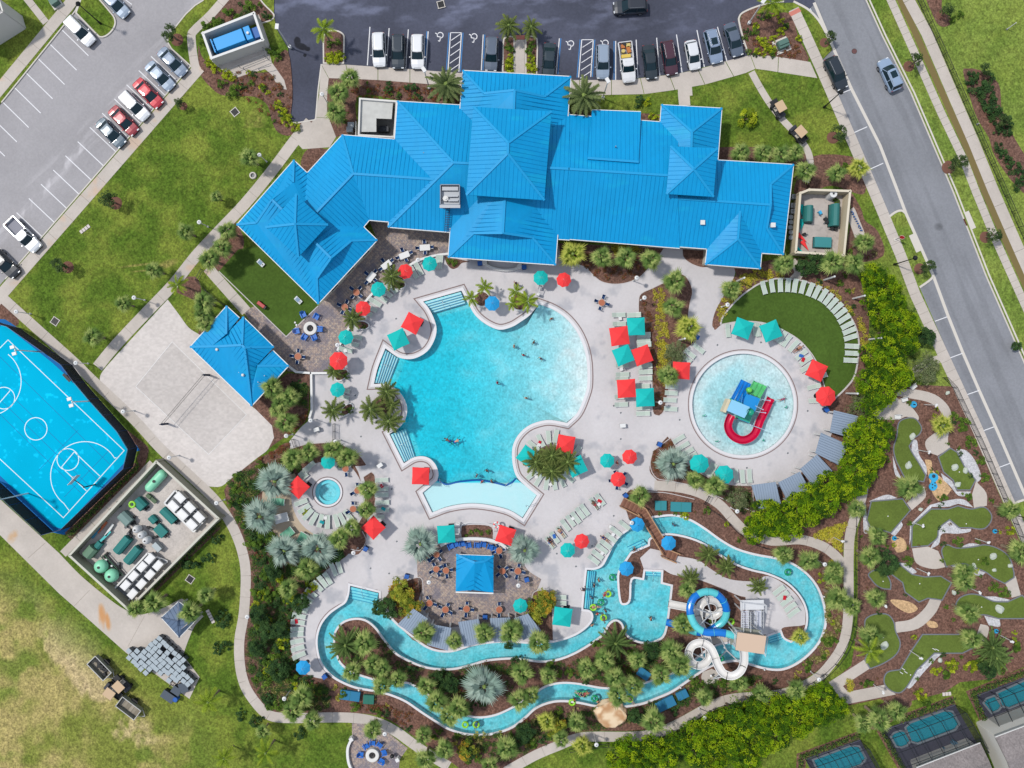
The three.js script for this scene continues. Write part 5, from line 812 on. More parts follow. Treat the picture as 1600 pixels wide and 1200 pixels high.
scatter('455,1065 510,1065 560,1085 620,1100 660,1130 700,1150 690,1180 600,1115 480,1110', 24, ['mid', 'gold', 'dark', 'red'], 0.85);
scatter('355,745 400,720 460,710 470,735 420,745 400,780 410,840 400,880 378,850 356,790', 40, ['dark', 'mid', 'dark', 'red'], 0.9);
scatter('700,1150 800,1140 850,1110 1000,1105 1050,1090 1100,1060 1200,1052 1240,1046 1280,1025 1310,1010 1290,1045 1240,1065 1150,1075 1090,1098 1020,1130 930,1138 880,1150 800,1180 720,1195', 64, ['mid', 'dark', 'gold', 'mid', 'red', 'grass'], 0.85);
scatter('1285,900 1318,900 1318,980 1290,1030 1240,1060 1250,1040 1290,1000 1294,950', 26, ['grass', 'mid', 'grass', 'mid', 'lime'], 0.9);
scatter('1030,770 1180,840 1200,860 1180,865 1100,822 1060,803 1020,805', 12, ['mid', 'lime', 'red'], 0.6);
scatter('1130,400 1320,410 1345,440 1345,560 1345,610 1300,640 1330,600 1345,540 1330,490 1290,450 1220,430 1160,450 1125,500 1120,490 1150,430', 18, ['gold', 'mid', 'gold', 'dark'], 0.6);
scatter('640,1040 800,1032 900,1025 945,995 960,975 1050,990 1075,920 1110,930 1120,1000 1050,1045 960,1072 870,1062 800,1100 740,1115 690,1095 640,1065', 44, ['mid', 'red', 'dark', 'mid', 'dark'], 0.85);
scatter('1360,640 1400,610 1490,610 1530,690 1600,850 1600,1000 1500,1062 1340,1095 1345,1030 1345,800', 70, ['dark', 'mid', 'red', 'mid', 'lime', 'dark'], 0.5, (x, y) => inPoly(x, y, golfBeds) && !inWalk(x, y) && ![...GOLF, ...GPOLY].some((p) => inPoly(x, y, p)));
scatter('330,110 420,112 455,140 452,200 430,205 418,165 345,145', 16, ['mid', 'dark', 'lime', 'red'], 0.7, any);
scatter('520,125 575,126 716,138 716,160 560,150 555,212 520,180', 20, ['dark', 'mid', 'red', 'mid'], 0.5, any);
scatter('1160,60 1170,84 1200,86 1255,92 1240,60 1230,25 1200,15 1165,25', 22, ['lime', 'mid', 'dark', 'red'], 0.7, any);
scatter('325,60 330,30 390,-5 410,10 420,24 390,28 345,40', 9, ['mid', 'dark', 'mid'], 0.8, any);
scatter('1265,250 1345,255 1350,300 1330,310 1375,365 1378,405 1335,408 1270,290', 12, ['red', 'mid', 'dark', 'grass'], 0.7, any);
{
const cards = (cols, n, R, l) => { const L2 = new Leaves(); for (let i = 0; i < n; i++) { const a = rnd() * 6.28, r = R * Math.sqrt(rnd()), w = rnd() * 6.28; L2.quad([Math.cos(a) * r, rr(0.08, 0.26), Math.sin(a) * r], [Math.cos(w) * l, rr(-0.3, 0.3) * l, Math.sin(w) * l], [-Math.sin(w) * l * 0.7, rr(-0.3, 0.3) * l, Math.cos(w) * l * 0.7], tint(cols[i % cols.length], rr(0.7, 1.3))); } return L2.geo(); };
const cover = (name, label, cols, spots, R = 0.26) => { const m = new THREE.InstancedMesh(cards(cols, 26, R, 0.075), leafM, spots.length), q = new THREE.Object3D(); spots.forEach(([x, y], i) => { const p = P(x, y, 0.2); q.position.set(p.x, 0.1, p.z); q.rotation.y = rnd() * 6.28; q.scale.setScalar(rr(0.7, 1.5)); q.updateMatrix(); m.setMatrixAt(i, q.matrix); }); m.name = name; enlist(m, label, 'ground cover', { kind: 'stuff', one: true }); };
const fill = (zones, n, test = inMulch) => { const out = []; for (const [z, share] of zones) { const p = L(z), xs = p.map((q) => q[0]), ys = p.map((q) => q[1]); let k = 0; for (let t = 0; t < n * share * 10 && k < n * share; t++) { const x = rr(Math.min(...xs), Math.max(...xs)), y = rr(Math.min(...ys), Math.max(...ys)); if (inPoly(x, y, p) && test(x, y)) { out.push([x, y]); k++; } } } return out; };
cover('ground_cover', 'golden low plants edging the beds of the pool deck and kids turf', GOLD, [...fill([['1020,452 1035,452 1044,520 1048,560 1040,600 1028,600 1024,500', 1.6], ['1136,440 1190,418 1230,432 1180,440 1145,470 1124,505 1120,480', 1], ['955,384 1010,384 1000,392 960,400', 0.5], ['1270,440 1300,450 1345,500 1360,530 1350,560 1340,500 1300,462', 0.5]], 110), ...fill([['1265,835 1325,815 1318,880 1295,890 1300,850', 1], ['1325,1060 1335,1068 1330,1080 1322,1076', 0.12], ['1100,860 1110,858 1110,870', 0.05]], 150, any)]);
cover('ground_cover', 'rusty red low plants filling the mulch beds', RED, [...fill([['875,395 1020,400 1000,435 930,435', 1.2], ['1000,450 1020,500 1030,560 1040,640 1020,640 1015,520', 1], ['400,720 470,705 465,690 430,700', 0.5], ['455,660 480,640 480,655 440,690', 0.5], ['610,915 655,910 655,925 610,925', 0.5], ['1015,700 1050,690 1060,730 1020,740', 0.7], ['560,1090 650,1115 640,1135 560,1105', 0.7], ['880,1030 1010,1010 1060,1045 900,1060', 0.5]], 75), ...fill([['330,110 420,112 455,140 452,200 420,190', 1.2], ['520,130 716,140 716,160 560,152', 1.4], ['1165,60 1250,70 1250,90 1180,85', 0.8]], 60, any)], 0.2);
cover('ground_cover', 'dark green low plants carpeting the outer beds', [...DKT, ...MID], [...fill([['385,830 440,830 500,880 520,895 460,945 452,1000 460,1045 490,1065 520,1080 515,1108 420,1108 385,1050 382,1000 390,900', 8], ['355,745 460,710 470,735 420,745 400,780 410,860 378,850', 2.5], ['530,990 600,1000 650,1045 800,1035 800,1090 700,1095 600,1060 540,1040', 2.4], ['850,1040 1000,1010 1060,1040 960,1070', 1.6], ['700,1150 800,1145 850,1115 1000,1108 1100,1062 1200,1055 1100,1095 930,1140 780,1190', 3.6], ['460,600 482,600 480,640 450,620', 0.4], ['430,900 520,860 540,868 500,890', 1], ['1090,755 1180,770 1190,850 1120,790', 0.5]], 150), ...fill([['985,1152 1200,1092 1330,1075 1345,1120 1100,1200 950,1200', 1.4], ['1360,440 1440,480 1440,600 1360,620', 1]], 130, any)], 0.3);
cover('ground_cover', 'straw grass tufts along the outer walkway beds', GRS, fill([['395,1040 470,1070 520,1085 510,1105 420,1100', 1.4], ['1292,930 1316,930 1312,990 1280,1035 1250,1050 1285,1000', 1.2], ['360,760 400,735 395,790 380,830', 0.5]], 90), 0.24);
}
// ---------- pool furniture ----------
const slingM = M('pale grey sling', [190, 204, 194], 0.8), frameWM = M('white aluminium', [224, 226, 226], 0.45), tealM = M('teal canvas', [26, 190, 186], 0.8), redM = M('coral red canvas', [248, 66, 68], 0.8), skyM = M('sky blue canvas', [44, 160, 222], 0.8), poleM = M('light pole', [206, 208, 208], 0.4, 0.3), blueM = M('blue plastic', [24, 92, 176], 0.55), navyM = M('navy sling', [28, 62, 112], 0.7), brownM = M('terracotta table top', [178, 104, 72], 0.6), whiteM = M('white resin', [228, 228, 228], 0.5), dkM = M('black metal', [34, 36, 40], 0.5, 0.3), towelM = [M('teal towel', [40, 160, 170], 0.95), M('red towel', [200, 44, 60], 0.95), M('blue towel', [60, 110, 190], 0.95)];
const lounger = proto('sun_lounger');
{
const l = lounger; // head towards +x
part(l, 'sling', [bx(1.25, 0.025, 0.58, -0.36, 0.33, 0), ], slingM); part(l, 'backrest', bx(0.68, 0.025, 0.58, 0.56, 0.43, 0, 0, 0.32), slingM);
part(l, 'rail', [bx(1.32, 0.05, 0.05, -0.36, 0.32, 0.31), bx(0.7, 0.05, 0.05, 0.56, 0.42, 0.31, 0, 0.32)], frameWM); part(l, 'rail', [bx(1.32, 0.05, 0.05, -0.36, 0.32, -0.31), bx(0.7, 0.05, 0.05, 0.56, 0.42, -0.31, 0, 0.32)], frameWM);
for (const [x, z] of [[-0.85, 0.29], [-0.85, -0.29], [0.45, 0.29], [0.45, -0.29]]) part(l, 'leg', bx(0.05, 0.32, 0.05, x, 0.16, z), frameWM);
}
const LD = 'pale grey sun lounger';
const putLounger = (x, y, hx, hy) => { const p = P(x, y, 0.4); p.y = 0.12; const o = place(lounger, LD, 'sun lounger', p, Math.atan2(-hy, hx), rr(0.98, 1.03), { group: 'sun loungers on the pool decks' }); return o; };
const lounge = (list, f) => L(list).map(([x, y], i) => putLounger(x, y, ...(typeof f === 'function' ? f(x, y) : f)));
const out = (cx, cy, k = 1) => (x, y) => [k * (x - cx), k * (y - cy)];
lounge('1193,449 1206,446 1219,445 1231,445 1242,446 1254,448 1266,452 1276,456 1286,461 1294,467 1301,474 1308,481 1314,489 1319,498 1324,508 1327,517 1329,527', out(1225, 560));
lounge('1331,541 1331,552 1329,563', [1, 0.05]);
lounge('1060,686 1067,697 1074,706 1079,714', [-0.85, 0.5]); lounge('1109,733 1113,735', [-0.5, 0.85]); lounge('1150,744 1160,745 1171,744', [0.05, 1]); lounge('1049,604 1048,614 1046,625 1047,639', [-1, -0.05]); lounge('1091,544 1077,552 1071,559', [-0.75, -0.6]); lounge('1137,516 1180,514 1184,515', [-0.1, -1]);
lounge('1215,522 1222,527 1229,532 1240,540 1252,554 1259,563 1261,574 1282,588 1272,604 1274,626', out(1161, 632));
lounge('966,492 967,506 972,571 972,585 971,592 970,620 970,632', [-1, 0.04]); lounge('991,492 1006,523 1006,531 1007,538 1009,572 1009,581 1009,591 1005,603 1005,637 1005,646', [1, -0.04]);
lounge('834,697 845,689 857,684 868,682 832,741 842,749 854,754 866,754 877,751 888,745', out(860, 719, -1)); lounge('900,706', [-0.6, 0.8]);
const diag = lounge('937,780 928,786 913,796 906,801 899,808 891,813 883,820 876,831 866,839 859,847', [-0.6, -0.8]);
lounge('975,820 962,830 954,840 946,850 940,857 933,866 927,874', [-0.78, -0.62]);
lounge('596,750 596,764 596,773 597,785 597,797 590,808', [-1, 0.03]); lounge('470,785 475,795 481,804 490,811 501,814 512,816 526,814 535,811 545,806', out(512, 769)); lounge('483,729 476,737 472,747', [-0.55, 0.45]);
lounge('530,885 521,889 512,903 504,908 496,915 486,926 479,935 474,944 470,952 467,962 465,972 464,983 463,991 464,1002 465,1013 467,1024', out(560, 985)); lounge('688,409 684,409', [0.1, -1]); lounge('654,420 646,425 612,450 604,457 596,465 586,472 579,481 572,488', out(730, 560)); lounge('555,526 550,537 540,546 535,620 536,609', [-1, -0.25]);
lounge('1217,922 1223,930 1229,939 1235,948 1240,957', [0.75, -0.6]); lounge('875,933 875,942', [1, 0]);
[[866, 838, 2], [859, 846, 2], [937, 783, 1], [596, 759, 1], [486, 924, 1], [463, 971, 1], [599, 795, 0], [503, 816, 0], [1226, 934, 1], [1255, 562, 1], [843, 692, 1], [1252, 556, 2]].forEach(([x, y, k]) => { const p = P(x, y, 0.5), t = thing('beach_towel', ['teal', 'red', 'blue'][k] + ' beach towel', 'towel', [p.x, 0.5, p.z], rr(0, 3), { group: 'towels on loungers' }); part(t, 'cloth', [rbx(0.62, 0.05, 0.42, 0.02), rbx(0.3, 0.08, 0.3, 0.03, 0.1, 0.04, 0.05, 0.5)], towelM[k]); });
function roundUmbrella(cm, R = 1.06) {
const g = proto('round_umbrella'), H0 = 2.45, H1 = 2.95;
part(g, 'pole', cyl(0.03, 0.03, 2.9, 0, 0.05, 0, 8), poleM); part(g, 'base', cyl(0.28, 0.24, 0.1, 0, 0, 0, 16), dkM);
for (let i = 0; i < 8; i++) { const a = i * PI / 4, b = a + PI / 4, m = (a + b) / 2, q = new THREE.BufferGeometry(), v = (r, t, y) => [r * Math.cos(t), y, r * Math.sin(t)]; const A = v(R, a, H0), B = v(R, b, H0), Mi = v(R * 0.9, m, H0 + 0.01), T = v(0.02, m, H1), A2 = v(R * 0.5, a, 2.73), B2 = v(R * 0.5, b, 2.73), M2 = v(R * 0.46, m, 2.71), Av = v(R, a, H0 - 0.1), Bv = v(R, b, H0 - 0.1), Mv = v(R * 0.9, m, H0 - 0.09);
q.setAttribute('position', new THREE.Float32BufferAttribute([...A, ...Mi, ...A2, ...Mi, ...M2, ...A2, ...Mi, ...B, ...M2, ...B, ...B2, ...M2, ...A2, ...M2, ...T, ...M2, ...B2, ...T, ...A, ...Av, ...Mi, ...Av, ...Mv, ...Mi, ...Mi, ...Mv, ...B, ...Mv, ...Bv, ...B], 3)); q.computeVertexNormals(); part(g, 'canopy_panel', q, cm); }
part(g, 'finial', cyl(0.05, 0.02, 0.1, 0, H1 - 0.03, 0, 8), cm);
for (let i = 0; i < 8; i++) { const a = i * PI / 4; part(g, 'rib', rod([0, 2.8, 0], [R * 0.96 * Math.cos(a), H0 - 0.02, R * 0.96 * Math.sin(a)], 0.012, 4), poleM); }
return g;
}
function squareUmbrella(cm) {
const g = proto('square_umbrella'), h = 1.19, H0 = 2.4, H1 = 2.95;
for (let i = 0; i < 4; i++) { const q = new THREE.BufferGeometry(), c = [[-h, -h], [h, -h], [h, h], [-h, h]], a = c[i], b = c[(i + 1) % 4], m = [(a[0] + b[0]) / 2 * 0.97, (a[1] + b[1]) / 2 * 0.97]; q.setAttribute('position', new THREE.Float32BufferAttribute([a[0], H0, a[1], 0, H1, 0, m[0], H0 + 0.03, m[1], m[0], H0 + 0.03, m[1], 0, H1, 0, b[0], H0, b[1], a[0], H0, a[1], m[0], H0 + 0.03, m[1], a[0], H0 - 0.16, a[1], m[0], H0 + 0.03, m[1], m[0], H0 - 0.13, m[1], a[0], H0 - 0.16, a[1], m[0], H0 + 0.03, m[1], b[0], H0, b[1], b[0], H0 - 0.16, b[1], m[0], H0 + 0.03, m[1], b[0], H0 - 0.16, b[1], m[0], H0 - 0.13, m[1]], 3)); q.computeVertexNormals(); part(g, 'canopy_panel', q, cm); }
part(g, 'vent_cap', new THREE.ConeGeometry(0.34, 0.16, 4).rotateY(PI / 4).translate(0, H1 + 0.0, 0), cm); part(g, 'pole', [cyl(0.05, 0.05, 2.45, h * 0.5, 0.1, -h * 0.5, 10), rod([h * 0.5, 2.5, -h * 0.5], [0, 2.8, 0], 0.035)], poleM); part(g, 'base', rbx(0.8, 0.12, 0.8, 0.04, h * 0.5, 0.07, -h * 0.5), dkM);
return g;
}
const CO = { teal: [tealM, 'teal'], red: [redM, 'coral red'], sky: [skyM, 'sky blue'] };
for (const k of Object.keys(CO)) CO[k].r = roundUmbrella(CO[k][0]), CO[k].s = squareUmbrella(CO[k][0]);
const roundAt = (k, list) => L(list).forEach(([x, y, s = 1]) => { const p = P(x, y, 2.7); p.y = 0.12; place(CO[k].r, CO[k][1] + ' round umbrella', 'umbrella', p, rr(0, 1), s * rr(0.98, 1.02), { group: CO[k][1] + ' round umbrellas' }); });
roundAt('teal', '671,412 591,452 540,527 527,609 845,434 949,720 887,860 1091,724,1.3 1130,741,1.28 512,722 813,947'); roundAt('red', '633,424 567,482 530,564,1.22 881,437 984,714 966,749 909,846 1287,619,1.35'); roundAt('sky', '769,474 996,820 1045,849 979,889 473,1044');
const squareAt = (k, list) => L(list).forEach(([x, y, a, s = 1]) => { const p = P(x, y, 2.7); p.y = 0.12; place(CO[k].s, CO[k][1] + ' square umbrella', 'umbrella', p, -a * PI / 180, s * rr(0.98, 1.02), { group: CO[k][1] + ' square umbrellas' }); });
squareAt('red', '644,505,28 657,744,2 583,825,45 465,762,42,0.95 968,525,-8,1.05 1004,555,-20 1065,579,3 979,607,-4,1.05 884,694,10 1277,579,25 790,837,18'); squareAt('teal', '622,530,-25 994,510,-2,1.04 974,555,-22 1008,621,-3,1.04 824,713,36,0.95 901,729,-25 1161,513,20,1.04 1205,517,-22,1.04 697,835,-4 879,964,8,1.04');
const chair = proto('dining_chair'); { part(chair, 'seat', bx(0.44, 0.04, 0.42, 0, 0.44, 0), navyM); part(chair, 'backrest', bx(0.05, 0.42, 0.42, 0.24, 0.68, 0, 0, -0.15), navyM); for (const [x, z] of [[-0.2, 0.22], [-0.2, -0.22], [0.2, 0.22], [0.2, -0.22]]) part(chair, 'leg', bx(0.035, x > 0 ? 0.85 : 0.62, 0.035, x, x > 0 ? 0.42 : 0.31, z), frameWM); for (const z of [0.23, -0.23]) part(chair, 'arm', bx(0.46, 0.03, 0.05, 0, 0.63, z), frameWM); }
const adir = proto('adirondack_chair'); { const m = M('bright blue plastic', [18, 110, 206], 0.5); for (let i = 0; i < 4; i++) part(adir, 'seat_slat', bx(0.13, 0.03, 0.52, -0.26 + i * 0.14, 0.36 - i * 0.03, 0), m); for (let i = 0; i < 5; i++) part(adir, 'back_slat', bx(0.03, 0.75 - Math.abs(i - 2) * 0.06, 0.1, 0.36, 0.58, -0.24 + i * 0.12, 0, -0.42), m); for (const z of [0.33, -0.33]) { part(adir, 'arm', bx(0.72, 0.03, 0.13, -0.02, 0.55, z), m); part(adir, 'leg', bx(0.1, 0.54, 0.05, -0.3, 0.27, z), m); part(adir, 'leg', rod([-0.2, 0.3, z], [0.5, 0.02, z], 0.035, 4), m); } }
const putChair = (pr, x, y, fx, fy, d, g) => { const p = P(x, y, 0.5); p.y = 0.125; return place(pr, d, 'chair', p, Math.atan2(fy, -fx), 1, { group: g }); };   // faces the pixel direction (fx, fy)
const roundTable = proto('round_table'); part(roundTable, 'table_top', cyl(0.46, 0.46, 0.04, 0, 0.7, 0, 22), brownM); part(roundTable, 'rim', new THREE.TorusGeometry(0.46, 0.02, 6, 24).rotateX(PI / 2).translate(0, 0.72, 0), frameWM); part(roundTable, 'pedestal', [cyl(0.05, 0.05, 0.7, 0, 0, 0, 8), cyl(0.28, 0.2, 0.05, 0, 0, 0, 14)], dkM);
const longTable = proto('long_table'); part(longTable, 'table_top', rbx(1.45, 0.05, 0.85, 0.02, 0, 0.72, 0), whiteM); for (const [x, z] of [[-0.62, 0.34], [-0.62, -0.34], [0.62, 0.34], [0.62, -0.34]]) part(longTable, 'leg', bx(0.06, 0.7, 0.06, x, 0.35, z), frameWM);
const chairsRound = (x, y, n, r, a0 = 0.3, d = 'navy dining chair', g = 'navy dining chairs') => { for (let i = 0; i < n; i++) { const a = a0 + i * 2 * PI / n, dx = Math.cos(a), dy = Math.sin(a); putChair(chair, x + dx * r, y + dy * r, -dx, -dy, d, g); } };
for (const [x, y, a0, n = 4] of [[557, 457, 0.7], [539, 480, 0.4], [466, 557, 0.1], [940, 473, 0.3], [540, 732, 1.4, 3], [559, 766, 2.6, 3], [552, 795, 2.6, 3], [671, 942, 0.2, 3], [696, 952, 0.5], [729, 951, 0.1], [780, 952, 1.6, 2], [809, 892, 0.2], [966, 749, 0.5, 5]]) { const p = P(x, y, 0.7); p.y = 0.125; if (x !== 966) place(roundTable, 'round terracotta table', 'table', p, 0, 1, { group: 'round terracotta tables' }); chairsRound(x, y, n, x === 966 ? 12.5 : 9, a0); }
for (const [x, y, a0] of [[682, 866, 0.1], [780, 860, 0.5], [682, 889, 0.3], [697, 891, 0.6], [785, 892, 0.1], [665, 868, 0.1]]) { const p = P(x, y, 0.7); p.y = 0.125; place(roundTable, 'terracotta bar table', 'table', p, a0, [0.95, 1, 0.95], { group: 'tables on the bar plaza' }); chairsRound(x, y, 4, 8.5, a0 + 0.8, 'white framed bar chair', 'chairs on the bar plaza'); }
for (const [x, y, a] of [[664, 387, -4], [632, 399, -22], [604, 414, -38], [580, 433, -52]]) { const p = P(x, y, 0.7), t = a * PI / 180, c = Math.cos(t), s = Math.sin(t); p.y = 0.125; place(longTable, 'white rectangular table on the western paver plaza', 'table', p, -t, 1, { group: 'white rectangular tables' }); for (const [u, v] of [[-11, 0], [11, 0], [0, -8.5], [0, 8.5]]) putChair(chair, x + u * c - v * s, y + u * s + v * c, -(u * c - v * s), -(u * s + v * c), 'navy dining chair', 'navy dining chairs'); }
const stoolD = 'bright blue wall chair'; for (const [x, y] of L('704,854 712,851 722,850 732,852 745,852 755,851 766,855 772,858')) putChair(adir, x, y, (742 - x) * 0.4, 30, stoolD, 'blue chairs along the curved bar wall');
function firePit(x, y, s, d) { const p = P(x, y, 0.5), t = thing('fire_pit', d, 'fire pit', [p.x, 0.12, p.z]); part(t, 'ring_wall', lathe([[0.45, 0.1], [0.45, 0.5], [0.5, 0.56], [0.88, 0.56], [0.95, 0.5], [0.95, 0]], 32), M('white stone', [226, 224, 220], 0.8)); part(t, 'fire_bowl', lathe([[0, 0.25], [0.46, 0.3], [0.46, 0.44]], 24), dkM); part(t, 'burner', [new THREE.TorusGeometry(0.22, 0.04, 6, 20).rotateX(PI / 2).translate(0, 0.32, 0), ...Array.from({ length: 14 }, () => new THREE.IcosahedronGeometry(0.06, 0).translate(rr(-0.3, 0.3), 0.33, rr(-0.3, 0.3)))], M('lava rock', [96, 92, 92], 0.95)); for (const [cx, cy] of L(s)) putChair(adir, cx, cy, x - cx, y - cy, 'blue slatted chair', 'blue slatted chairs round the fire pits'); }
firePit(485, 513, '474,492 494,495 500,514 491,527 476,526 464,517', 'round white fire pit on the western paver plaza'); firePit(582, 1180, '564,1179 572,1166 582,1161 593,1164 600,1176 596,1189', 'round white fire pit on the southern terrace');
for (const [x, y, fx, fy] of [[1030, 694, 1, 0.4], [977, 774, 0.5, 0.6], [1290, 640, -0.5, 0.3], [508, 1056, -0.5, -0.7], [636, 900, 0.2, -1], [572, 857, 0.7, 0.4], [823, 905, 0.3, 1], [758, 963, 0, -1], [1088, 527, -0.4, 0.7], [750, 412, 0.1, 1], [819, 418, 0.1, 1]]) { const p = P(x, y, 0.6), t = thing('towel_bin', 'navy towel bin', 'bin', [p.x, 0.12, p.z], Math.atan2(-fy, fx), { group: 'navy towel bins' }); part(t, 'body', rbx(0.55, 0.9, 0.6, 0.05, 0, 0.45, 0), navyM); part(t, 'lid', rbx(0.6, 0.08, 0.66, 0.03, 0, 0.93, 0), blueM); }
for (const [x, y, a] of [[495, 671, 0.3], [594, 727, 0.6], [973, 665, 0.1], [892, 1000, 0.01]].slice(0, 3)) { const p = P(x, y, 0.6), t = thing('drinks_cooler', 'white box cooler standing alone on the deck', 'cooler', [p.x, 0.12, p.z], a, { group: 'white coolers on the deck' }); part(t, 'body', rbx(0.75, 0.7, 0.5, 0.05, 0, 0.35, 0), M('pale cooler', [198, 206, 212], 0.5)); part(t, 'lid', rbx(0.8, 0.1, 0.55, 0.04, 0, 0.74, 0), whiteM); }
{ const w = thing('curved_wall', 'low curved white wall between the pool deck and the bar plaza', 'wall', [0, 0, 0], 0, { one: true }); part(w, 'wall', strip(C('688,853 700,847 720,843 742,842 765,844 782,850 793,858', false), 0.35, 0.1, 0.75), M('white plaster', [226, 224, 222], 0.75)); part(w, 'coping', strip(C('688,853 700,847 720,843 742,842 765,844 782,850 793,858', false), 0.42, 0.75, 0.8), whiteM);
const w2 = thing('plaza_wall', 'curving white low wall along the western paver plaza', 'wall', [0, 0, 0], 0, { one: true }), wp = C('702,396 680,399 655,406 640,414', false), wq = C('588,452 575,466 560,487 548,507 535,530 527,548', false), wr = C('522,579 485,580 486,640', false); part(w2, 'wall', strip(wp, 0.3, 0.1, 0.6), whiteM); part(w2, 'wall', strip(wq, 0.3, 0.1, 0.6), whiteM); part(w2, 'wall', strip(L('521,583 486,583 487,640 483,654'), 0.3, 0.1, 0.6), whiteM); part(w2, 'wall', strip(L('448,570 462,581 486,583'), 0.3, 0.1, 0.6), whiteM);
const w3 = thing('terrace_wall', 'curved white seat wall of the southern fire pit terrace', 'wall', [0, 0, 0], 0, { one: true }); part(w3, 'wall', strip(C('549,1155 543,1170 544,1190 550,1206', false), 0.35, 0.1, 0.6), whiteM); part(w3, 'pier', bx(0.5, 1, 0.5, P(549, 1155, 0.8).x, 0.5, P(549, 1155, 0.8).z, 0.5), whiteM); part(w3, 'pier', bx(0.5, 1, 0.5, P(621, 1187, 0.8).x, 0.5, P(621, 1187, 0.8).z, 0.5), whiteM);
const b = P(613, 1181, 0.8), gr = thing('barbecue', 'black barbecue grill at the edge of the southern terrace', 'barbecue', [b.x, 0.12, b.z], 0.4); part(gr, 'bowl', new THREE.SphereGeometry(0.3, 16, 10).translate(0, 0.8, 0), dkM); part(gr, 'leg', [rod([0, 0.7, 0], [0.25, 0, 0.2], 0.02), rod([0, 0.7, 0], [-0.25, 0, 0.2], 0.02), rod([0, 0.7, 0], [0, 0, -0.3], 0.02)], dkM); part(gr, 'handle', bx(0.2, 0.03, 0.03, 0, 0.95, 0.26), whiteM);
const r = P(776, 820, 1.4), lr = thing('life_ring', 'white life ring with red bands on a post by the sun shelf', 'life ring', [r.x, 0.12, r.z]); part(lr, 'ring', new THREE.TorusGeometry(0.36, 0.12, 10, 26).rotateX(PI / 2).translate(0, 1.3, 0), whiteM); for (let i = 0; i < 4; i++) part(lr, 'band', new THREE.TorusGeometry(0.36, 0.125, 10, 6, 0.5).rotateX(PI / 2).rotateY(i * PI / 2).translate(0, 1.3, 0), redM); part(lr, 'post', cyl(0.05, 0.05, 1.25, 0, 0, 0, 8), frameWM);
const s = P(714, 826, 1.6), ls = thing('lifeguard_chair', 'white high lifeguard chair between teal umbrella and planted box', 'lifeguard chair', [s.x, 0.12, s.z]); part(ls, 'seat', bx(0.7, 0.08, 0.7, 0, 1.5, 0.3), whiteM); part(ls, 'backrest', bx(0.7, 0.7, 0.06, 0, 1.9, 0.62), whiteM); part(ls, 'footboard', bx(0.7, 0.06, 0.4, 0, 1.0, -0.35), whiteM); for (const [x, z] of [[-0.33, -0.5], [0.33, -0.5], [-0.33, 0.6], [0.33, 0.6]]) part(ls, 'leg', rod([x * 1.3, 0, z * 1.3], [x, 1.5, z * 0.9], 0.045, 6), whiteM); for (let i = 0; i < 4; i++) part(ls, 'rung', bx(0.72, 0.05, 0.06, 0, 0.25 + i * 0.25, -0.62 + i * 0.05), whiteM);
const pf = thing('planter_rail', 'white pipe rail round the planted box by the sun shelf', 'rail', [0, 0, 0], 0, { one: true }), q = (x, y, h) => P(x, y, h).toArray(); part(pf, 'rail', tube([q(720, 830, 0.9), q(722, 820, 0.9), q(745, 817, 0.9), q(770, 821, 0.9), q(772, 830, 0.9)], 0.045, 40, 6), whiteM); for (const [x, y] of [[720, 830], [722, 820], [745, 817], [770, 821], [772, 830]]) part(pf, 'post', rod(q(x, y, 0.1), q(x, y, 0.9), 0.04), whiteM);
for (const [x, y, d] of [[841, 460, 'white pool lift chair by the top right pool planter'], [887, 455, '']].slice(0, 1)) { const p = P(x, y, 1), t = thing('pool_lift', d, 'pool lift', [p.x, 0.12, p.z], 1.3); part(t, 'mast', [bx(0.35, 1.1, 0.35, 0, 0.55, 0), rod([0, 1.1, 0], [1.0, 1.3, 0], 0.05)], whiteM); part(t, 'seat', [bx(0.5, 0.06, 0.5, 1.0, 0.6, 0), bx(0.06, 0.5, 0.5, 1.25, 0.85, 0)], M('grey seat', [150, 156, 162], 0.6)); }
for (const [x, y, r, d] of [[753, 467, 11, 'white round planter wall holding feather palms at the pool top'], [812, 471, 13, 'white round planter wall with yellow green palms at top right'], [860, 719, 22, 'round planter ring under the palm cluster of the main pool'], [597, 634, 13, 'round planter of the west pool peninsula']]) { const t = thing('round_planter', d, 'planter', [0, 0, 0], 0, { one: true }), c = circle(x, y, r, 32); part(t, 'planter_wall', strip(c, 0.24, 0.1, 0.5, true, 0.12), x > 840 || x < 600 ? brownLineM : whiteM); part(t, 'soil', flat(c, 0.42), mulchM); }
for (const [x, y, a] of [[622, 445, 0.9], [565, 508, 1.0], [534, 586, 0.2], [542, 640, 0.1]]) { const t = thing('oval_planter', 'small white kerbed oval planter with dark shrubs', 'planter', [0, 0, 0], 0, { group: 'oval planters along the west deck' }), c = circle(0, 0, 1, 24).map(([u, v]) => [x + 11 * u * Math.cos(a - 0.9) - 6 * v * Math.sin(a - 0.9), y + 11 * u * Math.sin(a - 0.9) + 6 * v * Math.cos(a - 0.9)]); part(t, 'curb', strip(c, 0.16, 0.1, 0.32, true, 0.06), whiteM); part(t, 'soil', flat(c, 0.25), mulchM); }
shrubs('mid', '625,447,0.6 569,511,0.6 540,588,0.7 546,641,0.8 735,832,0.5 752,834,0.5 745,828,0.5 762,832,0.5 728,838,0.4');
}
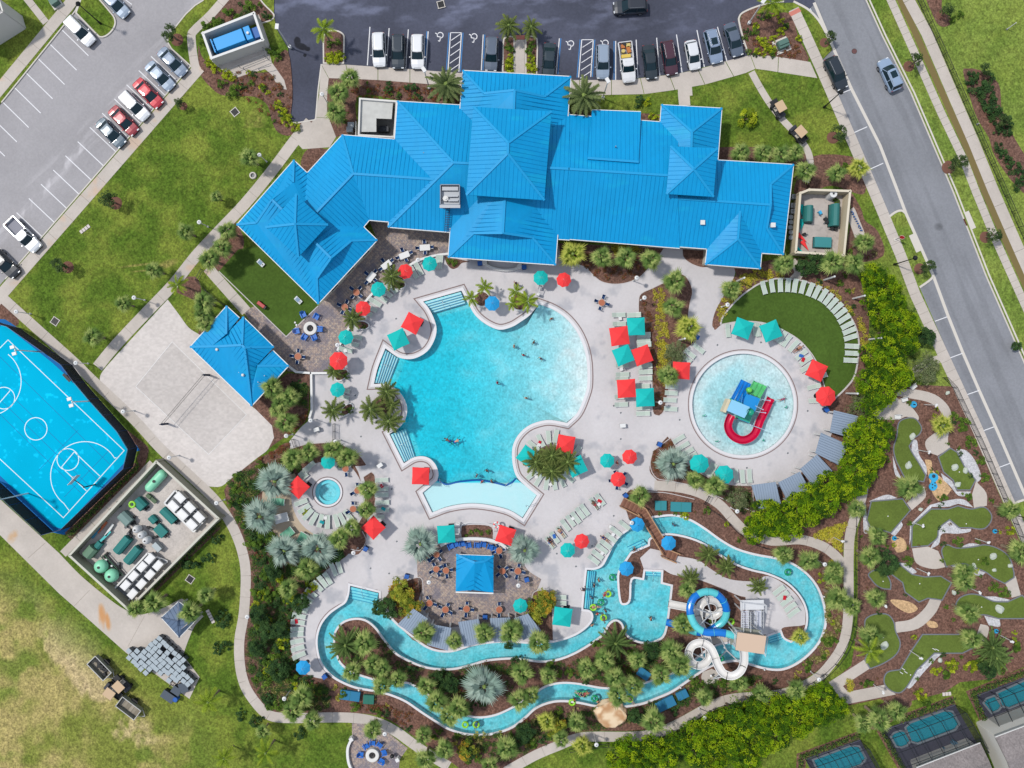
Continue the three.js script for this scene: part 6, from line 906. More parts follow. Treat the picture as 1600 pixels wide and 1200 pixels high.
for (const [x, y] of L('619,498 555,618 564,682 612,764 620,846 579,888 608,896 783,452 959,634 970,645 970,686 959,806 925,853 870,865 900,885 1062,656 1121,539 1189,535 1231,708 1262,642 1167,731')) { const p = P(x, y, 0.12), t = thing('floor_drain', 'small grey floor drain', 'drain', [p.x, 0.118, p.z], 0.78, { group: 'floor drains in the deck' }); part(t, 'grate', bx(0.24, 0.02, 0.24), M('drain grey', [120, 122, 128], 0.6)); part(t, 'frame', [bx(0.3, 0.012, 0.03, 0, 0, 0.14), bx(0.3, 0.012, 0.03, 0, 0, -0.14)], whiteM); }
for (const [x, y] of L('969,498 971,577 596,757 509,809 544,812 842,695 880,692 838,745 860,757 895,810 936,788 954,823 958,835 941,864 472,940 487,912 540,548 601,460')) { const p = P(x, y, 0.4), t = thing('side_table', 'small white side table', 'side table', [p.x, 0.12, p.z], rr(0, 1.5), { group: 'white side tables' }); part(t, 'table_top', rbx(0.45, 0.04, 0.45, 0.015, 0, 0.4, 0), whiteM); for (const [u, v] of [[-1, -1], [1, -1], [1, 1], [-1, 1]]) part(t, 'leg', bx(0.04, 0.4, 0.04, u * 0.19, 0.2, v * 0.19), whiteM); }
// ---------- lamps ----------
const lampProto = proto('lamp_post'); { part(lampProto, 'post', [cyl(0.07, 0.045, 3.1, 0, 0, 0, 10), cyl(0.13, 0.11, 0.25, 0, 0, 0, 12)], whiteM); part(lampProto, 'lamp_shade', lathe([[0.0, 3.3], [0.2, 3.27], [0.3, 3.18], [0.3, 3.12], [0.06, 3.1], [0, 3.1]], 20), whiteM); part(lampProto, 'top_cap', cyl(0.1, 0.06, 0.08, 0, 3.28, 0, 12), M('grey cap', [150, 160, 172], 0.5)); }
const golfLamp = proto('garden_light'); { part(golfLamp, 'post', cyl(0.06, 0.05, 3.0, 0, 0, 0, 8), whiteM); part(golfLamp, 'lamp_head', [rbx(0.36, 0.2, 0.3, 0.06, 0.05, 3.05, 0), rbx(0.26, 0.16, 0.24, 0.05, -0.1, 3.0, 0.14)], whiteM); }
const polePost = proto('string_light_pole'); { part(polePost, 'post', cyl(0.13, 0.13, 3.6, 0, 0, 0, 14), whiteM); part(polePost, 'cap', cyl(0.14, 0.1, 0.06, 0, 3.6, 0, 14), frameWM); }
const blackLamp = proto('street_lamp'); { part(blackLamp, 'post', [cyl(0.09, 0.06, 5.4, 0, 0, 0, 10), cyl(0.18, 0.12, 0.7, 0, 0, 0, 12)], dkM); part(blackLamp, 'lantern', lathe([[0, 5.3], [0.2, 5.35], [0.34, 5.6], [0.22, 5.8], [0.05, 6.0], [0, 6.0]], 16), dkM); }
const lotLamp = proto('parking_lamp'); { part(lotLamp, 'post', [cyl(0.1, 0.06, 6.2, 0, 0, 0, 10), cyl(0.22, 0.22, 0.5, 0, 0, 0, 12)], frameWM); part(lotLamp, 'lamp_head', rbx(0.75, 0.14, 0.5, 0.05, 0.1, 6.25, 0), whiteM); part(lotLamp, 'arm', rod([0, 6.1, 0], [0.4, 6.25, 0], 0.04), frameWM); }
const lamps = (pr, h, d, g, list) => L(list).forEach(([x, y]) => { const p = P(x, y, h); p.y = 0.11; place(pr, d, 'lamp', p, rr(0, 6), 1, { group: g }); });
lamps(lampProto, 3.3, 'white disc lamp post', 'white disc lamp posts', '405,242 503,147 311,347 209,465 25,487 118,567 192,643 264,715 338,786 447,681 485,657 524,690 552,864 653,406 527,539 995,434 1007,465 1137,476 1032,629 1152,799 987,817 1392,627 1289,882 1280,1062 1101,1122 932,1164 810,915 444,1092 601,1147 670,910 386,964');
lamps(golfLamp, 3.05, 'slim white garden light', 'white garden lights on the golf course', '1462,633 1451,706 1442,822 1544,848 1450,896 1380,1082 1439,1028 1531,926 1581,1002 1383,947 1367,726 1316,846');
lamps(polePost, 3.65, 'thick white light pole without a head', 'white poles round the kids turf', '1304,432 1351,462 1377,528 1340,615 1163,434 1070,529');
lamps(blackLamp, 5.7, 'black street lamp with lantern head', 'black street lamps', '1430,403 1314,144 122,6 1605,810'); lamps(lotLamp, 6.25, 'white parking lamp with flat head', 'white parking lamps', '433,43 663,110 950,127 1192,3');
// ---------- vehicles ----------
const tyreM = M('tyre rubber', [38, 38, 40], 0.9), rimM = M('alloy rim', [170, 174, 180], 0.35, 0.7), autoGlassM = M('car glass', [22, 46, 56], 0.08, 0.0, { specularIntensity: 0.6 }), headM = M('headlight lens', [226, 230, 235], 0.15), tailM = M('tail light lens', [150, 20, 24], 0.25), trimM = M('black trim', [30, 31, 34], 0.6);
function loft(rings, capEnds = true) {
const pos = [], n = rings[0].length;
for (let i = 0; i + 1 < rings.length; i++) for (let k = 0; k < n; k++) { const a = rings[i][k], b = rings[i][(k + 1) % n], c = rings[i + 1][(k + 1) % n], d = rings[i + 1][k]; pos.push(...a, ...c, ...b, ...a, ...d, ...c); }
if (capEnds) for (const [r, f] of [[rings[0], 1], [rings[rings.length - 1], -1]]) { const c = [0, 1, 2].map((q) => r.reduce((s, v) => s + v[q], 0) / n); for (let k = 0; k < n; k++) { const a = r[k], b = r[(k + 1) % n]; pos.push(...c, ...(f > 0 ? [...a, ...b] : [...b, ...a])); } }
const g = new THREE.BufferGeometry(); g.setAttribute('position', new THREE.Float32BufferAttribute(pos, 3)); g.computeVertexNormals(); return g;
}
const paints = {};
const paint = (r, g, b) => (paints[[r, g, b]] ||= M('car paint', [r, g, b], 0.32, 0.15, { clearcoat: 0.7, clearcoatRoughness: 0.12 }));
const vehicleProtos = {};
function vehicleProto(kind, col) {
const K = { suv: [4.75, 1.9, 1.7, 1.0, -2.25, -1.9, 0.35, 1.2], sedan: [4.75, 1.82, 1.42, 0.88, -1.75, -0.95, 0.35, 1.3], small: [4.1, 1.76, 1.48, 0.9, -1.8, -1.35, 0.3, 1.2], pickup: [5.6, 1.98, 1.85, 1.12, -0.35, -0.1, 0.85, 1.5] }[kind];
const [len, w, h, belt, r0, r1, f1, f0] = K, g = proto(kind === 'pickup' ? 'pickup_truck' : kind === 'suv' ? 'parked_suv' : 'parked_car'), hw = w / 2, L0 = -len / 2, bm = paint(...col);
const sect = (x, s, top, low = 0.3) => [[x, low, -hw * s * 0.94], [x, low + 0.22, -hw * s], [x, top - 0.12, -hw * s], [x, top, -hw * s * 0.9], [x, top + 0.03, 0], [x, top, hw * s * 0.9], [x, top - 0.12, hw * s], [x, low + 0.22, hw * s], [x, low, hw * s * 0.94]];
const bodyEnd = kind === 'pickup' ? -0.45 : L0, rings = [];
if (kind !== 'pickup') rings.push(sect(L0, 0.78, belt * 0.9, 0.42), sect(L0 + 0.12, 0.92, belt * 0.97), sect(L0 + 0.5, 1, belt)); else rings.push(sect(-0.45, 1, belt), sect(-0.3, 1, belt));
rings.push(sect(0, 1, belt), sect(f0, 1, belt * 0.98), sect(len / 2 - 0.55, 0.97, belt * 0.9), sect(len / 2 - 0.18, 0.9, belt * 0.8), sect(len / 2, 0.72, belt * 0.66, 0.4));
part(g, 'body', loft(rings), bm);
const gl = (x, s, y) => [[x, y, -hw * s], [x, y, hw * s]], quadRing = (x0, x1, s, y) => [[x0, y, -hw * s * 0.86], [x0 + 0.12, y, -hw * s], [x1 - 0.25, y, -hw * s], [x1, y, -hw * s * 0.8], [x1 + 0.06, y, 0], [x1, y, hw * s * 0.8], [x1 - 0.25, y, hw * s], [x0 + 0.12, y, hw * s], [x0, y, hw * s * 0.86]];
part(g, 'cabin_glass', loft([quadRing(r0, f0, 0.92, belt - 0.03), quadRing(r1, f1, 0.76, h - 0.04)]), autoGlassM);
part(g, 'roof', loft([quadRing(r1 - 0.06, f1 + 0.06, 0.79, h - 0.06), quadRing(r1 + 0.02, f1 - 0.02, 0.74, h), quadRing(r1 + 0.3, f1 - 0.3, 0.5, h + 0.025)]), bm);
for (const s of [-1, 1]) part(g, 'pillar', [rod([f0 - 0.05, belt, s * hw * 0.86], [f1, h - 0.05, s * hw * 0.75], 0.045, 5), rod([r0 + 0.06, belt, s * hw * 0.86], [r1 + 0.05, h - 0.05, s * hw * 0.75], 0.06, 5), bx(0.09, h - belt, 0.04, (r1 + f1) / 2 - 0.05, (h + belt) / 2, s * hw * 0.845, 0, 0, s * -0.32)], bm);
if (kind === 'suv') for (const s of [-1, 1]) part(g, 'roof_rail', rod([r1 + 0.2, h + 0.05, s * hw * 0.66], [f1 - 0.1, h + 0.05, s * hw * 0.66], 0.025, 5), rimM);
for (const [x, s] of [[len * 0.3, -1], [len * 0.3, 1], [-len * 0.29, -1], [-len * 0.29, 1]]) { const wh = part(g, 'wheel', cyl(0.34, 0.34, 0.22, 0, -0.11, 0, 18).rotateX(PI / 2).translate(x, 0.34, s * (hw - 0.1)), tyreM); part(wh, 'rim', cyl(0.21, 0.21, 0.24, 0, -0.12, 0, 12).rotateX(PI / 2).translate(x, 0.34, s * (hw - 0.1)), rimM); }
for (const s of [-1, 1]) { part(g, 'headlight', rbx(0.3, 0.14, 0.36, 0.05, len / 2 - 0.17, belt * 0.72, s * hw * 0.64), headM); part(g, 'tail_light', rbx(0.14, 0.2, 0.26, 0.04, L0 + 0.08, belt * 0.84, s * hw * 0.72), tailM); part(g, 'mirror', rbx(0.16, 0.14, 0.22, 0.05, f0 - 0.3, belt + 0.06, s * (hw + 0.1)), bm); }
part(g, 'bumper', rbx(0.2, 0.2, w * 0.72, 0.06, len / 2 - 0.06, 0.45, 0), trimM);
if (kind === 'pickup') { part(g, 'cargo_bed', [bx(2.35, 0.1, w * 0.94, -1.62, 0.62, 0), bx(2.35, 0.55, 0.1, -1.62, 0.85, hw * 0.93), bx(2.35, 0.55, 0.1, -1.62, 0.85, -hw * 0.93), bx(0.1, 0.55, w * 0.94, -2.76, 0.85, 0)], bm); part(g, 'bed_liner', bx(2.2, 0.02, w * 0.84, -1.62, 0.68, 0), M('bed liner', [150, 150, 160], 0.8)); }
return g;
}
function vehicle(kind, col, x, y, fx, fy, desc, s = 1) { const key = kind + col; const pr = vehicleProtos[key] ||= vehicleProto(kind, col), p = P(x, y, 0.9); p.y = 0.01; return place(pr, desc, kind === 'pickup' ? 'pickup truck' : 'car', p, Math.atan2(-fy, fx), s); }
const WH = [232, 234, 238], BK = [36, 40, 48], SL = [150, 166, 186], GY = [92, 104, 122], RD = [190, 32, 52], DR = [150, 36, 50], MR = [74, 34, 50];
vehicle('suv', WH, 124, 48, 34, 34, 'white estate car parked alone beside the grass island'); vehicle('sedan', SL, 178, 4, 34, 34, 'silver car cut by the top edge beyond the grass island');
vehicle('sedan', [128, 144, 166], 268.5, 96, 40, 41, 'blue grey sedan parked nearest the trash enclosure'); vehicle('sedan', SL, 249, 118, 40, 41, 'silver grey sedan between the blue grey car and red car'); vehicle('sedan', RD, 230.5, 145, 40, 41, 'bright red sedan in the left car park'); vehicle('suv', WH, 209.5, 165, 40, 41, 'white sport utility car between two red cars'); vehicle('sedan', DR, 192, 188, 40, 41, 'dark red sedan between white and grey cars'); vehicle('sedan', [88, 106, 120], 172, 207, 40, 41, 'dark grey green sedan, lowest of the six parked together');
vehicle('pickup', WH, 36, 367, 40, 41, 'white pickup with dark cargo bed at the left edge'); vehicle('suv', BK, 6, 411, 40, 41, 'black car at the left edge below the white pickup');
vehicle('suv', WH, 592, 77, 0.03, 1, 'white sport utility car, leftmost of the top row'); vehicle('suv', [40, 52, 64], 622, 80, 0, 1, 'black sport utility car between two white ones'); vehicle('suv', [236, 237, 240], 652.5, 80, 0, 1, 'white sport utility car right of the black one in top row'); vehicle('suv', GY, 768, 84, -0.05, 1, 'dark grey car left of the entrance path'); vehicle('sedan', [34, 52, 62], 858, 93, -0.05, 1, 'dark teal black car right of the entrance path'); vehicle('suv', SL, 942, 96, 0, 1, 'silver sport utility car covering a wheelchair symbol');
const pk = vehicle('pickup', [234, 234, 236], 980, 97, 0.12, 1, 'white pickup with yellow tools in its open bed'); vehicle('sedan', [34, 46, 54], 1016, 96, 0.12, 1, 'black sedan right of the white pickup'); vehicle('suv', MR, 1046, 90, 0.19, 1, 'maroon sport utility car in the top row'); vehicle('small', WH, 1083, 85, 0.2, 1, 'small white hatchback in the top row'); const rf = vehicle('suv', [140, 158, 184], 1115, 72, 0.26, 1, 'silver blue sport utility car with dark sunroof in top row'); vehicle('sedan', GY, 1147, 61, 0.3, 1, 'grey sedan, rightmost of the top row');
vehicle('suv', [42, 46, 56], 985, 10, -1, 0.06, 'black sport utility car driving across the top car park'); vehicle('suv', [34, 44, 54], 1307, 114, 0.42, 0.9, 'black car in the first roadside parking bay'); const sb = vehicle('suv', [150, 172, 200], 1391, 116, -0.4, -0.9, 'silver blue car with dark sunroof driving on the street');
for (const c of [rf, sb]) part(c, 'sunroof', rbx(0.95, 0.02, 0.85, 0.01, -0.35, 1.735, 0), autoGlassM);
part(pk, 'tool_box', rbx(0.5, 0.5, 1.3, 0.04, -0.75, 0.95, 0.1), M('yellow tools', [226, 196, 96], 0.7)); part(pk, 'cargo', [bx(0.9, 0.3, 0.5, -1.7, 0.85, -0.4, 0.2), bx(0.5, 0.35, 0.5, -2.2, 0.9, 0.35)], M('orange cargo', [190, 120, 70], 0.7)); part(pk, 'cargo', [cyl(0.25, 0.25, 0.5, -1.5, 0.7, 0.4), bx(0.5, 0.3, 0.6, -2.3, 0.85, -0.4)], M('pale cargo', [210, 190, 120], 0.7)); part(pk, 'bucket', cyl(0.2, 0.24, 0.4, -2.45, 0.7, 0.1), trimM);
const tanM = M('tan canopy', [206, 178, 146], 0.7);
function golfCart(x, y, ang, desc, bed) { const p = P(x, y, 1), g = thing('golf_cart', desc, 'golf cart', [p.x, 0.12, p.z], ang); part(g, 'roof', rbx(1.45, 0.07, 1.25, 0.03, -0.1, 1.85, 0), tanM); part(g, 'body', [rbx(2.3, 0.35, 1.15, 0.1, 0, 0.45, 0), rbx(0.5, 0.45, 1.1, 0.12, 0.95, 0.65, 0)], M('cart body', [52, 54, 62], 0.5)); part(g, 'seat', [rbx(0.5, 0.12, 1.1, 0.04, -0.2, 0.75, 0), rbx(0.12, 0.5, 1.1, 0.04, -0.48, 1.0, 0)], M('cart seat', [196, 188, 176], 0.7)); for (const [u, v] of [[0.5, 0.55], [0.5, -0.55], [-0.7, 0.55], [-0.7, -0.55]]) part(g, 'post', bx(0.04, 1.2, 0.04, u, 1.25, v), trimM); for (const [u, v] of [[0.8, 0.55], [0.8, -0.55], [-0.75, 0.55], [-0.75, -0.55]]) part(g, 'wheel', cyl(0.23, 0.23, 0.18, 0, -0.09, 0, 14).rotateX(PI / 2).translate(u, 0.23, v), tyreM); part(g, 'cargo_tray', [rbx(0.85, 0.12, 1.1, 0.03, -1.15, 0.75, 0), ...(bed ? [bx(0.8, 0.25, 0.06, -1.15, 0.9, 0.5), bx(0.8, 0.25, 0.06, -1.15, 0.9, -0.5)] : [])], trimM); part(g, 'steering_wheel', new THREE.TorusGeometry(0.17, 0.02, 5, 14).rotateX(1).translate(0.4, 1.0, 0.25), trimM); return g; }
golfCart(1217, 171, -1.05, 'tan roofed golf cart, upper of two on the east path'); golfCart(1247, 208, 2.3, 'tan roofed golf cart, lower of two on the east path', 1); golfCart(175, 1079, 2.5, 'tan roofed utility cart left of the two trailers', 1); golfCart(191, 1070, -0.8, 'tan roofed black utility cart between the two trailers', 1);
const galvM = M('galvanised mesh', [150, 152, 140], 0.6, 0.3), bedM = M('trailer bed', [142, 136, 122], 0.8);
function trailer(x, y, a, desc, full) { const p = P(x, y, 0.6), g = thing('utility_trailer', desc, 'trailer', [p.x, 0.12, p.z], a); part(g, 'bed', bx(3.1, 0.08, 1.6, 0, 0.55, 0), bedM); for (let i = 0; i < 6; i++) part(g, 'bed_plank', bx(0.42, 0.02, 1.5, -1.25 + i * 0.5, 0.605, 0), M('bed plank', [168 - (i % 3) * 14, 160 - (i % 3) * 14, 146 - (i % 3) * 14], 0.85)); for (const [w, d, u, v] of [[3.2, 0.06, 0, 0.8], [3.2, 0.06, 0, -0.8], [0.06, 1.6, 1.57, 0], [0.06, 1.6, -1.57, 0]]) part(g, 'side_panel', bx(w, 0.7, d, u, 0.95, v), galvM); part(g, 'top_rail', [bx(3.3, 0.06, 0.09, 0, 1.32, 0.8), bx(3.3, 0.06, 0.09, 0, 1.32, -0.8), bx(0.09, 0.06, 1.6, 1.6, 1.32, 0), bx(0.09, 0.06, 1.6, -1.6, 1.32, 0)], M('trailer rail', [196, 196, 196], 0.5, 0.4)); part(g, 'drawbar', [rod([1.55, 0.5, 0.6], [2.4, 0.45, 0], 0.05), rod([1.55, 0.5, -0.6], [2.4, 0.45, 0], 0.05)], M('trailer rail', [196, 196, 196], 0.5, 0.4)); for (const s of [-1, 1]) { part(g, 'wheel', cyl(0.33, 0.33, 0.2, 0, -0.1, 0, 16).rotateX(PI / 2).translate(0, 0.34, s * 1.0), tyreM); part(g, 'mudguard', bx(1.0, 0.04, 0.28, 0, 0.72, s * 1.0), trimM); } if (full) part(g, 'load', Array.from({ length: 9 }, (_, i) => rbx(0.5, 0.3, 0.4, 0.05, -1.1 + i * 0.27, 0.75, rr(-0.4, 0.4), rr(0, 3))), trimM); }
trailer(160, 1041, -0.8, 'mesh sided trailer with dark junk, upper of two on the field', 1); trailer(205, 1103, -0.65, 'empty mesh sided trailer, lower of two on the field');
// ---------- water slides ----------
function sweep(pts, prof, n = 120) {   // a closed profile (u across, v up) carried along a curve
const c = new THREE.CatmullRomCurve3(pts, false, 'centripetal'), rings = [], up = new V3(0, 1, 0);
for (let i = 0; i <= n; i++) { const p = c.getPointAt(i / n), t = c.getTangentAt(i / n), s = new V3().crossVectors(t, up).normalize(), w = new V3().crossVectors(s, t).normalize(); rings.push(prof.map(([u, v]) => [p.x + s.x * u + w.x * v, p.y + s.y * u + w.y * v, p.z + s.z * u + w.z * v])); }
return loft(rings);
}
const uProf = (r, th = 0.05) => { const a = [], b = []; for (let i = 0; i <= 10; i++) { const t = PI * i / 10; a.push([-r * Math.cos(t), r - r * 1.05 * Math.sin(t)]); b.unshift([-(r + th) * Math.cos(t), r - (r + th) * 1.05 * Math.sin(t)]); } return [...a, [r + 0.1, r + 0.02], [r + 0.1, r - 0.03], ...b, [-r - 0.1, r - 0.03], [-r - 0.1, r + 0.02]]; };
const oProf = (r, n = 14) => Array.from({ length: n }, (_, i) => [r * Math.cos(i / n * 2 * PI), r * Math.sin(i / n * 2 * PI)]);
const slideWhite = M('white fibreglass', [230, 228, 226], 0.25), slideBlue = M('blue fibreglass', [14, 120, 214], 0.25), slideAqua = M('aqua fibreglass', [96, 208, 216], 0.25), slideRed = M('magenta red fibreglass', [206, 14, 66], 0.22), whiteSteel = M('white steel', [222, 224, 228], 0.4);
const path3 = (s) => L(s).map(([x, y, h]) => P(x, y, h));
{
const t = thing('white_body_slide', 'white open spiralling water slide ending in the splash pool', 'water slide', [0, 0, 0], 0, { one: true });
const wp = path3('1160,1012,6.2 1161,1024,6.0 1160,1036,5.7 1154,1048,5.4 1142,1054,5.1 1129,1050,4.8 1120,1037,4.5 1114,1021,4.2 1107,1009,3.9 1095,1003,3.6 1082,1006,3.35 1075,1018,3.1 1079,1033,2.9 1093,1038,2.7 1105,1029,2.5 1107,1012,2.3 1102,993,2.1 1094,976,1.9 1090,957,1.75 1095,942,1.6 1107,936,1.5 1120,940,1.35 1124,951,1.2 1115,960,1.05 1101,957,0.9 1088,951,0.75 1070,947,0.55 1054,944,0.35 1044,942,0.2');
const c = new THREE.CatmullRomCurve3(wp, false, 'centripetal'), N = 14;
for (let i = 0; i < N; i++) { const q = []; for (let k = 0; k <= 8; k++) q.push(c.getPointAt(Math.min(1, (i + k / 8 - 0.002 * (k === 8)) / N))); part(t, 'flume_section', sweep(q, uProf(0.46), 14), slideWhite); }
const b = thing('blue_tube_slide', 'enclosed spiral tube slide in alternating blue and aqua sections', 'water slide', [0, 0, 0], 0, { one: true });
const bp = path3('1150,994,5.4 1135,990,5.2 1120,988,5.0 1104,988,4.75 1090,981,4.5 1081,967,4.25 1078,949,4.0 1085,933,3.75 1100,925,3.5 1117,927,3.25 1130,939,3.0 1135,955,2.75 1131,969,2.5 1121,978,2.25 1107,986,1.95 1091,988,1.6 1075,983,1.2 1056,976,0.75 1041,972,0.4'), c2 = new THREE.CatmullRomCurve3(bp, false, 'centripetal'), N2 = 18;
for (let i = 0; i < N2; i++) { const q = []; for (let k = 0; k <= 6; k++) q.push(c2.getPointAt((i + k / 6) / N2)); part(b, 'tube_section', sweep(q, oProf(0.5), 12), [slideAqua, slideBlue][Math.floor((i + 1) / 2) % 2 ? 1 : 0]); if (i) { const p = c2.getPointAt(i / N2), d = c2.getTangentAt(i / N2); part(b, 'joint_flange', new THREE.TorusGeometry(0.53, 0.035, 6, 20).applyQuaternion(new THREE.Quaternion().setFromUnitVectors(new V3(0, 0, 1), d)).translate(p.x, p.y, p.z), i % 2 ? slideBlue : slideAqua); } }
const col = (parent, x, y, tips) => { const g = P(x, y, 0.1); part(parent, 'support_column', [rod(g.toArray(), P(x, y, 1.4).toArray(), 0.14, 10), ...tips.map(([u, v, h]) => rod([g.x, 1.2, g.z], P(u, v, h).toArray(), 0.09, 8))], whiteSteel); };
col(t, 1112, 976, [[1106, 936, 1.3], [1122, 953, 1.0], [1085, 962, 1.5]]); col(t, 1096, 1024, [[1076, 1018, 2.8], [1094, 1004, 3.3], [1104, 1030, 2.3]]); col(t, 1132, 1012, [[1118, 1034, 4.2], [1159, 1038, 5.4], [1122, 990, 4.4]]); col(t, 1111, 1056, [[1127, 1051, 4.7], [1141, 1055, 4.9]]); col(b, 1108, 955, [[1080, 949, 3.6], [1100, 926, 3.1], [1134, 955, 2.4], [1090, 980, 4.0]]);
part(t, 'footing', slab(C('1098,1050! 1112,1045! 1124,1052 1122,1066! 1104,1070! 1096,1060'), 0.14), pathM); part(t, 'footing', slab(L('1090,996 1150,994 1150,1003 1120,1006 1095,1010'), 0.135), pathM);
const tw = thing('slide_tower', 'white steel stair tower with tan flat roof feeding the water slides', 'tower', [0, 0, 0], 0, { one: true }), q = (x, y, h) => P(x, y, h);
const R = [q(1153, 988.5, 7.6), q(1197, 994.5, 7.6), q(1193.5, 1022, 7.6), q(1150, 1015.5, 7.6)];
part(tw, 'roof', (() => { const s = new THREE.Shape(R.map((v) => new V2(v.x, -v.z))); return siteUV(new THREE.ExtrudeGeometry(s, { depth: 0.18, bevelEnabled: true, bevelSize: 0.04, bevelThickness: 0.04, bevelSegments: 2 }).rotateX(-PI / 2).translate(0, 7.4, 0)); })(), M('tan roof', [212, 186, 164], 0.75));
const rc = R.reduce((s, v) => s.add(v), new V3()).multiplyScalar(0.25); for (const v of R) { const u = v.clone().lerp(rc, 0.1); part(tw, 'post', bx(0.16, 7.3, 0.16, u.x, 3.7, u.z), whiteSteel); }
const D2 = R.map((v) => v.clone().lerp(rc, -0.06)); part(tw, 'platform', (() => { const s = new THREE.Shape(D2.map((v) => new V2(v.x, -v.z))); return new THREE.ExtrudeGeometry(s, { depth: 0.15, bevelEnabled: false }).rotateX(-PI / 2).translate(0, 5.2, 0); })(), galvM);
const land = (x, y, h, w, d) => { const c3 = q(x, y, h); part(tw, 'landing', bx(w, 0.12, d, c3.x, h, c3.z, 0.02), whiteSteel); };
const flight = (x, y0, h0, y1, h1, w, n, name = 'stair_tread') => { const A = q(x, y0, h0), B = q(x, y1, h1), m = M('pale tread', [206, 210, 224], 0.5); for (let i = 0; i < n; i++) { const c3 = A.clone().lerp(B, (i + 0.5) / n); part(tw, name, bx(w, 0.05, Math.abs(B.z - A.z) / n * 0.82, c3.x, c3.y, c3.z), m); } for (const s of [-1, 1]) { part(tw, 'stringer', rod([A.x + s * w / 2, A.y, A.z], [B.x + s * w / 2, B.y, B.z], 0.07, 6), whiteSteel); part(tw, 'handrail', rod([A.x + s * w / 2, A.y + 1, A.z], [B.x + s * w / 2, B.y + 1, B.z], 0.045, 6), whiteSteel); for (let i = 0; i <= 4; i++) { const c3 = A.clone().lerp(B, i / 4); part(tw, 'baluster', bx(0.045, 1, 0.045, c3.x + s * w / 2, c3.y + 0.5, c3.z), whiteSteel); } } };
flight(1164, 984, 5.2, 954, 3.5, 0.95, 11); land(1175, 945, 3.4, 3.2, 1.3); flight(1184, 954, 3.4, 982, 1.8, 0.95, 11); land(1183, 988, 1.7, 1.4, 0.9); flight(1176, 984, 1.7, 956, 0.15, 0.9, 10);
const rail2 = (pts) => { for (let i = 0; i + 1 < pts.length; i++) { const A = q(...pts[i]), B = q(...pts[i + 1]); for (const k of [0.55, 1.05]) part(tw, 'guard_rail', rod([A.x, A.y + k, A.z], [B.x, B.y + k, B.z], 0.045, 6), whiteSteel); part(tw, 'guard_post', rod([A.x, A.y, A.z], [A.x, A.y + 1.05, A.z], 0.045, 6), whiteSteel); } };
rail2([[1157, 954, 3.4], [1157, 939, 3.4], [1194, 943, 3.4], [1194, 955, 3.4]]); rail2([[1156, 984, 5.3], [1147, 982, 5.3], [1145, 1004, 5.3], [1152, 1014, 5.3]]); rail2([[1196, 990, 5.3], [1192, 1022, 5.3]]); rail2([[1139, 980, 5.3], [1147, 990, 5.3]]);
for (const [x, y] of [[1158, 940], [1193, 944], [1158, 953], [1193, 955]]) { const c3 = q(x, y, 3.3); part(tw, 'post', bx(0.13, 3.3, 0.13, c3.x, 1.7, c3.z), whiteSteel); }
}
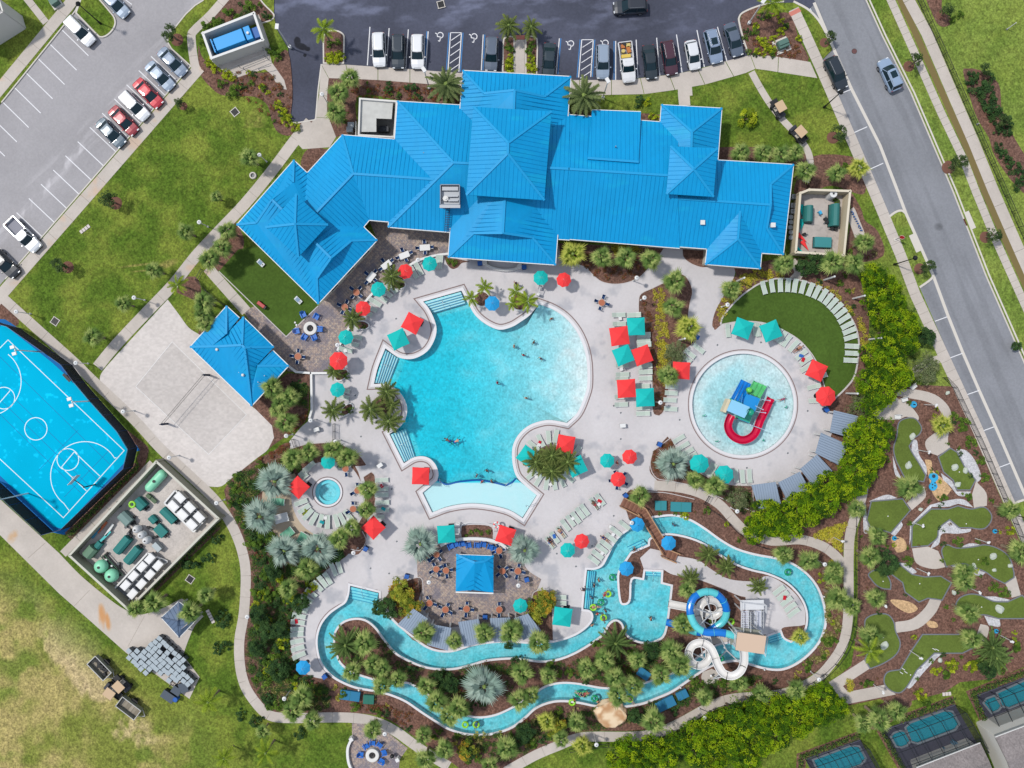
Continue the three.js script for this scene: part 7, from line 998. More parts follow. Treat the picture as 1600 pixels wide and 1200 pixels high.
{ // children's play structure
const t = thing('play_structure', 'colourful toddler play structure with blue and green slides in the wading pool', 'play structure', [0, 0, 0], 0, { one: true }), gM = M('lime fibreglass', [112, 208, 84], 0.3), mM = M('mint fibreglass', [90, 204, 170], 0.3), lbM = M('pale blue canopy', [142, 206, 240], 0.4), crM = M('cream panel', [226, 212, 182], 0.5), tgM = M('green platform', [44, 168, 140], 0.4), bdM = M('blue platform', [24, 146, 222], 0.35);
const sheet = (pts, th = 0.08) => { const v = pts.map((p) => P(...p)), pos = [], d = new V3(0, -th, 0); for (const [a, b, c] of triangulated(v)) { pos.push(...v[a], ...v[b], ...v[c], ...v[a].clone().add(d), ...v[c].clone().add(d), ...v[b].clone().add(d)); } for (let i = 0; i < v.length; i++) { const a = v[i], b = v[(i + 1) % v.length], a2 = a.clone().add(d), b2 = b.clone().add(d); pos.push(...a, ...a2, ...b2, ...a, ...b2, ...b); } const g = new THREE.BufferGeometry(); g.setAttribute('position', new THREE.Float32BufferAttribute(pos, 3)); g.computeVertexNormals(); return g; };
const lanes = (a, b, c, d, n, h0, h1, m, name) => { const at = (u, v, h) => { const p = [0, 1].map((k) => (a[k] * (1 - u) + b[k] * u) * (1 - v) + (d[k] * (1 - u) + c[k] * u) * v); return P(p[0], p[1], h); }; const pos = []; for (let i = 0; i < n; i++) { const pts = [0, 0.15, 0.5, 0.85, 1].map((v) => { const A = at((i + 0.5) / n, v, 0), h = h0 + (h1 - h0) * (v < 0.15 ? 0 : (v - 0.15) / 0.85); return at((i + 0.5) / n, v, h); }); const w = at(0, 0, 0).distanceTo(at(1, 0, 0)) / n / 2 - 0.02; part(t, name, sweep(pts, [[-w, 0.16], [-w + 0.06, 0.16], [-w + 0.14, 0.02], [w - 0.14, 0.02], [w - 0.06, 0.16], [w, 0.16], [w, -0.06], [-w, -0.06]], 18), m); } };
lanes([1157.7, 592.7], [1173, 599.8], [1160, 630], [1141, 622.5], 3, 0.25, 1.9, M('deep blue fibreglass', [16, 132, 226], 0.3), 'blue_slide_lane'); lanes([1177, 595], [1198, 603.6], [1187.5, 622], [1167, 613], 3, 0.25, 1.3, M('mint lime fibreglass', [98, 206, 128], 0.3), 'green_slide_lane');
part(t, 'deck', sheet([[1167, 615, 1.6], [1188, 623, 1.6], [1179, 644, 1.6], [1158, 634, 1.6]], 0.15), bdM); part(t, 'deck', sheet([[1148, 652, 1.4], [1160, 640, 1.4], [1178, 643.7, 1.4], [1170.7, 662, 1.4]], 0.15), tgM); part(t, 'deck', sheet([[1141, 622, 1.9], [1161, 630, 1.9], [1158, 640, 1.9], [1136, 640, 1.9]], 0.15), tgM);
part(t, 'canopy', sheet([[1143.6, 624, 3.9], [1171.8, 636, 3.9], [1168, 645, 4.15], [1139.5, 632.5, 4.15]]), lbM); part(t, 'canopy', sheet([[1139.5, 632.5, 4.15], [1168, 645, 4.15], [1163, 653.4, 3.9], [1135.5, 641.5, 3.9]]), lbM);
part(t, 'side_panel', sheet([[1138, 623, 3.0], [1142, 625, 3.0], [1134, 645, 3.0], [1129.5, 643, 3.0]], 1.6), crM);
for (const [x, y] of [[1144, 625], [1170, 636], [1162, 652], [1137, 641], [1188, 623], [1178, 644], [1171, 661], [1149, 652], [1167, 614], [1199, 603], [1178, 595]]) part(t, 'post', rod(P(x, y, 0).toArray(), P(x, y, y < 610 ? 1.0 : x < 1172 && y > 622 && y < 655 ? 3.9 : 2.6).toArray(), 0.07, 8), tgM);
{ const p = P(1172, 609.5, 2.2); part(t, 'lime_barrel', lathe([[0, 1.3], [0.34, 1.35], [0.42, 1.7], [0.34, 2.1], [0.2, 2.2], [0, 2.2]], 16).translate(p.x, 0, p.z), gM); const r = P(1167, 643, 2.6); part(t, 'tipping_tub', lathe([[0, 2.2], [0.4, 2.2], [0.5, 2.9], [0.45, 2.9], [0.36, 2.3], [0, 2.3]], 18).translate(r.x, 1.3, r.z), tgM); }
for (const [a, b] of [[[1158, 634], [1160, 616]], [[1188, 623], [1179, 644]], [[1171, 661], [1150, 653]]]) part(t, 'guard_rail', [rod(P(...a, 2.4).toArray(), P(...b, 2.4).toArray(), 0.04), rod(P(...a, 2.0).toArray(), P(...b, 2.0).toArray(), 0.04)], M('sky rail', [60, 160, 210], 0.4));
for (const [a, b] of [[[1190, 624], [1203, 626]], [[1180, 643], [1196, 645]], [[1180, 634], [1192, 640]], [[1168, 662], [1195, 672]]]) part(t, 'spray_pipe', [rod(P(...a, 2.3).toArray(), P(...b, 2.8).toArray(), 0.05), rod(P(...b, 2.8).toArray(), P(...b, 2.3).toArray(), 0.09, 8)], M('pale spray pipe', [170, 190, 214], 0.4));
part(t, 'red_slide', sweep(path3('1142,648,1.5 1138,656,1.45 1136,666,1.35 1140,677,1.2 1148,684,1.1 1158,687,1.0 1168,685,0.9 1177,678,0.8 1182,668,0.7 1186,657,0.6 1194,641,0.4 1199,630,0.28 1203,622,0.22'), uProf(0.46, 0.07), 90), slideRed);
for (const [x, y, h] of [[1137, 668, 1.1], [1158, 687, 0.8], [1180, 672, 0.5]]) part(t, 'slide_leg', rod(P(x, y, -0.3).toArray(), P(x, y, h).toArray(), 0.08, 8), tgM);
[[1207, 631], [1229, 637], [1194, 689], [1100, 650], [1120, 690]].forEach(([x, y]) => { const p = P(x, y, 0.3), s = thing('water_jet', 'small green spray nozzle', 'water spray', [p.x, -0.3, p.z], rr(0, 3), { group: 'green spray nozzles in the wading pool' }); part(s, 'nozzle', [cyl(0.09, 0.06, 0.6, 0, 0, 0, 10), rod([0, 0.55, 0], [0.3, 0.62, 0], 0.07, 8)], tgM); });
}
// ---------- bridge, boulder, covers ----------
{
const t = thing('timber_bridge', 'brown timber plank footbridge crossing the lazy river', 'bridge', [0, 0, 0], 0, { one: true }), woodM = [0, 1, 2].map((i) => M('weathered plank', [152 - i * 12, 110 - i * 10, 92 - i * 9], 0.85)), railM = M('cedar rail', [186, 146, 112], 0.8);
const seg = (ax, ay, bx2, by, w0) => { const A = P(ax, ay, 0.6), B = P(bx2, by, 0.6), l = A.distanceTo(B), a = Math.atan2(-(B.z - A.z), B.x - A.x), n = Math.floor(l / 0.2); for (let i = 0; i < n; i++) { const c = A.clone().lerp(B, (i + 0.5) / n); part(t, 'plank', bx(l / n - 0.02, 0.06, w0, c.x, 0.45 + (i % 3) * 0.004, c.z, a), woodM[(i * 7) % 3]); } const s = new V3(Math.sin(a), 0, Math.cos(a)).multiplyScalar(w0 / 2); for (const k of [-1, 1]) { const u = A.clone().addScaledVector(s, k), v = B.clone().addScaledVector(s, k); part(t, 'handrail', bar(new V3(u.x, 1.45, u.z), new V3(v.x, 1.45, v.z), 0.14, 0.06), railM); part(t, 'lower_rail', bar(new V3(u.x, 0.9, u.z), new V3(v.x, 0.9, v.z), 0.05, 0.08), railM); for (let i = 0; i <= Math.ceil(l / 1.5); i++) { const c = u.clone().lerp(v, i / Math.ceil(l / 1.5)); part(t, 'rail_post', bx(0.1, 1.2, 0.1, c.x, 0.85, c.z), railM); } } };
seg(972, 784, 1004, 800, 1.35); seg(1002, 798, 1040, 861, 1.25); seg(1036, 862, 1058, 871, 1.3);
const g = new THREE.IcosahedronGeometry(1, 5), p = g.attributes.position, cl = []; for (let i = 0; i < p.count; i++) { const v = new V3().fromBufferAttribute(p, i), n = 0.72 + 0.42 * fbm(v.x * 1.6 + 30, v.y * 1.6 + v.z * 2.1 + 30, 4) + 0.12 * Math.round(3 * fbm(v.x * 2.4 + 9, v.z * 2.4 + 40, 2)) / 3; p.setXYZ(i, v.x * n * 2.4, Math.max(-0.1, Math.min(1.05, v.y * n * 1.9)), v.z * n * 1.9); const k = fbm(v.x * 3 + 50, v.z * 3 + v.y * 2 + 50, 4); cl.push(...vc(...mix3([240, 216, 184], [196, 152, 112], sst(0.35, 0.7, k)))); } g.setAttribute('color', new THREE.Float32BufferAttribute(cl, 3)); g.computeVertexNormals(); const q = P(955, 1118, 1.0), b = thing('sandstone_boulder', 'large tan sandstone boulder on the south bank of the lazy river', 'boulder', [q.x, 0.1, q.z], 0.1); part(b, 'rock', g, M('sandstone', new THREE.Color(1, 1, 1), 0.9, 0, { vertexColors: true }));
const cm = M('teal cover', [58, 140, 150], 0.75), cm2 = M('blue cover', [50, 124, 164], 0.75), cm3 = M('green cover', [52, 118, 104], 0.75);
[[1032.5, 790, 18, 15, 0, cm, 'small square teal pump cover right of the timber bridge'], [1064, 792, 32, 15, 2, cm, 'long teal pump cover right of the timber bridge'], [547, 1087, 31, 15, 8, cm2, 'long blue grey pump cover below the west river bend'], [576, 1093, 17, 14, 3, cm3, 'small dark green pump cover below the west river bend'], [1040, 1100, 31, 16, -26, cm2, 'long blue pump cover beside the south river bank'], [1066, 1086, 18, 13, -26, cm2, 'small blue pump cover beside the south river bank'], [1006, 1053, 20, 14, 35, cm2, 'blue pump cover half hidden by palms on the island']].forEach(([x, y, w, d, a, m, s]) => { const c = P(x, y, 0.6), o = thing('pump_cover', s, 'equipment cover', [c.x, 0.1, c.z], -a * PI / 180); part(o, 'lid', rbx(w * SC, 0.12, d * SC, 0.05, 0, 0.55, 0), m); part(o, 'body', bx(w * SC - 0.1, 0.5, d * SC - 0.1, 0, 0.25, 0), m); part(o, 'seam', bx(0.04, 0.13, d * SC - 0.06, 0, 0.555, 0), cm3); });
[[435, 784, 21, 11, 3, 1], [450, 833, 21, 13, -38, 1], [473, 841, 19, 14, -62, 1], [497, 842, 16, 15, -85, 1], [441, 809, 21, 14, -15, 0]].forEach(([x, y, w, d, a, k]) => { const c = P(x, y, 0.5), o = thing('hammock', k ? 'green mesh hammock' : 'white hammock on the sand by the spa', 'hammock', [c.x, 0.12, c.z], -a * PI / 180, k ? { group: 'green hammocks by the spa' } : {}), m = k ? M('green mesh', [118, 182, 154], 0.8) : whiteM; part(o, 'sling', sweep([new V3(-w * SC / 2, 0.75, 0), new V3(0, 0.35, 0), new V3(w * SC / 2, 0.75, 0)], [[-d * SC / 2, 0], [d * SC / 2, 0], [d * SC / 2, -0.03], [-d * SC / 2, -0.03]], 14), m); for (const s of [-1, 1]) part(o, 'stand', [rod([s * w * SC / 2, 0.78, -d * SC / 2], [s * w * SC / 2, 0.78, d * SC / 2], 0.04), rod([s * w * SC / 2, 0, 0.3], [s * w * SC / 2, 0.78, 0.3], 0.04), rod([s * w * SC / 2, 0, -0.3], [s * w * SC / 2, 0.78, -0.3], 0.04)], k ? frameWM : frameWM); });
}
// ---------- equipment yards, fences, sports court ----------
const teal2 = M('pump cover green', [54, 128, 124], 0.7), greyCov = M('grey cover', [126, 150, 146], 0.7), mint = M('mint tank', [142, 222, 184], 0.45), acM = M('white unit', [226, 226, 226], 0.55), acG = M('unit grille', [120, 124, 128], 0.6), yardWall = M('khaki block wall', [168, 166, 146], 0.9);
function wallRing(name, desc, corners, h, m, capM, w = 0.22) {
const t = thing(name, desc, 'wall', [0, 0, 0], 0, { one: true }), p = corners.map(([x, y]) => { const q = P(x, y, h); return [q.x / SC + 800, q.z / SC + 600]; });
for (let i = 0; i < p.length; i++) { part(t, 'wall_panel', strip([corners[i], corners[(i + 1) % p.length]], w, 0, h - 0.08), m); part(t, 'wall_cap', bar(P(...corners[i], h), P(...corners[(i + 1) % p.length], h), w + 0.08, 0.1, -0.04), capM); part(t, 'pier', bx(w + 0.14, h, w + 0.14, P(...corners[i], h).x, h / 2, P(...corners[i], h).z, 0.8), m); }
return p;
}
{
const yp = wallRing('yard_wall', 'khaki block wall enclosing the pool equipment yard', L('244,721 341,810 200,952 108,868'), 2.2, yardWall, M('pale wall cap', [206, 204, 192], 0.8));
struct('yard_floor', slab(yp, 0.13), yardM);
const box = (x, y, w, d, h, a, m, desc, ridge2 = true) => { const c = P(x, y, h), g = thing('pump_cover', desc, 'equipment cover', [c.x, 0.13, c.z], -a * PI / 180), W = w * SC * 0.97, Dd = d * SC * 0.97; part(g, 'body', bx(W, h * 0.75, Dd, 0, h * 0.375, 0), m); part(g, 'lid', ridge2 ? loft([[[-W / 2, h * 0.75, -Dd / 2 - 0.04], [-W / 2, h, -Dd * 0.25], [-W / 2, h, Dd * 0.25], [-W / 2, h * 0.75, Dd / 2 + 0.04]], [[W / 2, h * 0.75, -Dd / 2 - 0.04], [W / 2, h, -Dd * 0.25], [W / 2, h, Dd * 0.25], [W / 2, h * 0.75, Dd / 2 + 0.04]]]) : rbx(W + 0.06, 0.1, Dd + 0.06, 0.03, 0, h * 0.78, 0), m); part(g, 'pump', [cyl(0.16, 0.16, 0.5, 0, 0, 0, 10).rotateZ(PI / 2).translate(W / 2 + 0.4, 0.35, 0.1), cyl(0.14, 0.14, 0.35, W / 2 + 0.25, 0.05, -0.25, 10)], trimM); return g; };
box(217, 788, 18, 15, 1.2, 45, teal2, 'green pump cover with a lime float on its corner'); box(194, 811, 20, 15, 1.3, 45, greyCov, 'grey roofed cover between lime float and teal boards'); box(262, 806, 28, 12, 1.0, 45, teal2, 'long green cover beside the upper chiller frame'); box(238, 812, 12, 10, 0.9, 45, teal2, 'small square green cover in the yard middle'); box(250.5, 829.5, 19, 14, 0.7, 45, teal2, 'flat green cover near three white filter tanks', false); box(190, 852, 30, 13, 1.1, -50, teal2, 'long green cover, upper of a parallel pair'); box(206, 868, 30, 13, 1.1, -50, teal2, 'long green cover, lower of a parallel pair'); box(139, 863, 18, 15, 1.3, -50, M('olive cover', [108, 140, 118], 0.7), 'olive green cover in the west yard corner'); box(153, 852, 11, 9, 0.8, -50, teal2, 'smallest green cover in the west yard corner');
const tankAt = (x, y, r, h, m, desc) => { const c = P(x, y, h), g = thing('filter_tank', desc, 'tank', [c.x, 0.13, c.z]); part(g, 'shell', lathe([[0, h], [r * 0.3, h - 0.02], [r * 0.7, h - 0.15], [r * 0.96, h * 0.72], [r, h * 0.5], [r * 0.96, h * 0.3], [r * 0.6, 0.1], [r * 0.6, 0], [0, 0]], 26), m); part(g, 'lid', cyl(r * 0.2, r * 0.2, 0.08, 0, h - 0.02, 0, 14), trimM); part(g, 'flange', new THREE.TorusGeometry(r, 0.02, 5, 26).rotateX(PI / 2).translate(0, h * 0.5, 0), m); return g; };
tankAt(211, 828, 0.55, 1.7, acM, 'white filter tank, upper of three in a row'); tankAt(219, 837, 0.55, 1.7, acM, 'white filter tank, middle of three in a row'); tankAt(226.5, 845.4, 0.55, 1.7, acM, 'white filter tank, lower of three in a row'); tankAt(154.6, 886.6, 0.92, 1.6, mint, 'round mint green tank, upper of two'); tankAt(171, 901, 0.92, 1.6, mint, 'round mint green tank, lower of two');
{ const A = P(257, 736, 1.2), B = P(228.5, 767, 1.2), g = thing('gas_tank', 'long mint green horizontal tank with rounded ends', 'tank', [0, 0, 0], 0, { one: true }), d = B.clone().sub(A), l = d.length(), q = new THREE.Quaternion().setFromUnitVectors(new V3(0, 1, 0), d.clone().normalize()), c = A.clone().lerp(B, 0.5); part(g, 'shell', new THREE.CapsuleGeometry(0.68, l - 1.3, 8, 24).applyQuaternion(q).translate(c.x, 0.95, c.z), mint); part(g, 'hatch', cyl(0.2, 0.2, 0.12, c.x, 1.62, c.z, 14), trimM); for (const t of [0.25, 0.75]) { const s = A.clone().lerp(B, t); part(g, 'saddle', bx(0.25, 0.6, 1.2, s.x, 0.4, s.z, Math.atan2(-d.z, d.x)), M('saddle', [150, 150, 146], 0.8)); } part(g, 'valve_frame', [bx(1.7, 0.3, 0.5, P(236, 779, 0.6).x, 0.45, P(236, 779, 0.6).z, -0.7), bx(0.5, 0.5, 0.5, P(233, 776, 0.6).x, 0.5, P(233, 776, 0.6).z, -0.7)], M('dark green steel', [70, 98, 66], 0.6)); }
const chillers = (list, a, w, d, o, desc) => { const t = thing('chiller_rack', desc, 'frame', [0, 0, 0], 0, { one: true }), v = L(o).map(([x, y]) => P(x, y, 0.5)); for (let i = 0; i < 4; i++) part(t, 'rail', bar(v[i], v[(i + 1) % 4], 0.22, 0.2), acM); part(t, 'mat', (() => { const s = new THREE.Shape(v.map((q) => new V2(q.x, -q.z))); return new THREE.ShapeGeometry(s).rotateX(-PI / 2).translate(0, 0.3, 0); })(), acG); for (const [x, y] of L(list)) { const c = P(x, y, 1.4), u = thing('chiller_unit', 'white boxy chiller unit', 'air conditioner', [c.x, 0.45, c.z], -a * PI / 180, { group: 'white chiller units in the equipment yard' }); part(u, 'cabinet', rbx(w * SC, 1.0, d * SC, 0.04, 0, 0.5, 0), acM); part(u, 'grille', bx(w * SC + 0.02, 0.6, d * SC * 0.8, 0, 0.45, 0), acG); part(u, 'top_panel', rbx(w * SC * 0.8, 0.03, d * SC * 0.7, 0.01, 0, 1.0, 0), M('unit top', [236, 236, 236], 0.5)); } };
chillers('270.6,790.7 285,804 299.4,819.5 281,777.3 296.5,792.6 311,808', 45, 16, 12, '257,786 274,766 322,811 303,831', 'upper white steel frame carrying six chiller units'); chillers('195.9,914.4 208.3,900 221.7,885.6 234,873 207,927.8 220.8,912.5 234.2,898 246.7,883.7', -48, 15, 11, '178,921 231,864 262,877 200,939', 'lower white steel frame carrying eight chiller units');
const pipes = thing('pipe_manifold', 'black and green pipe manifold beside the mint tanks', 'pipes', [0, 0, 0], 0, { one: true }); for (let i = 0; i < 4; i++) { const a = P(157 + i * 3, 869 - i, 0.6), b = P(186 + i * 3, 901 - i, 0.6); part(pipes, 'pipe', rod(a.toArray(), b.toArray(), 0.07, 7), i % 2 ? trimM : M('pipe green', [60, 100, 74], 0.6)); } for (let i = 0; i < 7; i++) { const c = P(161 + i * 4.3, 870 + i * 4.8, 0.8); part(pipes, 'valve', cyl(0.14, 0.14, 0.3, c.x, 0.45, c.z, 9), i % 2 ? acM : trimM); }
for (const [x, y, c, k] of [[160, 824, [196, 106, 66], 'orange'], [151, 832, [60, 140, 170], 'blue'], [165, 838, [70, 190, 190], 'teal'], [171, 828, [220, 222, 220], 'white']]) { const p = P(x, y, 0.5), g = thing('folded_board', k + ' board leaning in the clutter by the yard wall', 'board', [p.x, 0.14, p.z], 0.9 + rr(-0.15, 0.15)); part(g, 'panel', rbx(2.0, 0.12, 0.35, 0.04, 0, 0.4, 0), M(k + ' board', c, 0.6)); part(g, 'strut', bx(0.06, 0.35, 0.25, 0.5, 0.18, 0), trimM); }
[[187, 789], [176, 795], [202, 832], [212, 820], [240, 840], [236, 826], [164, 868], [186, 882], [197, 822], [208, 812]].forEach(([x, y], i) => { const p = P(x, y, 0.4), g = thing('yard_pump', 'black pool pump with basket strainer', 'pump', [p.x, 0.13, p.z], rr(0, 6), { group: 'black pumps in the equipment yard' }); part(g, 'motor', cyl(0.17, 0.17, 0.6, 0, -0.3, 0, 12).rotateZ(PI / 2).translate(0.3, 0.3, 0), trimM); part(g, 'strainer', cyl(0.17, 0.2, 0.45, -0.15, 0.05, 0, 12), M('pump lid', [84, 88, 92], 0.5)); });
{ const p = P(245, 855, 1), g = thing('control_cabinet', 'grey metal control cabinet right of the white tanks', 'cabinet', [p.x, 0.13, p.z], -0.8); part(g, 'cabinet', rbx(1.3, 0.9, 0.8, 0.04, 0, 0.5, 0), M('cabinet steel', [164, 174, 178], 0.5, 0.3)); part(g, 'door', bx(1.1, 0.7, 0.04, 0, 0.5, 0.41), acG); }
}
{ // small yard at the east end
const yp = wallRing('service_wall', 'cream wall enclosing the small service yard at the clubhouse east end', L('1250.6,301.7 1264.7,296.3 1328.6,298.4 1318.8,399 1243.5,393.8'), 2.3, M('cream wall', [210, 196, 170], 0.9), M('cream cap', [224, 214, 194], 0.8));
struct('yard_floor', slab(yp, 0.13), TM('stained concrete', (x, y) => { const v = 190 + 30 * (fbm(x / 10, y / 10, 4) - 0.5) - 14 * sst(0.6, 0.8, fbm(x / 4, y / 4, 3)); return [v, v * 0.95, v * 0.92]; }));
const bw = (x, y, w, d, h, desc, flat2) => { const c = P(x, y, h), g = thing('pump_cover', desc, 'equipment cover', [c.x, 0.13, c.z], -0.04), W = w * SC, l = d * SC; if (flat2) part(g, 'lid', rbx(W, 0.7, l, 0.06, 0, 0.38, 0), M('teal cover', [66, 142, 146], 0.7)); else { const r = []; for (const z of [-l / 2, l / 2]) r.push(Array.from({ length: 11 }, (_, i) => { const a = PI * i / 10; return [-W / 2 * Math.cos(a), 0.35 + (h - 0.35) * Math.sin(a), z]; }).concat([[W / 2, 0, z], [-W / 2, 0, z]])); part(g, 'cover', loft(r), M('teal barrel cover', [42, 118, 116], 0.6)); } part(g, 'skid', bx(W + 0.15, 0.08, l + 0.15, 0, 0.04, 0), trimM); };
bw(1265.8, 333, 15, 25, 1.4, 'shorter barrel topped green cover in the small service yard'); bw(1307.5, 335, 15, 34, 1.4, 'longer barrel topped green cover in the small service yard'); bw(1285.8, 378.6, 26, 16, 0.7, 'flat teal cover in the small service yard', 1);
{ const p = P(1302, 303, 1.8), g = thing('chemical_tank', 'tall white cylinder tank in the small service yard', 'tank', [p.x, 0.13, p.z]); part(g, 'shell', cyl(0.5, 0.5, 1.8, 0, 0, 0, 24), acM); part(g, 'lid', cyl(0.13, 0.13, 0.06, 0, 1.8, 0, 12), trimM); }
[[1253, 329, 'teal', tealM, 0.1], [1253, 352, 'teal', tealM, -0.15], [1254, 372, 'red', redM, 0.9], [1259, 384, 'red', redM, 0.6], [1249, 390, 'teal', tealM, 1.0]].forEach(([x, y, k, m, a], i) => { const p = P(x, y, 0.5), g = thing('folded_umbrella', 'folded ' + k + ' umbrella lying along the service yard wall, ' + ['topmost', 'second', 'third', 'fourth', 'lowest'][i], 'umbrella', [p.x, 0.13, p.z], PI / 2 + a); part(g, 'canopy', new THREE.ConeGeometry(0.38, 1.7, 8).rotateZ(PI / 2).scale(1, 0.5, 1).translate(0, 0.25, 0), m); part(g, 'pole', rod([-1.2, 0.2, 0], [1.0, 0.25, 0], 0.03), poleM); });
for (const [x, y] of [[1300, 357], [1306, 358], [1292, 347], [1290, 342], [1257, 366]]) { const p = P(x, y, 0.5), g = thing('water_pump', 'black pump in the small service yard', 'pump', [p.x, 0.13, p.z], rr(0, 6), { group: 'black pumps in the small service yard' }); part(g, 'motor', cyl(0.22, 0.22, 0.5, 0, 0, 0, 14), trimM); part(g, 'pipe', rod([0, 0.3, 0], [0.5, 0.3, 0], 0.06), acG); }
[[1236, 339], [1236, 347], [1235, 355], [1236, 363], [1236, 371]].forEach(([x, y]) => { const p = P(x, y, 0.9), g = thing('grey_bin', 'grey bin in the gap beside the clubhouse', 'bin', [p.x, 0.11, p.z], 0, { group: 'grey bins beside the clubhouse east wall' }); part(g, 'body', cyl(0.24, 0.3, 0.8, 0, 0, 0, 16), M('bin grey', [100, 108, 116], 0.6)); part(g, 'lid', lathe([[0, 0.92], [0.2, 0.9], [0.33, 0.82], [0.33, 0.78], [0, 0.78]], 16), M('bin lid grey', [150, 158, 166], 0.6)); });
for (const [x, y, w, d] of [[1240, 321, 9, 7], [1240, 330, 9, 7], [1242, 307, 10, 7]]) { const p = P(x, y, 0.9), g = thing('condenser', 'grey condenser unit between clubhouse and service yard', 'air conditioner', [p.x, 0.11, p.z], 0, { group: 'condensers beside the clubhouse east wall' }); part(g, 'cabinet', rbx(w * SC, 0.9, d * SC, 0.04, 0, 0.45, 0), M('condenser grey', [160, 166, 174], 0.5)); part(g, 'fan_grille', cyl(0.24, 0.24, 0.03, 0, 0.9, 0, 16), acG); }
{ const p = P(1281, 332.5, 0.4), g = thing('plastic_chair', 'bright blue plastic chair alone in the small service yard', 'chair', [p.x, 0.13, p.z], 0.5), m = M('azure plastic', [60, 176, 226], 0.5); part(g, 'seat', rbx(0.5, 0.05, 0.5, 0.02, 0, 0.4, 0), m); part(g, 'backrest', bx(0.05, 0.4, 0.5, -0.26, 0.62, 0), m); for (const s of [-1, 1]) part(g, 'leg', bx(0.45, 0.4, 0.05, 0, 0.2, s * 0.22), m); }
{ const g = thing('valve_pad', 'beige concrete pad with blue valves right of the service yard', 'concrete pad', [0, 0, 0], 0, { one: true }); part(g, 'pad', slab(C('1328,328! 1332,325 1336,327 1351,364! 1349,369 1336,371! 1327,346!'), 0.2, 0.15), pathM); for (let i = 0; i < 9; i++) { const c = P(1331 + i * 1.9, 331 + i * 3.6, 0.4); part(g, 'valve', [cyl(0.1, 0.1, 0.3, c.x, 0.2, c.z, 8), rod([c.x, 0.4, c.z], [c.x + rr(-0.3, 0.3), 0.4, c.z + rr(-0.3, 0.3)], 0.05)], M('blue valve', [44, 96, 160], 0.5)); } }
}
{ // trash compactor enclosure
wallRing('compactor_wall', 'tall white wall round the blue trash compactor', L('316.8,51.7 396.4,20.3 410.5,62 330.3,90.7'), 2.6, whiteWallM, frameM, 0.24);
const c = P(361, 62, 1.9), g = thing('trash_compactor', 'bright blue trash compactor container inside the white walled enclosure', 'compactor', [c.x, 0.12, c.z], 0.36), bm = M('compactor blue', [20, 158, 232], 0.5), bd = M('compactor dark blue', [10, 96, 176], 0.5); part(g, 'container', rbx(4.2, 2.0, 1.75, 0.06, -0.2, 1.0, 0), bm); part(g, 'skirt', bx(4.5, 1.0, 1.9, -0.2, 0.5, 0.1), bd); part(g, 'head', rbx(0.9, 1.7, 1.9, 0.05, 2.5, 0.9, -0.1), bm); part(g, 'hopper', rbx(1.1, 1.2, 1.5, 0.05, 3.4, 0.7, 0), bd); part(g, 'ram', cyl(0.18, 0.18, 0.3, 2.5, 1.7, 0, 12), acM); for (const z of [-0.6, 0, 0.6]) part(g, 'rib', bx(0.1, 1.95, 0.1, -2.5, 0.97, z), bm); part(g, 'end_frame', bx(0.16, 1.95, 1.95, -2.6, 1.0, 0), bm);
struct('pavement', slab(L('331,96 413,66 418,74 425,98 444,125 448,140 436,138 424,116 414,108 380,118 368,122 350,112'), 0.128), pathM); struct('pavement', slab(L('404,22 411,40 424,78 416,80 408,58 399,30'), 0.1275), pathM);
const r = thing('ramp_rail', 'grey steel ramp handrails in front of the compactor wall', 'handrail', [0, 0, 0], 0, { one: true }); for (const [a, b] of [[[352, 111], [372, 102]], [[372, 102], [412, 86]], [[380, 106], [420, 90]], [[412, 86], [411, 74]], [[417, 90], [414, 76]], [[404, 108], [424, 103]]]) { const A = P(...a, 1), B = P(...b, 1); part(r, 'rail', rod([A.x, 1.1, A.z], [B.x, 1.1, B.z], 0.04), acG); part(r, 'post', rod([A.x, 0.1, A.z], [A.x, 1.1, A.z], 0.04), acG); }
}
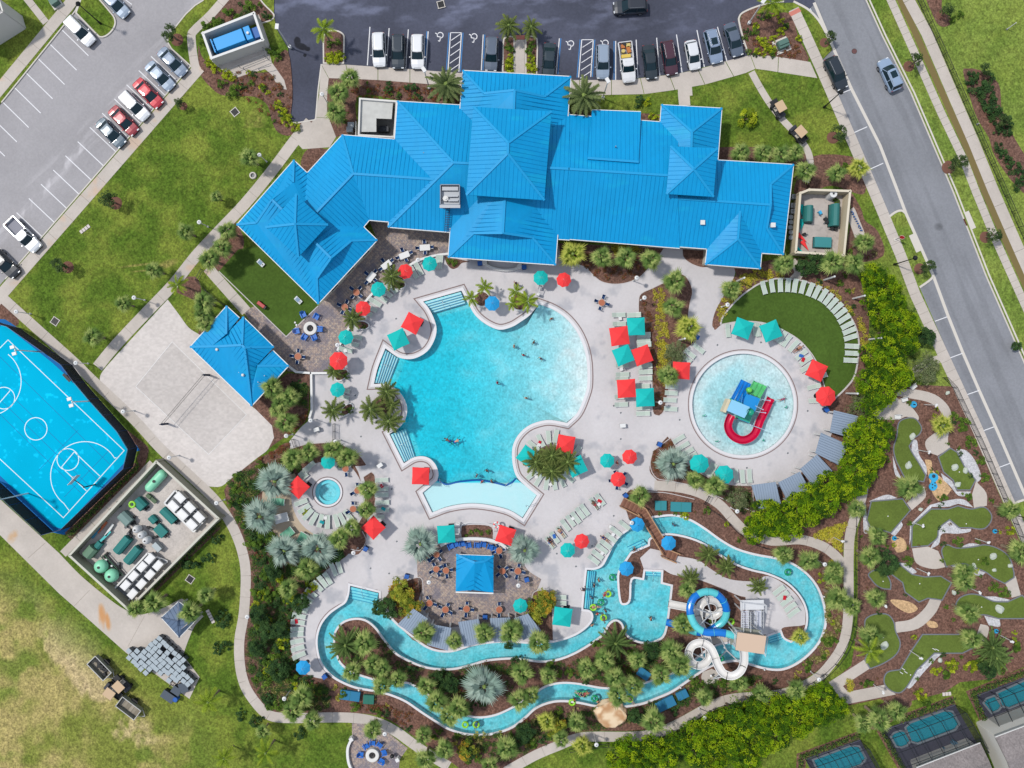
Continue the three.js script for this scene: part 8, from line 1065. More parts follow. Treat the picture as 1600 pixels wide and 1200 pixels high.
{
const b = proto('wheelie_bin'), lid = M('bin lid pale grey', [166, 178, 186], 0.55), bod = M('bin body grey', [92, 100, 108], 0.65); part(b, 'body', loft([[[-0.27, 0.05, -0.24], [0.27, 0.05, -0.24], [0.27, 0.05, 0.24], [-0.27, 0.05, 0.24]], [[-0.33, 1.0, -0.3], [0.33, 1.0, -0.3], [0.33, 1.0, 0.3], [-0.33, 1.0, 0.3]]]), bod); part(b, 'lid', rbx(0.68, 0.07, 0.62, 0.03, -0.02, 1.04, 0), lid); part(b, 'handle', rod([0.38, 1.0, -0.24], [0.38, 1.0, 0.24], 0.03), trimM); for (const z of [0.26, -0.3]) part(b, 'wheel', cyl(0.13, 0.13, 0.05, 0, 0, 0, 10).rotateX(PI / 2).translate(0.28, 0.13, z), trimM);
const o = L('194,1027 205,1013 213,1015 220,1014 231,1005 240,1000 246,993 252,1000 262,1004 287,1030 291,1048 298,1054 304,1062 297,1073 288,1066 276,1068 262,1068 250,1055 240,1050 226,1054');
for (let i = -12; i < 14; i++) for (let j = -14; j < 14; j++) { const x = 245 + i * 6.2 + j * 5.7, y = 1035 + i * 5.6 - j * 5.2; if (!inPoly(x, y, o) || (x < 262 && x > 228 && y > 1056) || rnd() < 0.05) continue; const p = P(x + rr(-0.7, 0.7), y + rr(-0.7, 0.7), 1.05); p.y = 0.12; place(b, 'grey wheelie bin', 'bin', p, -0.72 + (rnd() < 0.15 ? PI / 2 : 0) + rr(-0.15, 0.15), 1, { group: 'grey wheelie bins crowded on the driveway end' }); }
[[263, 1088, 1.9, 1.1, -0.6, 'dark blue grey container lid in the pile below the wheelie bins'], [276, 1079, 1.3, 1.0, -0.6, 'dark box among the pile below the wheelie bins'], [287, 1074, 1.2, 1.3, 0.3, 'black appliance in the pile below the wheelie bins']].forEach(([x, y, w, d, a, s]) => { const p = P(x, y, 0.8), g = thing('scrap_box', s, 'box', [p.x, 0.12, p.z], a); part(g, 'body', rbx(w, 0.8, d, 0.06, 0, 0.4, 0), M('scrap dark', [44, 50, 58], 0.6)); part(g, 'lid', rbx(w * 1.02, 0.06, d * 1.02, 0.02, 0, 0.83, 0), M('scrap lid', [70, 82, 96], 0.6)); });
{ const p = P(275, 1092, 0.7), g = thing('blue_drum', 'bright blue drum beside the scrap pile', 'drum', [p.x, 0.12, p.z]); part(g, 'shell', cyl(0.32, 0.32, 0.9, 0, 0, 0, 18), blueM); part(g, 'rim', new THREE.TorusGeometry(0.32, 0.03, 5, 18).rotateX(PI / 2).translate(0, 0.9, 0), blueM); const q = P(273, 1072, 0.5), f = thing('scrap_rack', 'rusty black metal frame in the scrap pile', 'frame', [q.x, 0.12, q.z], -0.6); for (const z of [-0.4, 0, 0.4]) part(f, 'bar', bx(1.2, 0.06, 0.06, 0, 0.5, z), trimM); for (const x of [-0.6, 0.6]) part(f, 'bar', bx(0.06, 0.06, 0.9, x, 0.5, 0), trimM); for (const [x, z] of [[-0.6, -0.4], [0.6, -0.4], [0.6, 0.4], [-0.6, 0.4]]) part(f, 'leg', bx(0.05, 0.5, 0.05, x, 0.25, z), trimM); }
}
function fence(name, desc, path, h, gap, m, infill, mesh2) {
const t = thing(name, desc, 'fence', [0, 0, 0], 0, { one: true }), pts = resample(path, gap); pts.push(path[path.length - 1]);
for (let i = 0; i < pts.length; i++) { const a = P(...pts[i], 0.1); part(t, 'post', bx(0.07, h, 0.07, a.x, h / 2 + 0.1, a.z), m); if (i + 1 === pts.length) break; const b = P(...pts[i + 1], 0.1), hi = (y) => bar(new V3(a.x, y, a.z), new V3(b.x, y, b.z), 0.05, 0.05); part(t, 'rail', hi(h + 0.06), m); part(t, 'rail', hi(0.3), m); if (infill) { const n = Math.floor(a.distanceTo(b) / 0.14), g = []; for (let k = 1; k < n; k++) { const c = a.clone().lerp(b, k / n); g.push(bx(0.02, h - 0.2, 0.02, c.x, h / 2 + 0.15, c.z)); } if (g.length) stuffPart(t, 'picket', g, m); } else if (mesh2) { const l = a.distanceTo(b); part(t, 'windscreen', bx(l, h - 0.35, 0.015, 0, 0, 0, Math.atan2(-(b.z - a.z), b.x - a.x)).translate((a.x + b.x) / 2, h / 2 + 0.1, (a.z + b.z) / 2), mesh2); } }
}
fence('street_fence', 'black picket fence between the golf course and the street', L('1473,590 1487,604 1530,694 1562,768 1600,858 1640,950'), 1.4, 1.9, trimM, 1);
fence('lawn_fence', 'thin black fence along the east walk', L('1428,-10 1475,92 1512,178 1556,277 1610,400'), 1.2, 2.4, trimM, 1);
fence('walkway_fence', 'black rail fence along the outer south-east walkway', C('1338,800 1336,860 1336,940 1331,985 1318,1018 1296,1046 1262,1070 1230,1082', false), 1.2, 2.0, trimM, 0);
fence('walkway_fence', 'black rail fence along the bottom walkway', C('1180,1097 1120,1104 1070,1136 1020,1155 930,1163 890,1170', false), 1.2, 2.2, trimM, 0);
fence('walkway_fence', 'dark rail fence beside the curving walk above the river', C('1103,792 1125,806 1150,830 1172,848 1205,858', false), 1.1, 2.0, trimM, 0);
fence('deck_gate', 'short black gate across the deck north of the spa', L('523,662 523,688'), 1.2, 1.1, trimM, 1); fence('deck_gate', 'short black gate over the west walkway fork', L('459,686 464,702'), 1.2, 1.0, trimM, 1); fence('deck_gate', 'short black gate across the walk below the timber bridge bed', L('1107,775 1100,787'), 1.2, 1.0, trimM, 1);
fence('turf_fence', 'black fence corner by the turf lawn walkway', L('318,422 306,434 330,462 376,494'), 1.1, 2.0, trimM, 1);
{ // basketball court
const c = C('-140,560! -60,470! 0,510! 12,512 82,567! 140,620! 197,690 203,700 201,716! 98,826! 84,823! 0,743! -140,612!');
struct('sports_court', slab(c, 0.122), courtM); struct('court_base', slab(grow(c, 9), 0.114), M('court surround', [20, 110, 180], 0.8));
const l = [], q = (s, w = 0.1) => l.push(strip(typeof s === 'string' ? L(s) : s, w, 0.1, 0.129)), arc = (x, y, r, a0, a1, n = 40) => Array.from({ length: n + 1 }, (_, i) => { const t = a0 + (a1 - a0) * i / n; return [x + r * Math.cos(t), y + r * Math.sin(t)]; });
q('-90,634 12.5,531 194,704 99,809 -90,634'); q(arc(56, 670, 17.5, 0, 2 * PI)); q(arc(106, 718, 17, 0, 2 * PI)); q(arc(6, 622, 17, 0, 2 * PI)); q('156,744 116,706'); q('135,767 96,730'); q('116,706 96,730'); q('-4,633 16,610'); q('-44,592 16,652 16,652'.split(' ').slice(0, 2).join(' ').replace('16,652', '-4,633')); q([[182, 715], ...arc(133, 744, 54, -0.55, -4.05, 50), [109, 799]]); q([...arc(-21, 596, 54, -0.9, 2.5, 50)]);
struct('court_lines', join(l), M('white court paint', [232, 240, 244], 0.6));
const d = []; for (const s of ['-40,562 152,748', '-64,585 128,772', '-18,540 172,726', '-52,574 140,760', '20,665 88,603'].slice(0, 4)) d.push(strip(L(s), 0.06, 0.1, 0.127)); for (const s of ['100,777 171,703', '60,735 122,672']) d.push(strip(L(s), 0.06, 0.1, 0.127)); struct('court_lines', join(d), M('dark blue court paint', [4, 120, 180], 0.7));
const fm = new THREE.MeshStandardMaterial({ color: 0x0a1016, roughness: 0.9, transparent: true, opacity: 0.9 }); fm.name = 'windscreen mesh';
fence('court_fence', 'tall fence with dark windscreens round the blue basketball court', L('0,504 28,510 116,572 138,604 215,690 217,721 103,832 84,830 0,752'), 3.0, 3.0, M('fence steel', [30, 60, 110], 0.5), 0, fm);
const hp = (bx0, by0, fx, fy, desc) => { const p = P(bx0, by0, 0.13), g = thing('basketball_hoop', desc, 'basketball hoop', [p.x, 0.13, p.z], Math.atan2(-fy, fx)); part(g, 'pole', [cyl(0.09, 0.08, 3.0, 0, 0, 0, 10), rod([0, 2.7, 0], [1.5, 3.2, 0], 0.06)], trimM); part(g, 'backboard', rbx(0.05, 1.05, 1.8, 0.02, 1.55, 3.3, 0), whiteM); part(g, 'rim', new THREE.TorusGeometry(0.23, 0.02, 6, 20).rotateX(PI / 2).translate(1.85, 3.05, 0), M('orange rim', [220, 90, 40], 0.4)); stuffPart(g, 'net', Array.from({ length: 10 }, (_, i) => { const a = i / 10 * 2 * PI; return rod([1.85 + 0.22 * Math.cos(a), 3.05, 0.22 * Math.sin(a)], [1.85 + 0.12 * Math.cos(a + 0.4), 2.65, 0.12 * Math.sin(a + 0.4)], 0.008, 3); }), whiteM); };
hp(149, 757, -0.73, -0.68, 'basketball hoop with white backboard on the blue court');
[[23, 547, 'white twin floodlight mast, upper of two beside the court'], [112, 628, 'white twin floodlight mast, lower of two beside the court'], [-6, 782, 'white floodlight mast cut by the left edge']].forEach(([x, y, s]) => { const p = P(x, y, 6.8), g = thing('floodlight', s, 'floodlight', [p.x, 0.12, p.z], 0.3); part(g, 'mast', [cyl(0.1, 0.07, 6.7, 0, 0, 0, 10), rod([0, 6.6, -0.45], [0, 6.6, 0.45], 0.05)], whiteM); for (const z of [-0.45, 0.45]) part(g, 'lamp_head', rbx(0.6, 0.16, 0.45, 0.05, -0.15, 6.75, z), whiteM); });
[[104, 590], [142, 620]].forEach(([x, y], i) => { const p = P(x, y, 0.6), g = thing('court_bin', i ? 'dark round bin beside the lower court fence corner' : 'dark bench against the court fence', i ? 'bin' : 'bench', [p.x, 0.12, p.z]); part(g, 'body', i ? cyl(0.28, 0.3, 0.9, 0, 0, 0, 14) : bx(1.4, 0.06, 0.4, 0, 0.45, 0, -0.8), trimM); part(g, i ? 'lid' : 'leg', i ? cyl(0.32, 0.2, 0.12, 0, 0.9, 0, 14) : bx(1.0, 0.42, 0.06, 0, 0.21, 0, -0.8), trimM); });
struct('court_lines', join(strip(L('269,534 385,648'), 0.06, 0.08, 0.135), strip(L('385,648 326,710'), 0.06, 0.08, 0.135), strip(L('326,710 212,604'), 0.06, 0.08, 0.135), strip(L('212,604 269,534'), 0.06, 0.08, 0.135)), whiteM);
const g = thing('volleyball_net', 'volleyball net strung across the sand court between padded dark posts', 'net', [0, 0, 0], 0, { one: true }), A = P(327, 586, 0.1), B = P(262, 662, 0.1), pad = M('navy post pad', [38, 52, 78], 0.7); for (const v of [A, B]) part(g, 'post', [cyl(0.06, 0.06, 2.5, v.x, 0.1, v.z, 10), cyl(0.15, 0.15, 1.8, v.x, 0.12, v.z, 12)], pad); for (const h of [1.5, 2.4]) part(g, 'rope', rod([A.x, h, A.z], [B.x, h, B.z], 0.03), M('grey rope', [120, 116, 112], 0.9)); stuffPart(g, 'netting', Array.from({ length: 60 }, (_, i) => { const c = A.clone().lerp(B, (i + 0.5) / 60); return rod([c.x, 1.5, c.z], [c.x, 2.4, c.z], 0.008, 3); }), M('grey rope', [120, 116, 112], 0.9));
}
// ---------- neighbouring houses with screened pools ----------
{
const cageEdge = M('grey pool edge', [150, 160, 168], 0.7), deckD = M('dark paver deck', [84, 84, 100], 0.85), poolW = M('pool shell', [70, 186, 196], 0.5), bronze = M('bronze cage beam', [32, 36, 42], 0.5), shingle = TM('grey shingles', (x, y) => { const v = 140 + 36 * (vn(x / 1.1, y / 1.1) - 0.5) + 20 * (fbm(x / 9, y / 9, 3) - 0.5); return [v, v * 0.95, v * 0.95]; }), scr = new THREE.MeshStandardMaterial({ color: 0x10151a, roughness: 0.9, transparent: true, opacity: 0.34 }), wat = new THREE.MeshPhysicalMaterial({ color: new THREE.Color(0.55, 0.88, 0.95), roughness: 0.03, transmission: 1, thickness: 0, ior: 1.33 }); scr.name = 'insect screen'; wat.name = 'house pool water';
function cage(o, desc, pl, spa, nb) {   // o: corners a (upper left), b (upper right), c (lower right), d (lower left)
const t = thing('pool_cage', desc, 'pool cage', [0, 0, 0], 0, { one: true }), q = L(o), at = (u, v) => [0, 1].map((k) => (q[0][k] * (1 - u) + q[1][k] * u) * (1 - v) + (q[3][k] * (1 - u) + q[2][k] * u) * v), pp = L(pl).map(([u, v]) => at(u, v)), sp = spa && L(spa).map(([u, v]) => at(u, v));
part(t, 'deck', slab(q, 0.3, 0.3, sp ? [pp, sp] : [pp]), deckD);
for (const p of sp ? [pp, sp] : [pp]) { part(t, 'basin', join(flat(p, 0.13), skirt(p, 0.12, 0.3)), poolW); part(t, 'water', flat(p, 0.25), wat); part(t, 'coping', strip(p, 0.26, 0.2, 0.33, true, 0.1), cageEdge); }
const H = 2.7, w = (u, v, h = H) => { const [x, y] = at(u, v); const g = px2(x, y, 0.1); return new V3(g.x, h, g.y); };
for (let i = 0; i <= nb; i++) { const u = i / nb; part(t, 'beam', bar(w(u, 0, H + 0.15), w(u, 1, H + 0.15), 0.07, 0.1), bronze); for (const v of [0, 1]) part(t, 'post', rod(w(u, v, 0.1).toArray(), w(u, v).toArray(), 0.05, 4), bronze); }
for (const v of [0, 0.33, 0.66, 1]) part(t, 'purlin', bar(w(0, v), w(1, v), 0.05, 0.07), bronze);
const pan = (a, b, c, d) => { const g = new THREE.BufferGeometry(); g.setAttribute('position', new THREE.Float32BufferAttribute([...a, ...b, ...c, ...a, ...c, ...d], 3)); g.computeVertexNormals(); return g; };
for (let i = 0; i < nb; i++) for (let j = 0; j < 3; j++) part(t, 'screen_panel', pan(w(i / nb, j / 3), w(i / nb, (j + 1) / 3), w((i + 1) / nb, (j + 1) / 3), w((i + 1) / nb, j / 3)), scr);
for (const [a, b] of [[[0, 0], [0, 1]], [[0, 0], [1, 0]], [[1, 0], [1, 1]]]) part(t, 'screen_panel', pan(w(...a, 0.2), w(...a), w(...b), w(...b, 0.2)), scr);
[[0.75, 0.8], [0.6, 0.88]].forEach(([u, v]) => part(t, 'patio_table', rbx(1.5, 0.5, 0.6, 0.05, w(u, v).x, 0.55, w(u, v).z, -0.6), M('patio blue', [90, 130, 156], 0.6)));
}
cage('1377,1142 1492,1101 1527,1162 1412,1206', 'middle dark screen cage over a blue pool with small spa', '0.30,0.12 0.38,0.06 0.84,0.06 0.92,0.14 0.92,0.44 0.84,0.52 0.34,0.52 0.28,0.44', '0.08,0.2 0.13,0.15 0.22,0.15 0.26,0.2 0.26,0.42 0.2,0.48 0.13,0.48 0.08,0.42', 6);
cage('1258,1186 1344,1156 1374,1210 1288,1242', 'lower left dark screen cage over a blue pool', '0.12,0.1 0.8,0.08 0.92,0.16 0.92,0.5 0.8,0.6 0.2,0.6 0.1,0.5', null, 5);
cage('1525,1087 1626,1050 1656,1108 1556,1150', 'upper right dark screen cage over a blue pool with spa', '0.3,0.12 0.95,0.05 0.96,0.5 0.36,0.52 0.28,0.42', '0.06,0.22 0.12,0.16 0.24,0.16 0.26,0.42 0.2,0.48 0.1,0.48', 5);
const house = (desc, planes, wl, e) => { const t = thing('house', desc, 'house', [0, 0, 0], 0, { one: true }); for (const p of planes) roofPlane(t, p, { m: shingle, sm: shingle, rib: 0.015, pitch: 0.3, thick: 0.2 }); walls(t, wl, e, 0.5, whiteWallM, false); };
house('grey shingled house corner below the middle screened pool', [[[1432, 1200, 3.0], [1532, 1161, 3.0], [1546, 1190, 4.2], [1440, 1232, 4.2]], [[1440, 1232, 4.2], [1546, 1190, 4.2], [1566, 1240, 3.2], [1460, 1275, 3.0]]], [[1432, 1200], [1532, 1161], [1560, 1240], [1460, 1275]], 3.0);
house('grey shingled house with white walls at the bottom right corner', [[[1555, 1152, 5.2], [1640, 1120, 5.2], [1660, 1160, 6.4], [1574, 1190, 6.4]], [[1574, 1190, 6.4], [1660, 1160, 6.4], [1690, 1230, 5.0], [1600, 1262, 5.0]]], [[1555, 1152], [1640, 1120], [1690, 1230], [1600, 1262]], 5.2);
house('pale house corner at the top left edge', [[[-90, -40, 5], [-8, -6, 5], [-38, 4, 6.2], [-80, 0, 6.2]], [[-8, -6, 5], [0, 18, 5], [-60, 60, 5], [-38, 4, 6.2]]], [[-90, -40], [2, -6], [10, 20], [-60, 64]], 5);
const hedge = (s, d) => { const t = thing('hedge', d, 'hedge', [0, 0, 0], 0, { one: true }), L2 = new Leaves(); for (const [x, y] of resample(L(s), 0.07)) { const p = P(x, y, 0.6); for (let k = 0; k < 5; k++) { const l = 0.12, w = rnd() * 6.28; L2.quad([p.x + rr(-0.35, 0.35), rr(0.3, 1.0), p.z + rr(-0.35, 0.35)], [Math.cos(w) * l, rr(-0.4, 0.4) * l, Math.sin(w) * l], [-Math.sin(w) * l * 0.7, rr(-0.4, 0.4) * l, Math.cos(w) * l * 0.7], tint([DKT, MID][k % 2][k % 3], rr(0.7, 1.3))); } } part(t, 'foliage', L2.geo(), leafM); part(t, 'mulch_strip', strip(L(s), 1.3, 0.05, 0.116), mulchM); };
hedge('340,820 207,950', 'hedge along the outer lower wall of the equipment yard'); hedge('216,728 106,838', 'hedge strip between the blue court and the yard'); hedge('1414,1206 1376,1139', 'clipped hedge left of the middle screened pool'); hedge('1405,1126 1491,1094', 'clipped hedge above the middle screened pool'); hedge('1251,1212 1252,1183 1342,1150', 'clipped hedge above the lower left screened pool'); hedge('1548,1146 1519,1084 1604,1050', 'clipped hedge round the upper right screened pool');
struct('mulch_bed', slab(C('1352,1118 1380,1098 1410,1090 1425,1100 1400,1122 1372,1140 1345,1132'), 0.112), mulchM);
}
// ---------- small things on the lawns ----------
{
const sq = (x, y, a, s = 0.95) => { const p = P(x, y, 0.12), t = thing('storm_drain', 'dark square grate with pale rim', 'drain', [p.x, 0.1, p.z], a, { group: 'square storm grates' }); part(t, 'rim', [bx(s + 0.16, 0.06, 0.09, 0, 0.03, s / 2), bx(s + 0.16, 0.06, 0.09, 0, 0.03, -s / 2), bx(0.09, 0.06, s - 0.1, s / 2, 0.03, 0), bx(0.09, 0.06, s - 0.1, -s / 2, 0.03, 0)], kerbM); for (let i = 0; i < 6; i++) part(t, 'grate_bar', bx(s - 0.1, 0.04, 0.09, 0, 0.03, -s / 2 + 0.13 + i * (s - 0.26) / 5), trimM); part(t, 'pit', bx(s, 0.02, s, 0, 0.005, 0), trimM); };
sq(367, 175, 0.7); sq(86, 502, -0.6); sq(297, 905, -0.6); sq(689, 7, 0.25);
const inlet = (x, y, d) => { const p = P(x, y, 0.1), t = thing('storm_inlet', d, 'storm inlet', [p.x, 0.02, p.z], -1.16); part(t, 'apron', bx(2.6, 0.13, 0.7, 0, 0.05, x > 1460 ? -0.45 : 0.45), kerbM); part(t, 'grate', bx(1.0, 0.05, 0.45, 0, 0.03, x > 1460 ? 0.1 : -0.1), M('rusty grate', [96, 52, 46], 0.8)); }; inlet(1511, 346, 'rusty storm inlet in the right kerb of the street'); inlet(1434, 378, 'rusty storm inlet in the left kerb of the street');
{ const p = P(1335, 80, 0.02), t = thing('manhole', 'round rusty manhole cover in the street', 'manhole cover', [p.x, 0.002, p.z]); part(t, 'cover', cyl(0.33, 0.33, 0.012, 0, 0, 0, 24), M('manhole rust', [110, 78, 78], 0.8)); part(t, 'rim', new THREE.TorusGeometry(0.36, 0.03, 4, 26).rotateX(PI / 2).scale(1, 0.3, 1), M('manhole rim', [96, 88, 88], 0.8)); }
{ const p = P(395, 274, 0.3), t = thing('concrete_ring', 'round concrete ring with dark centre on the lawn', 'well ring', [p.x, 0.1, p.z]); part(t, 'ring', lathe([[0.3, 0.05], [0.3, 0.25], [0.48, 0.25], [0.5, 0]], 24), kerbM); part(t, 'cover', cyl(0.29, 0.29, 0.05, 0, 0, 0, 20), acG); }
{ const p = P(1224, 68, 0.9), t = thing('utility_box', 'green utility box on a concrete pad in the corner bed', 'utility box', [p.x, 0.11, p.z], 0.4); part(t, 'pad', rbx(2.2, 0.15, 2.0, 0.03, 0, 0.07, 0), kerbM); part(t, 'cabinet', [rbx(1.5, 0.8, 1.1, 0.05, 0, 0.55, 0), rbx(1.4, 0.25, 0.7, 0.05, 0, 1.0, -0.15)], M('utility green', [84, 118, 108], 0.6)); const q = P(84, 2, 0.8), u = thing('utility_box', 'green utility box at the top edge by the car park', 'utility box', [q.x, 0.11, q.z], 0.6); part(u, 'pad', rbx(1.5, 0.14, 1.4, 0.03, 0, 0.07, 0), kerbM); part(u, 'cabinet', rbx(1.1, 0.9, 0.9, 0.05, 0, 0.5, 0), M('utility green', [84, 118, 108], 0.6)); }
const stones = (x, y, a, n, d) => { const p = P(x, y, 0.1), t = thing('paver_row', d, 'pavers', [p.x, 0.1, p.z], a); for (let i = 0; i < n; i++) part(t, 'paver', rbx(0.36, 0.1, 0.5, 0.03, (i - (n - 1) / 2) * 0.42, 0.05, 0), M('pale paver', [216, 206, 202], 0.8)); }; stones(133, 358, 0.65, 4, 'row of pale pavers on the north lawn'); stones(329, 963, -1.1, 5, 'row of pale pavers right of the garden pavilion'); stones(1479, 1084, 0.1, 3, 'row of three pale pavers above the middle screened pool');
{ const p = P(1410, 370, 2.1), t = thing('stop_sign', 'red octagonal road sign on the bump-out beside the street', 'road sign', [p.x, 0.1, p.z], -0.5); part(t, 'post', cyl(0.04, 0.04, 2.2, 0, 0, 0, 8), acG); const o = cyl(0.38, 0.38, 0.03, 0, 0, 0, 8).rotateX(PI / 2 - 0.35); part(t, 'plate', o.translate(0, 2.0, 0.06), M('sign red', [200, 30, 40], 0.5)); part(t, 'plate_border', new THREE.TorusGeometry(0.37, 0.025, 4, 8).rotateX(-0.35).translate(0, 2.0, 0.09), whiteM); part(t, 'base', cyl(0.3, 0.26, 0.12, 0, 0, 0, 14), kerbM); }
[[1587, 36, 2.0], [1529, 193, 0.5]].forEach(([x, y, h]) => { const p = P(x, y, h), t = thing('marker_post', h > 1 ? 'slim white pole standing on the east lawn' : 'short white marker by the east fence', 'post', [p.x, 0.1, p.z]); part(t, 'post', cyl(0.07, 0.06, h, 0, 0, 0, 10), whiteM); part(t, 'base', cyl(0.14, 0.12, 0.15, 0, 0, 0, 10), acG); });
const corn = (x, y, a, d) => { const p = P(x, y, 0.3), t = thing('cornhole_board', d, 'game board', [p.x, 0.125, p.z], a); part(t, 'board', bx(1.2, 0.05, 0.6, 0, 0.2, 0, 0, 0.15), M('board white', [206, 212, 216], 0.6)); part(t, 'hole', cyl(0.09, 0.09, 0.02, 0.38, 0.28, 0, 14), trimM); part(t, 'panel', bx(0.6, 0.02, 0.5, -0.1, 0.225, 0, 0, 0.15), M('board blue', [110, 140, 172], 0.6)); part(t, 'leg', bx(0.05, 0.25, 0.5, 0.5, 0.12, 0), trimM); }; corn(407.5, 411, -0.75, 'blue and white game board, upper of two on the turf lawn'); corn(466, 469, -0.75, 'white game board, lower of two on the turf lawn');
{ const p = P(408, 476, 0.6), t = thing('game_cart', 'red cart with dark end on the turf lawn', 'cart', [p.x, 0.125, p.z], -0.65); part(t, 'body', rbx(1.2, 0.35, 0.5, 0.06, 0, 0.45, 0), M('cart red', [176, 40, 44], 0.5)); part(t, 'end_box', rbx(0.4, 0.4, 0.5, 0.06, 0.65, 0.4, 0), trimM); for (const [x, z] of [[-0.4, 0.28], [-0.4, -0.28], [0.4, 0.28], [0.4, -0.28]]) part(t, 'wheel', cyl(0.18, 0.18, 0.08, 0, -0.04, 0, 12).rotateX(PI / 2).translate(x, 0.18, z), tyreM); const r = P(461, 504, 0.2); for (const k of [0, 1]) { const b = thing('bean_bag', k ? 'white bean bag nearer the fire pit on the turf' : 'white bean bag on the turf corner', 'bean bag', [r.x + k * 0.2, 0.13, r.z + k * 0.35]); part(b, 'bag', rbx(0.26, 0.12, 0.26, 0.05, 0, 0.06, 0), whiteM); } }
const solar = (x, y) => { const p = P(x, y, 0.5), t = thing('deck_light', 'low white river edge light', 'lamp', [p.x, 0.11, p.z], rr(0, 3), { group: 'low white lights along the river banks' }); part(t, 'post', cyl(0.05, 0.05, 0.5, 0, 0, 0, 8), whiteM); part(t, 'lamp_head', new THREE.SphereGeometry(0.13, 12, 8).translate(0, 0.55, 0), whiteM); }; L('561,1078 676,1122 808,1133 1071,808 1287,932 1194,1046 1063,1074 975,987 984,938 933,1105 1206,870 985,912').forEach(([x, y]) => solar(x, y));
}
// ---------- float rings ----------
const ringM = { lime: M('lime vinyl', [150, 220, 40], 0.35), green: M('deep green vinyl', [10, 150, 100], 0.35) };
const ringProto = {}; for (const k of ['lime', 'green']) { const g = ringProto[k] = proto('float_ring'); part(g, 'tube', new THREE.TorusGeometry(0.37, 0.15, 10, 26).rotateX(PI / 2).translate(0, 0.08, 0), ringM[k]); for (const s of [-1, 1]) part(g, 'handle', new THREE.TorusGeometry(0.07, 0.018, 5, 10, PI).translate(s * 0.37, 0.22, 0), whiteM); }
for (const [x, y, k, h] of [[950, 928, 'lime'], [939, 941, 'green'], [927, 949, 'lime'], [943, 965, 'lime'], [957, 902, 'green'], [727, 1132, 'lime'], [744, 1132, 'lime'], [904, 1084, 'green'], [914, 1084, 'green'], [929, 1091, 'green'], [984, 1092, 'lime'], [1231, 894, 'green'], [1126, 1028, 'green'], [894, 1097, 'lime', 0.13], [1142, 971, 'lime', 0.15], [207, 788, 'lime', 1.25]]) { const p = P(x, y, h || 0.05); place(ringProto[k], h > 1 ? 'lime float ring left on the green pump cover' : (k === 'lime' ? 'lime green' : 'dark green') + ' float ring', 'float ring', [p.x, h || 0.02, p.z], rr(0, 6), 1, h > 1 ? {} : { group: k + ' float rings in the lazy river' }); }
// ---------- people ----------
const skinT = [M('skin', [206, 156, 126], 0.6), M('tan skin', [172, 120, 90], 0.6), M('brown skin', [118, 80, 60], 0.6)], hairM = [M('dark hair', [40, 30, 26], 0.8), M('brown hair', [92, 64, 44], 0.8)];
function fieldMesh(segs, size, res, eye = 0.015) {   // one continuous surface round tapered bones
const mc = new MarchingCubes(res, hairM[0], false, false, 60000); mc.isolation = 0; const S = res, inv = 2 / S;
for (let z = 0; z < S; z++) for (let y = 0; y < S; y++) for (let x = 0; x < S; x++) { const p = [(x * inv - 1) * size, (y * inv - 1) * size, (z * inv - 1) * size]; let acc = 0; for (const [a, b, r0, r1] of segs) { const d = [b[0] - a[0], b[1] - a[1], b[2] - a[2]], l2 = d[0] * d[0] + d[1] * d[1] + d[2] * d[2] || 1e-6, t = clamp(((p[0] - a[0]) * d[0] + (p[1] - a[1]) * d[1] + (p[2] - a[2]) * d[2]) / l2), q = Math.hypot(p[0] - a[0] - d[0] * t, p[1] - a[1] - d[1] * t, p[2] - a[2] - d[2] * t) - (r0 + (r1 - r0) * t); acc += Math.exp(-q / eye); } mc.field[z * S * S + y * S + x] = acc > 0 ? clamp(eye * Math.log(acc), -0.3, 0.3) : -0.3; }
mc.update(); const n = mc.count, g = new THREE.BufferGeometry(); g.setAttribute('position', new THREE.Float32BufferAttribute(Array.from(mc.positionArray.slice(0, n * 3), (v) => v * size), 3)); g.setAttribute('normal', new THREE.Float32BufferAttribute(mc.normalArray.slice(0, n * 3), 3)); g.computeVertexNormals(); return g;
}
const POSES = {
standing: { hip: [0, 0, 0], chest: [0.02, 0.42, 0], head: [0.05, 0.74, 0], le: [0.02, 0.12, -0.34], lh: [0.18, -0.1, -0.36], re: [0.06, 0.14, 0.32], rh: [0.26, 0.02, 0.3], lk: [0.12, -0.44, -0.1], lf: [0.02, -0.86, -0.12], rk: [0.0, -0.45, 0.1], rf: [-0.12, -0.86, 0.12] },
floating: { hip: [0, 0, 0], chest: [0.4, 0.06, 0], head: [0.7, 0.14, 0], le: [0.6, 0.02, -0.36], lh: [0.82, 0, -0.42], re: [0.42, 0, 0.42], rh: [0.3, 0, 0.66], lk: [-0.42, -0.06, -0.12], lf: [-0.84, -0.08, -0.2], rk: [-0.4, 0.0, 0.14], rf: [-0.8, -0.1, 0.22] },
reclining: { hip: [0, 0, 0], chest: [-0.36, 0.2, 0], head: [-0.62, 0.38, 0], le: [-0.3, 0.02, -0.3], lh: [-0.06, 0.05, -0.26], re: [-0.32, 0.04, 0.3], rh: [-0.1, 0.1, 0.24], lk: [0.42, 0.16, -0.1], lf: [0.82, 0.02, -0.12], rk: [0.44, 0.04, 0.1], rf: [0.86, 0.0, 0.12] },
};
const bodies = {};
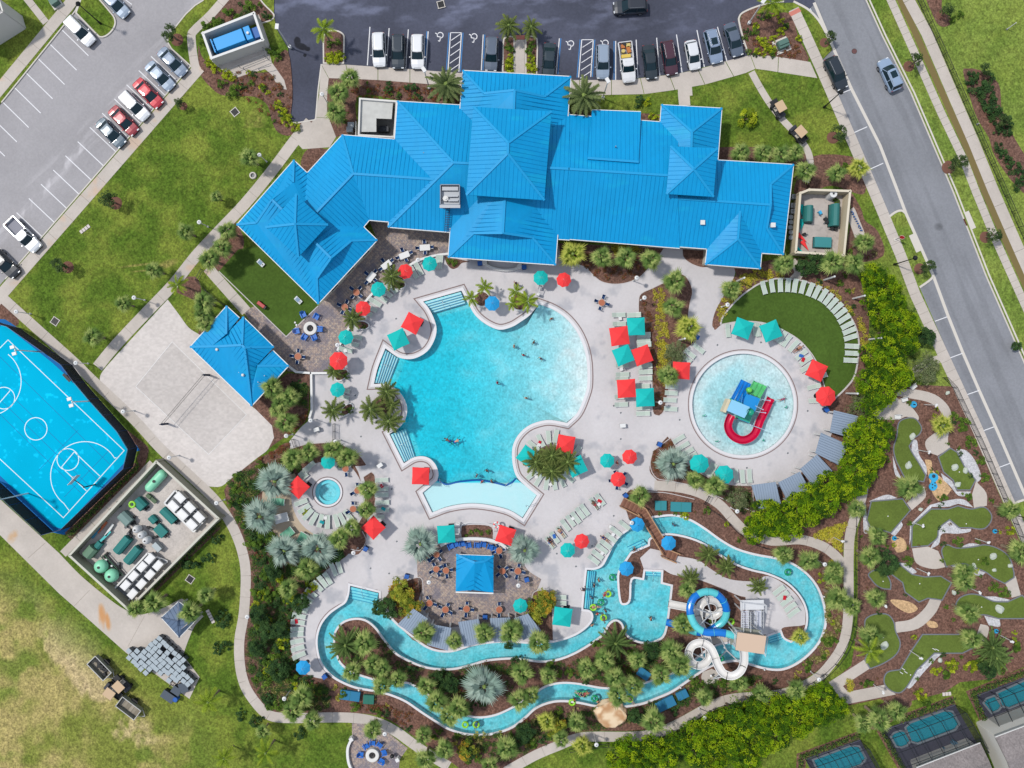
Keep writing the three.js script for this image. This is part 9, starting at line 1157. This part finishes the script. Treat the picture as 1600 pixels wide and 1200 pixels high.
for (const k of Object.keys(POSES)) {
const j = POSES[k], add = (a, b) => a.map((v, i) => v + b[i]), across = (c, s, w) => [c[0], c[1], c[2] + s * w], dir = new V3(...j.head).sub(new V3(...j.chest)).normalize(), mul = (v, s) => [v.x * s, v.y * s, v.z * s], neck = add(j.chest, mul(dir, 0.14));
const segs = [[j.hip, j.chest, 0.13, 0.145], [across(j.chest, -1, 0.15), across(j.chest, 1, 0.15), 0.085, 0.085], [across(j.hip, -1, 0.07), across(j.hip, 1, 0.07), 0.105, 0.105], [neck, j.head, 0.05, 0.05]];
for (const [s, e, h] of [[-1, j.le, j.lh], [1, j.re, j.rh]]) { const sh = across(j.chest, s, 0.18), hd = new V3(...h).sub(new V3(...e)).normalize(); segs.push([sh, e, 0.05, 0.038], [e, h, 0.037, 0.026], [h, add(h, mul(hd, 0.08)), 0.032, 0.026]); for (let f = -2; f <= 2; f++) { const b = add(h, mul(hd, 0.07)); segs.push([add(b, [0, 0, f * 0.014]), add(b, [hd.x * 0.07 * (1 - Math.abs(f) * 0.1), hd.y * 0.07 - 0.01, hd.z * 0.07 + f * 0.022]), 0.01, 0.008]); } }
for (const [s, kn, f] of [[-1, j.lk, j.lf], [1, j.rk, j.rf]]) segs.push([across(j.hip, s, 0.09), kn, 0.088, 0.056], [kn, f, 0.055, 0.036], [f, add(f, k === 'floating' ? [-0.14, -0.03, 0] : k === 'reclining' ? [0.06, 0.14, 0] : [0.17, -0.03, 0]), 0.042, 0.03]);
bodies[k] = { g: fieldMesh(segs, 1.12, 84), j, dir };
}
const headG = (() => { const s = (c, r) => [c, c.map((v, i) => v + (i === 1 ? 0.001 : 0)), r, r]; return fieldMesh([[[0, 0.03, 0], [0.01, -0.03, 0], 0.085, 0.075], [[0.05, -0.08, 0], [0.055, -0.07, 0], 0.045, 0.045], [[0.085, -0.015, 0], [0.105, -0.035, 0], 0.012, 0.016], s([0, -0.02, 0.085], 0.018), s([0, -0.02, -0.085], 0.018), s([0.085, -0.07, 0], 0.012)], 0.17, 40, 0.008); })();
const hairG = new THREE.SphereGeometry(0.1, 16, 10, 0, 2 * PI, 0, PI * 0.55).rotateZ(0.35).translate(-0.015, 0.035, 0), eyeG = new THREE.SphereGeometry(0.011, 8, 6);
function person(pose, x, y, h, ry, sk, suit, desc, s = 1, wear = 0) {
const b = bodies[pose], p = P(x, y, h), t = thing('person', desc, 'person', [p.x, h, p.z], ry); t.scale.setScalar(s);
part(t, 'body', b.g, skinT[sk]); const hd = part(t, 'head', headG, skinT[sk]); hd.position.set(...b.j.head); if (pose !== 'standing') hd.rotation.z = pose === 'floating' ? -0.3 : 0.5; hd.position.addScaledVector(b.dir, 0.04);
part(hd, 'hair', hairG, hairM[(sk + x) & 1 ? 0 : 1]); for (const z of [-0.034, 0.034]) part(hd, 'eye', eyeG.clone().translate(0.088, 0.0, z), trimM); part(hd, 'mouth', bx(0.006, 0.008, 0.04, 0.098, -0.068, 0), M('lips', [160, 80, 76], 0.6));
const m = M('swimwear', suit, 0.8), q = (a, c, r) => { const A = new V3(...a), B = new V3(...c), g = new THREE.CapsuleGeometry(r, A.distanceTo(B), 6, 14); return g.applyQuaternion(new THREE.Quaternion().setFromUnitVectors(new V3(0, 1, 0), B.clone().sub(A).normalize())).translate(...A.clone().lerp(B, 0.5).toArray()); };
const c = b.j.chest; part(t, 'swimwear', [q([b.j.hip[0], b.j.hip[1], -0.07], [b.j.hip[0], b.j.hip[1] + 0.001, 0.07], 0.125), ...['l', 'r'].map((k, i) => q([b.j.hip[0], b.j.hip[1], (i ? 1 : -1) * 0.09], b.j[k + 'k'].map((v, n) => [b.j.hip[0], b.j.hip[1], (i ? 1 : -1) * 0.09][n] * 0.6 + v * 0.4), 0.098)), ...(wear ? [q([c[0] * 0.5, c[1] * 0.5, 0], c, 0.158)] : [])], m);
}
const WL = [[803, 541, 'near the top left of the beach entry'], [818, 555, 'wading in the pool centre, lower of two'], [834, 535, 'wading beside the beach entry'], [845, 560, 'on the pale water near the beach'], [861, 498, 'by the upper beach edge'], [777, 598, 'alone mid pool'], [822, 622, 'alone above the central palm peninsula'], [745, 743, 'left of the group by the sun shelf'], [761, 735, 'farthest from the sun shelf edge'], [753, 752, 'seated on the dark tile edge, left'], [768, 752, 'seated on the dark tile edge, right']];
WL.forEach(([x, y, d], i) => person('standing', x, y, -0.2, i * 1.3, i % 3, [[40, 60, 110], [190, 50, 90], [30, 34, 40], [60, 120, 160]][i % 4], 'swimmer ' + d, 0.95, i % 2));
person('floating', 702, 689, -0.08, 2.6, 2, [40, 70, 160], 'swimmer afloat with dark hair in the lower left pool'); person('floating', 711, 690, -0.08, 0.4, 0, [70, 90, 190], 'second swimmer afloat in the lower left pool');
[[930, 948, 'in the lime ring by the river steps'], [946, 927, 'with feet out beside the upper lime ring'], [943, 965, 'lying in the lowest lime ring'], [906, 1084, 'in the left ring of a dark green pair'], [915, 1084, 'in the right ring of a dark green pair'], [744, 1132, 'in the lime ring of the south loop'], [985, 1093, 'in the lime ring under the palms']].forEach(([x, y, d], i) => person('reclining', x, y, 0.14, i * 0.9, i % 3, [[30, 40, 70], [170, 60, 80], [40, 110, 140]][i % 3], 'person reclining ' + d, 0.95, i % 2));
[[935, 906, 'upper left in the river entry'], [924, 933, 'at the river steps'], [925, 976, 'close to the river bank corner'], [928, 914, 'between the river steps and rings'], [946, 953, 'right of the rings in the river'], [933, 958, 'below the dark green ring'], [1016, 966, 'alone in the slide splash pool'], [1052, 820, 'in the river right of the bridge'], [934, 1095, 'beside the dark green south ring'], [991, 858, 'on the river steps by the bridge'], [692, 1121, 'under the palms of the south loop'], [897, 1092, 'beside the lime ring on the bank']].forEach(([x, y, d], i) => person('standing', x, y, i === 9 ? 0.3 : -0.15, i, (i + 1) % 3, [[34, 40, 60], [60, 130, 170], [180, 60, 60]][i % 3], 'person standing in water ' + d, 0.95, i % 2));
[[964, 723, 'on deck between the teal and red umbrellas', 1], [806, 443, 'on the deck above the yellow palm planter', 1], [912, 921, 'on the deck edge by the river steps', 1]].forEach(([x, y, d], i) => person('standing', x, y, 1.0, i, i, [[150, 40, 70], [60, 50, 60], [40, 60, 90]][i], 'person standing ' + d, 1, 1));
[[876, 831, 'among blue towels on the diagonal row'], [860, 846, 'at the lower end of the diagonal row'], [929, 788, 'at the upper end of the diagonal row'], [944, 841, 'in the row beside the river bank'], [1247, 545, 'under towels at the kids turf edge']].forEach(([x, y, d], i) => person('reclining', x, y, 0.5, [2.2, 2.2, 2.2, 2.5, 0.6][i] + PI, i % 3, [[40, 60, 120], [30, 34, 44], [190, 60, 80]][i % 3], 'sunbather on a lounger ' + d, 1, i % 2));
person('floating', 1222, 624, 0.1, 0.3, 1, [150, 40, 110], 'child in purple swimwear playing in the wading pool', 0.7, 1); person('standing', 1150, 653, 1.95, -1, 1, [50, 60, 90], 'child at the top of the red slide', 0.62, 1);
// ---------- labels that single each thing out ----------
{
const LM = [['the spa pool', 512, 769], ['the poolside bar', 742, 896], ['the round wading pool', 1161, 632], ['the west wing', 460, 350], ['the clubhouse entrance', 805, 100], ['the east wing', 1225, 330], ['the clubhouse porch', 785, 415], ['the clubhouse tower', 1080, 180], ['the sand court', 290, 620], ['the basketball court', 90, 670], ['the beach pavilion', 380, 560], ['the turf lawn', 420, 455], ['the western paver plaza', 620, 380], ['the equipment yard', 220, 830], ['the garden pavilion', 280, 968], ['the wheelie bins', 250, 1040], ['the field', 60, 1100], ['the left car park', 120, 200], ['the fire terrace', 580, 1175], ['the west river bend', 500, 1010], ['the west walkway', 385, 980], ['the south river loop', 720, 1130], ['the river island', 640, 1045], ['the big boulder', 955, 1118], ['the slide splash pool', 1000, 950], ['the water slides', 1110, 980], ['the timber bridge', 1020, 830], ['the slide tower', 1180, 990], ['the eastern river bend', 1270, 950], ['the grey cabanas', 1260, 735], ['the kids turf crescent', 1265, 500], ['the small service yard', 1285, 340], ['the trash enclosure', 365, 65], ['the top car park', 900, 60], ['the street corner bed', 1205, 60], ['the street', 1450, 330], ['the east lawn', 1550, 130], ['the upper putting green', 1420, 700], ['the right putting green', 1495, 735], ['the long winding green', 1490, 820], ['the lower greens', 1420, 900], ['the lowest green', 1460, 1020], ['the screened pools', 1470, 1140], ['the lower tree hedge', 1150, 1140], ['the right tree hedge', 1390, 510], ['the cabana hedge', 1330, 740], ['the pool peninsula', 640, 530], ['the top pool planter', 755, 465], ['the central palm ring', 862, 720], ['the sun shelf', 750, 780], ['the east pool deck', 980, 560], ['the south pool deck', 900, 800], ['the yellow planted bed', 1035, 520], ['the yellow palm planter', 812, 468], ['the river steps', 930, 860], ['the lower wading bed', 1050, 735], ['the lower east deck', 1225, 940], ['the walkway fork', 440, 1130], ['the bottom lawn', 330, 1140], ['the north lawn', 250, 320], ['the south-east path bend', 1320, 1000], ['the south river bank', 900, 1110], ['the south walkway', 1100, 1110], ['the lower parking bays', 1540, 680], ['the west bar deck', 640, 900]];
const groups = new Map(), pxOf = (o) => { const q = new V3().setFromMatrixPosition(o.matrixWorld); const v = q.lengthSq() > 0.01 ? q : new THREE.Box3().setFromObject(o).getCenter(new V3()); return [v.x / SC + 800, v.z / SC + 600]; };
scene.updateMatrixWorld(true);
const add = (k, v) => { if (!groups.has(k)) groups.set(k, []); groups.get(k).push(v); };
const cnt = {}; for (const t of things) cnt[t.desc] = (cnt[t.desc] || 0) + 1;
for (const t of things) { if (cnt[t.desc] === 1) { t.o.userData.label = t.desc; continue; } [t.x, t.y] = pxOf(t.o); const d = LM.map(([n, x, y]) => [Math.hypot(x - t.x, y - t.y), n]).sort((a, b) => a[0] - b[0])[0]; t.lm = (d[0] < 45 ? 'beside ' : 'near ') + d[1]; t.key = d[1]; add(t.desc + '|' + d[1], t); }
const W = ['', 'first', 'second', 'third', 'fourth', 'fifth', 'sixth', 'seventh', 'eighth', 'ninth', 'tenth', 'eleventh', 'twelfth', 'thirteenth', 'fourteenth', 'fifteenth', 'sixteenth', 'seventeenth', 'eighteenth', 'nineteenth', 'twentieth'], N2 = ['', 'one', 'two', 'three', 'four', 'five', 'six', 'seven', 'eight', 'nine', 'ten', 'eleven', 'twelve', 'thirteen', 'fourteen', 'fifteen', 'sixteen', 'seventeen', 'eighteen', 'nineteen', 'twenty'];
for (const l of groups.values()) {
const sx = Math.max(...l.map((t) => t.x)) - Math.min(...l.map((t) => t.x)), sy = Math.max(...l.map((t) => t.y)) - Math.min(...l.map((t) => t.y)), down = sy > sx;
const name = (q, f, tail) => { q.sort((a, b) => (f ? a.y - b.y : a.x - b.x)); q.forEach((t, i) => { const n = q.length, ord = n === 1 ? '' : i === 0 ? (f ? ', topmost' : ', leftmost') + ' of ' + N2[n] : i === n - 1 ? ', ' + (f ? 'bottommost' : 'rightmost') + ' of ' + N2[n] : ', ' + W[i + 1] + ' from ' + (f ? 'top' : 'left'); t.o.userData.label = t.desc + ' near ' + t.key + ord + tail; }); };
if (l.length <= 12) name(l, down, '');
else { l.sort((a, b) => (down ? a.y - b.y : a.x - b.x)); const k = Math.ceil(l.length / 8), per = Math.ceil(l.length / k); for (let r = 0; r < k; r++) { const q = l.slice(r * per, (r + 1) * per); name(q, !down, ', ' + (down ? 'row ' + N2[r + 1] : 'column ' + N2[r + 1])); } }
}
}
scene.traverse((o) => { if (o.isMesh) { o.castShadow = true; o.receiveShadow = true; } });
renderer.render(scene, camera);
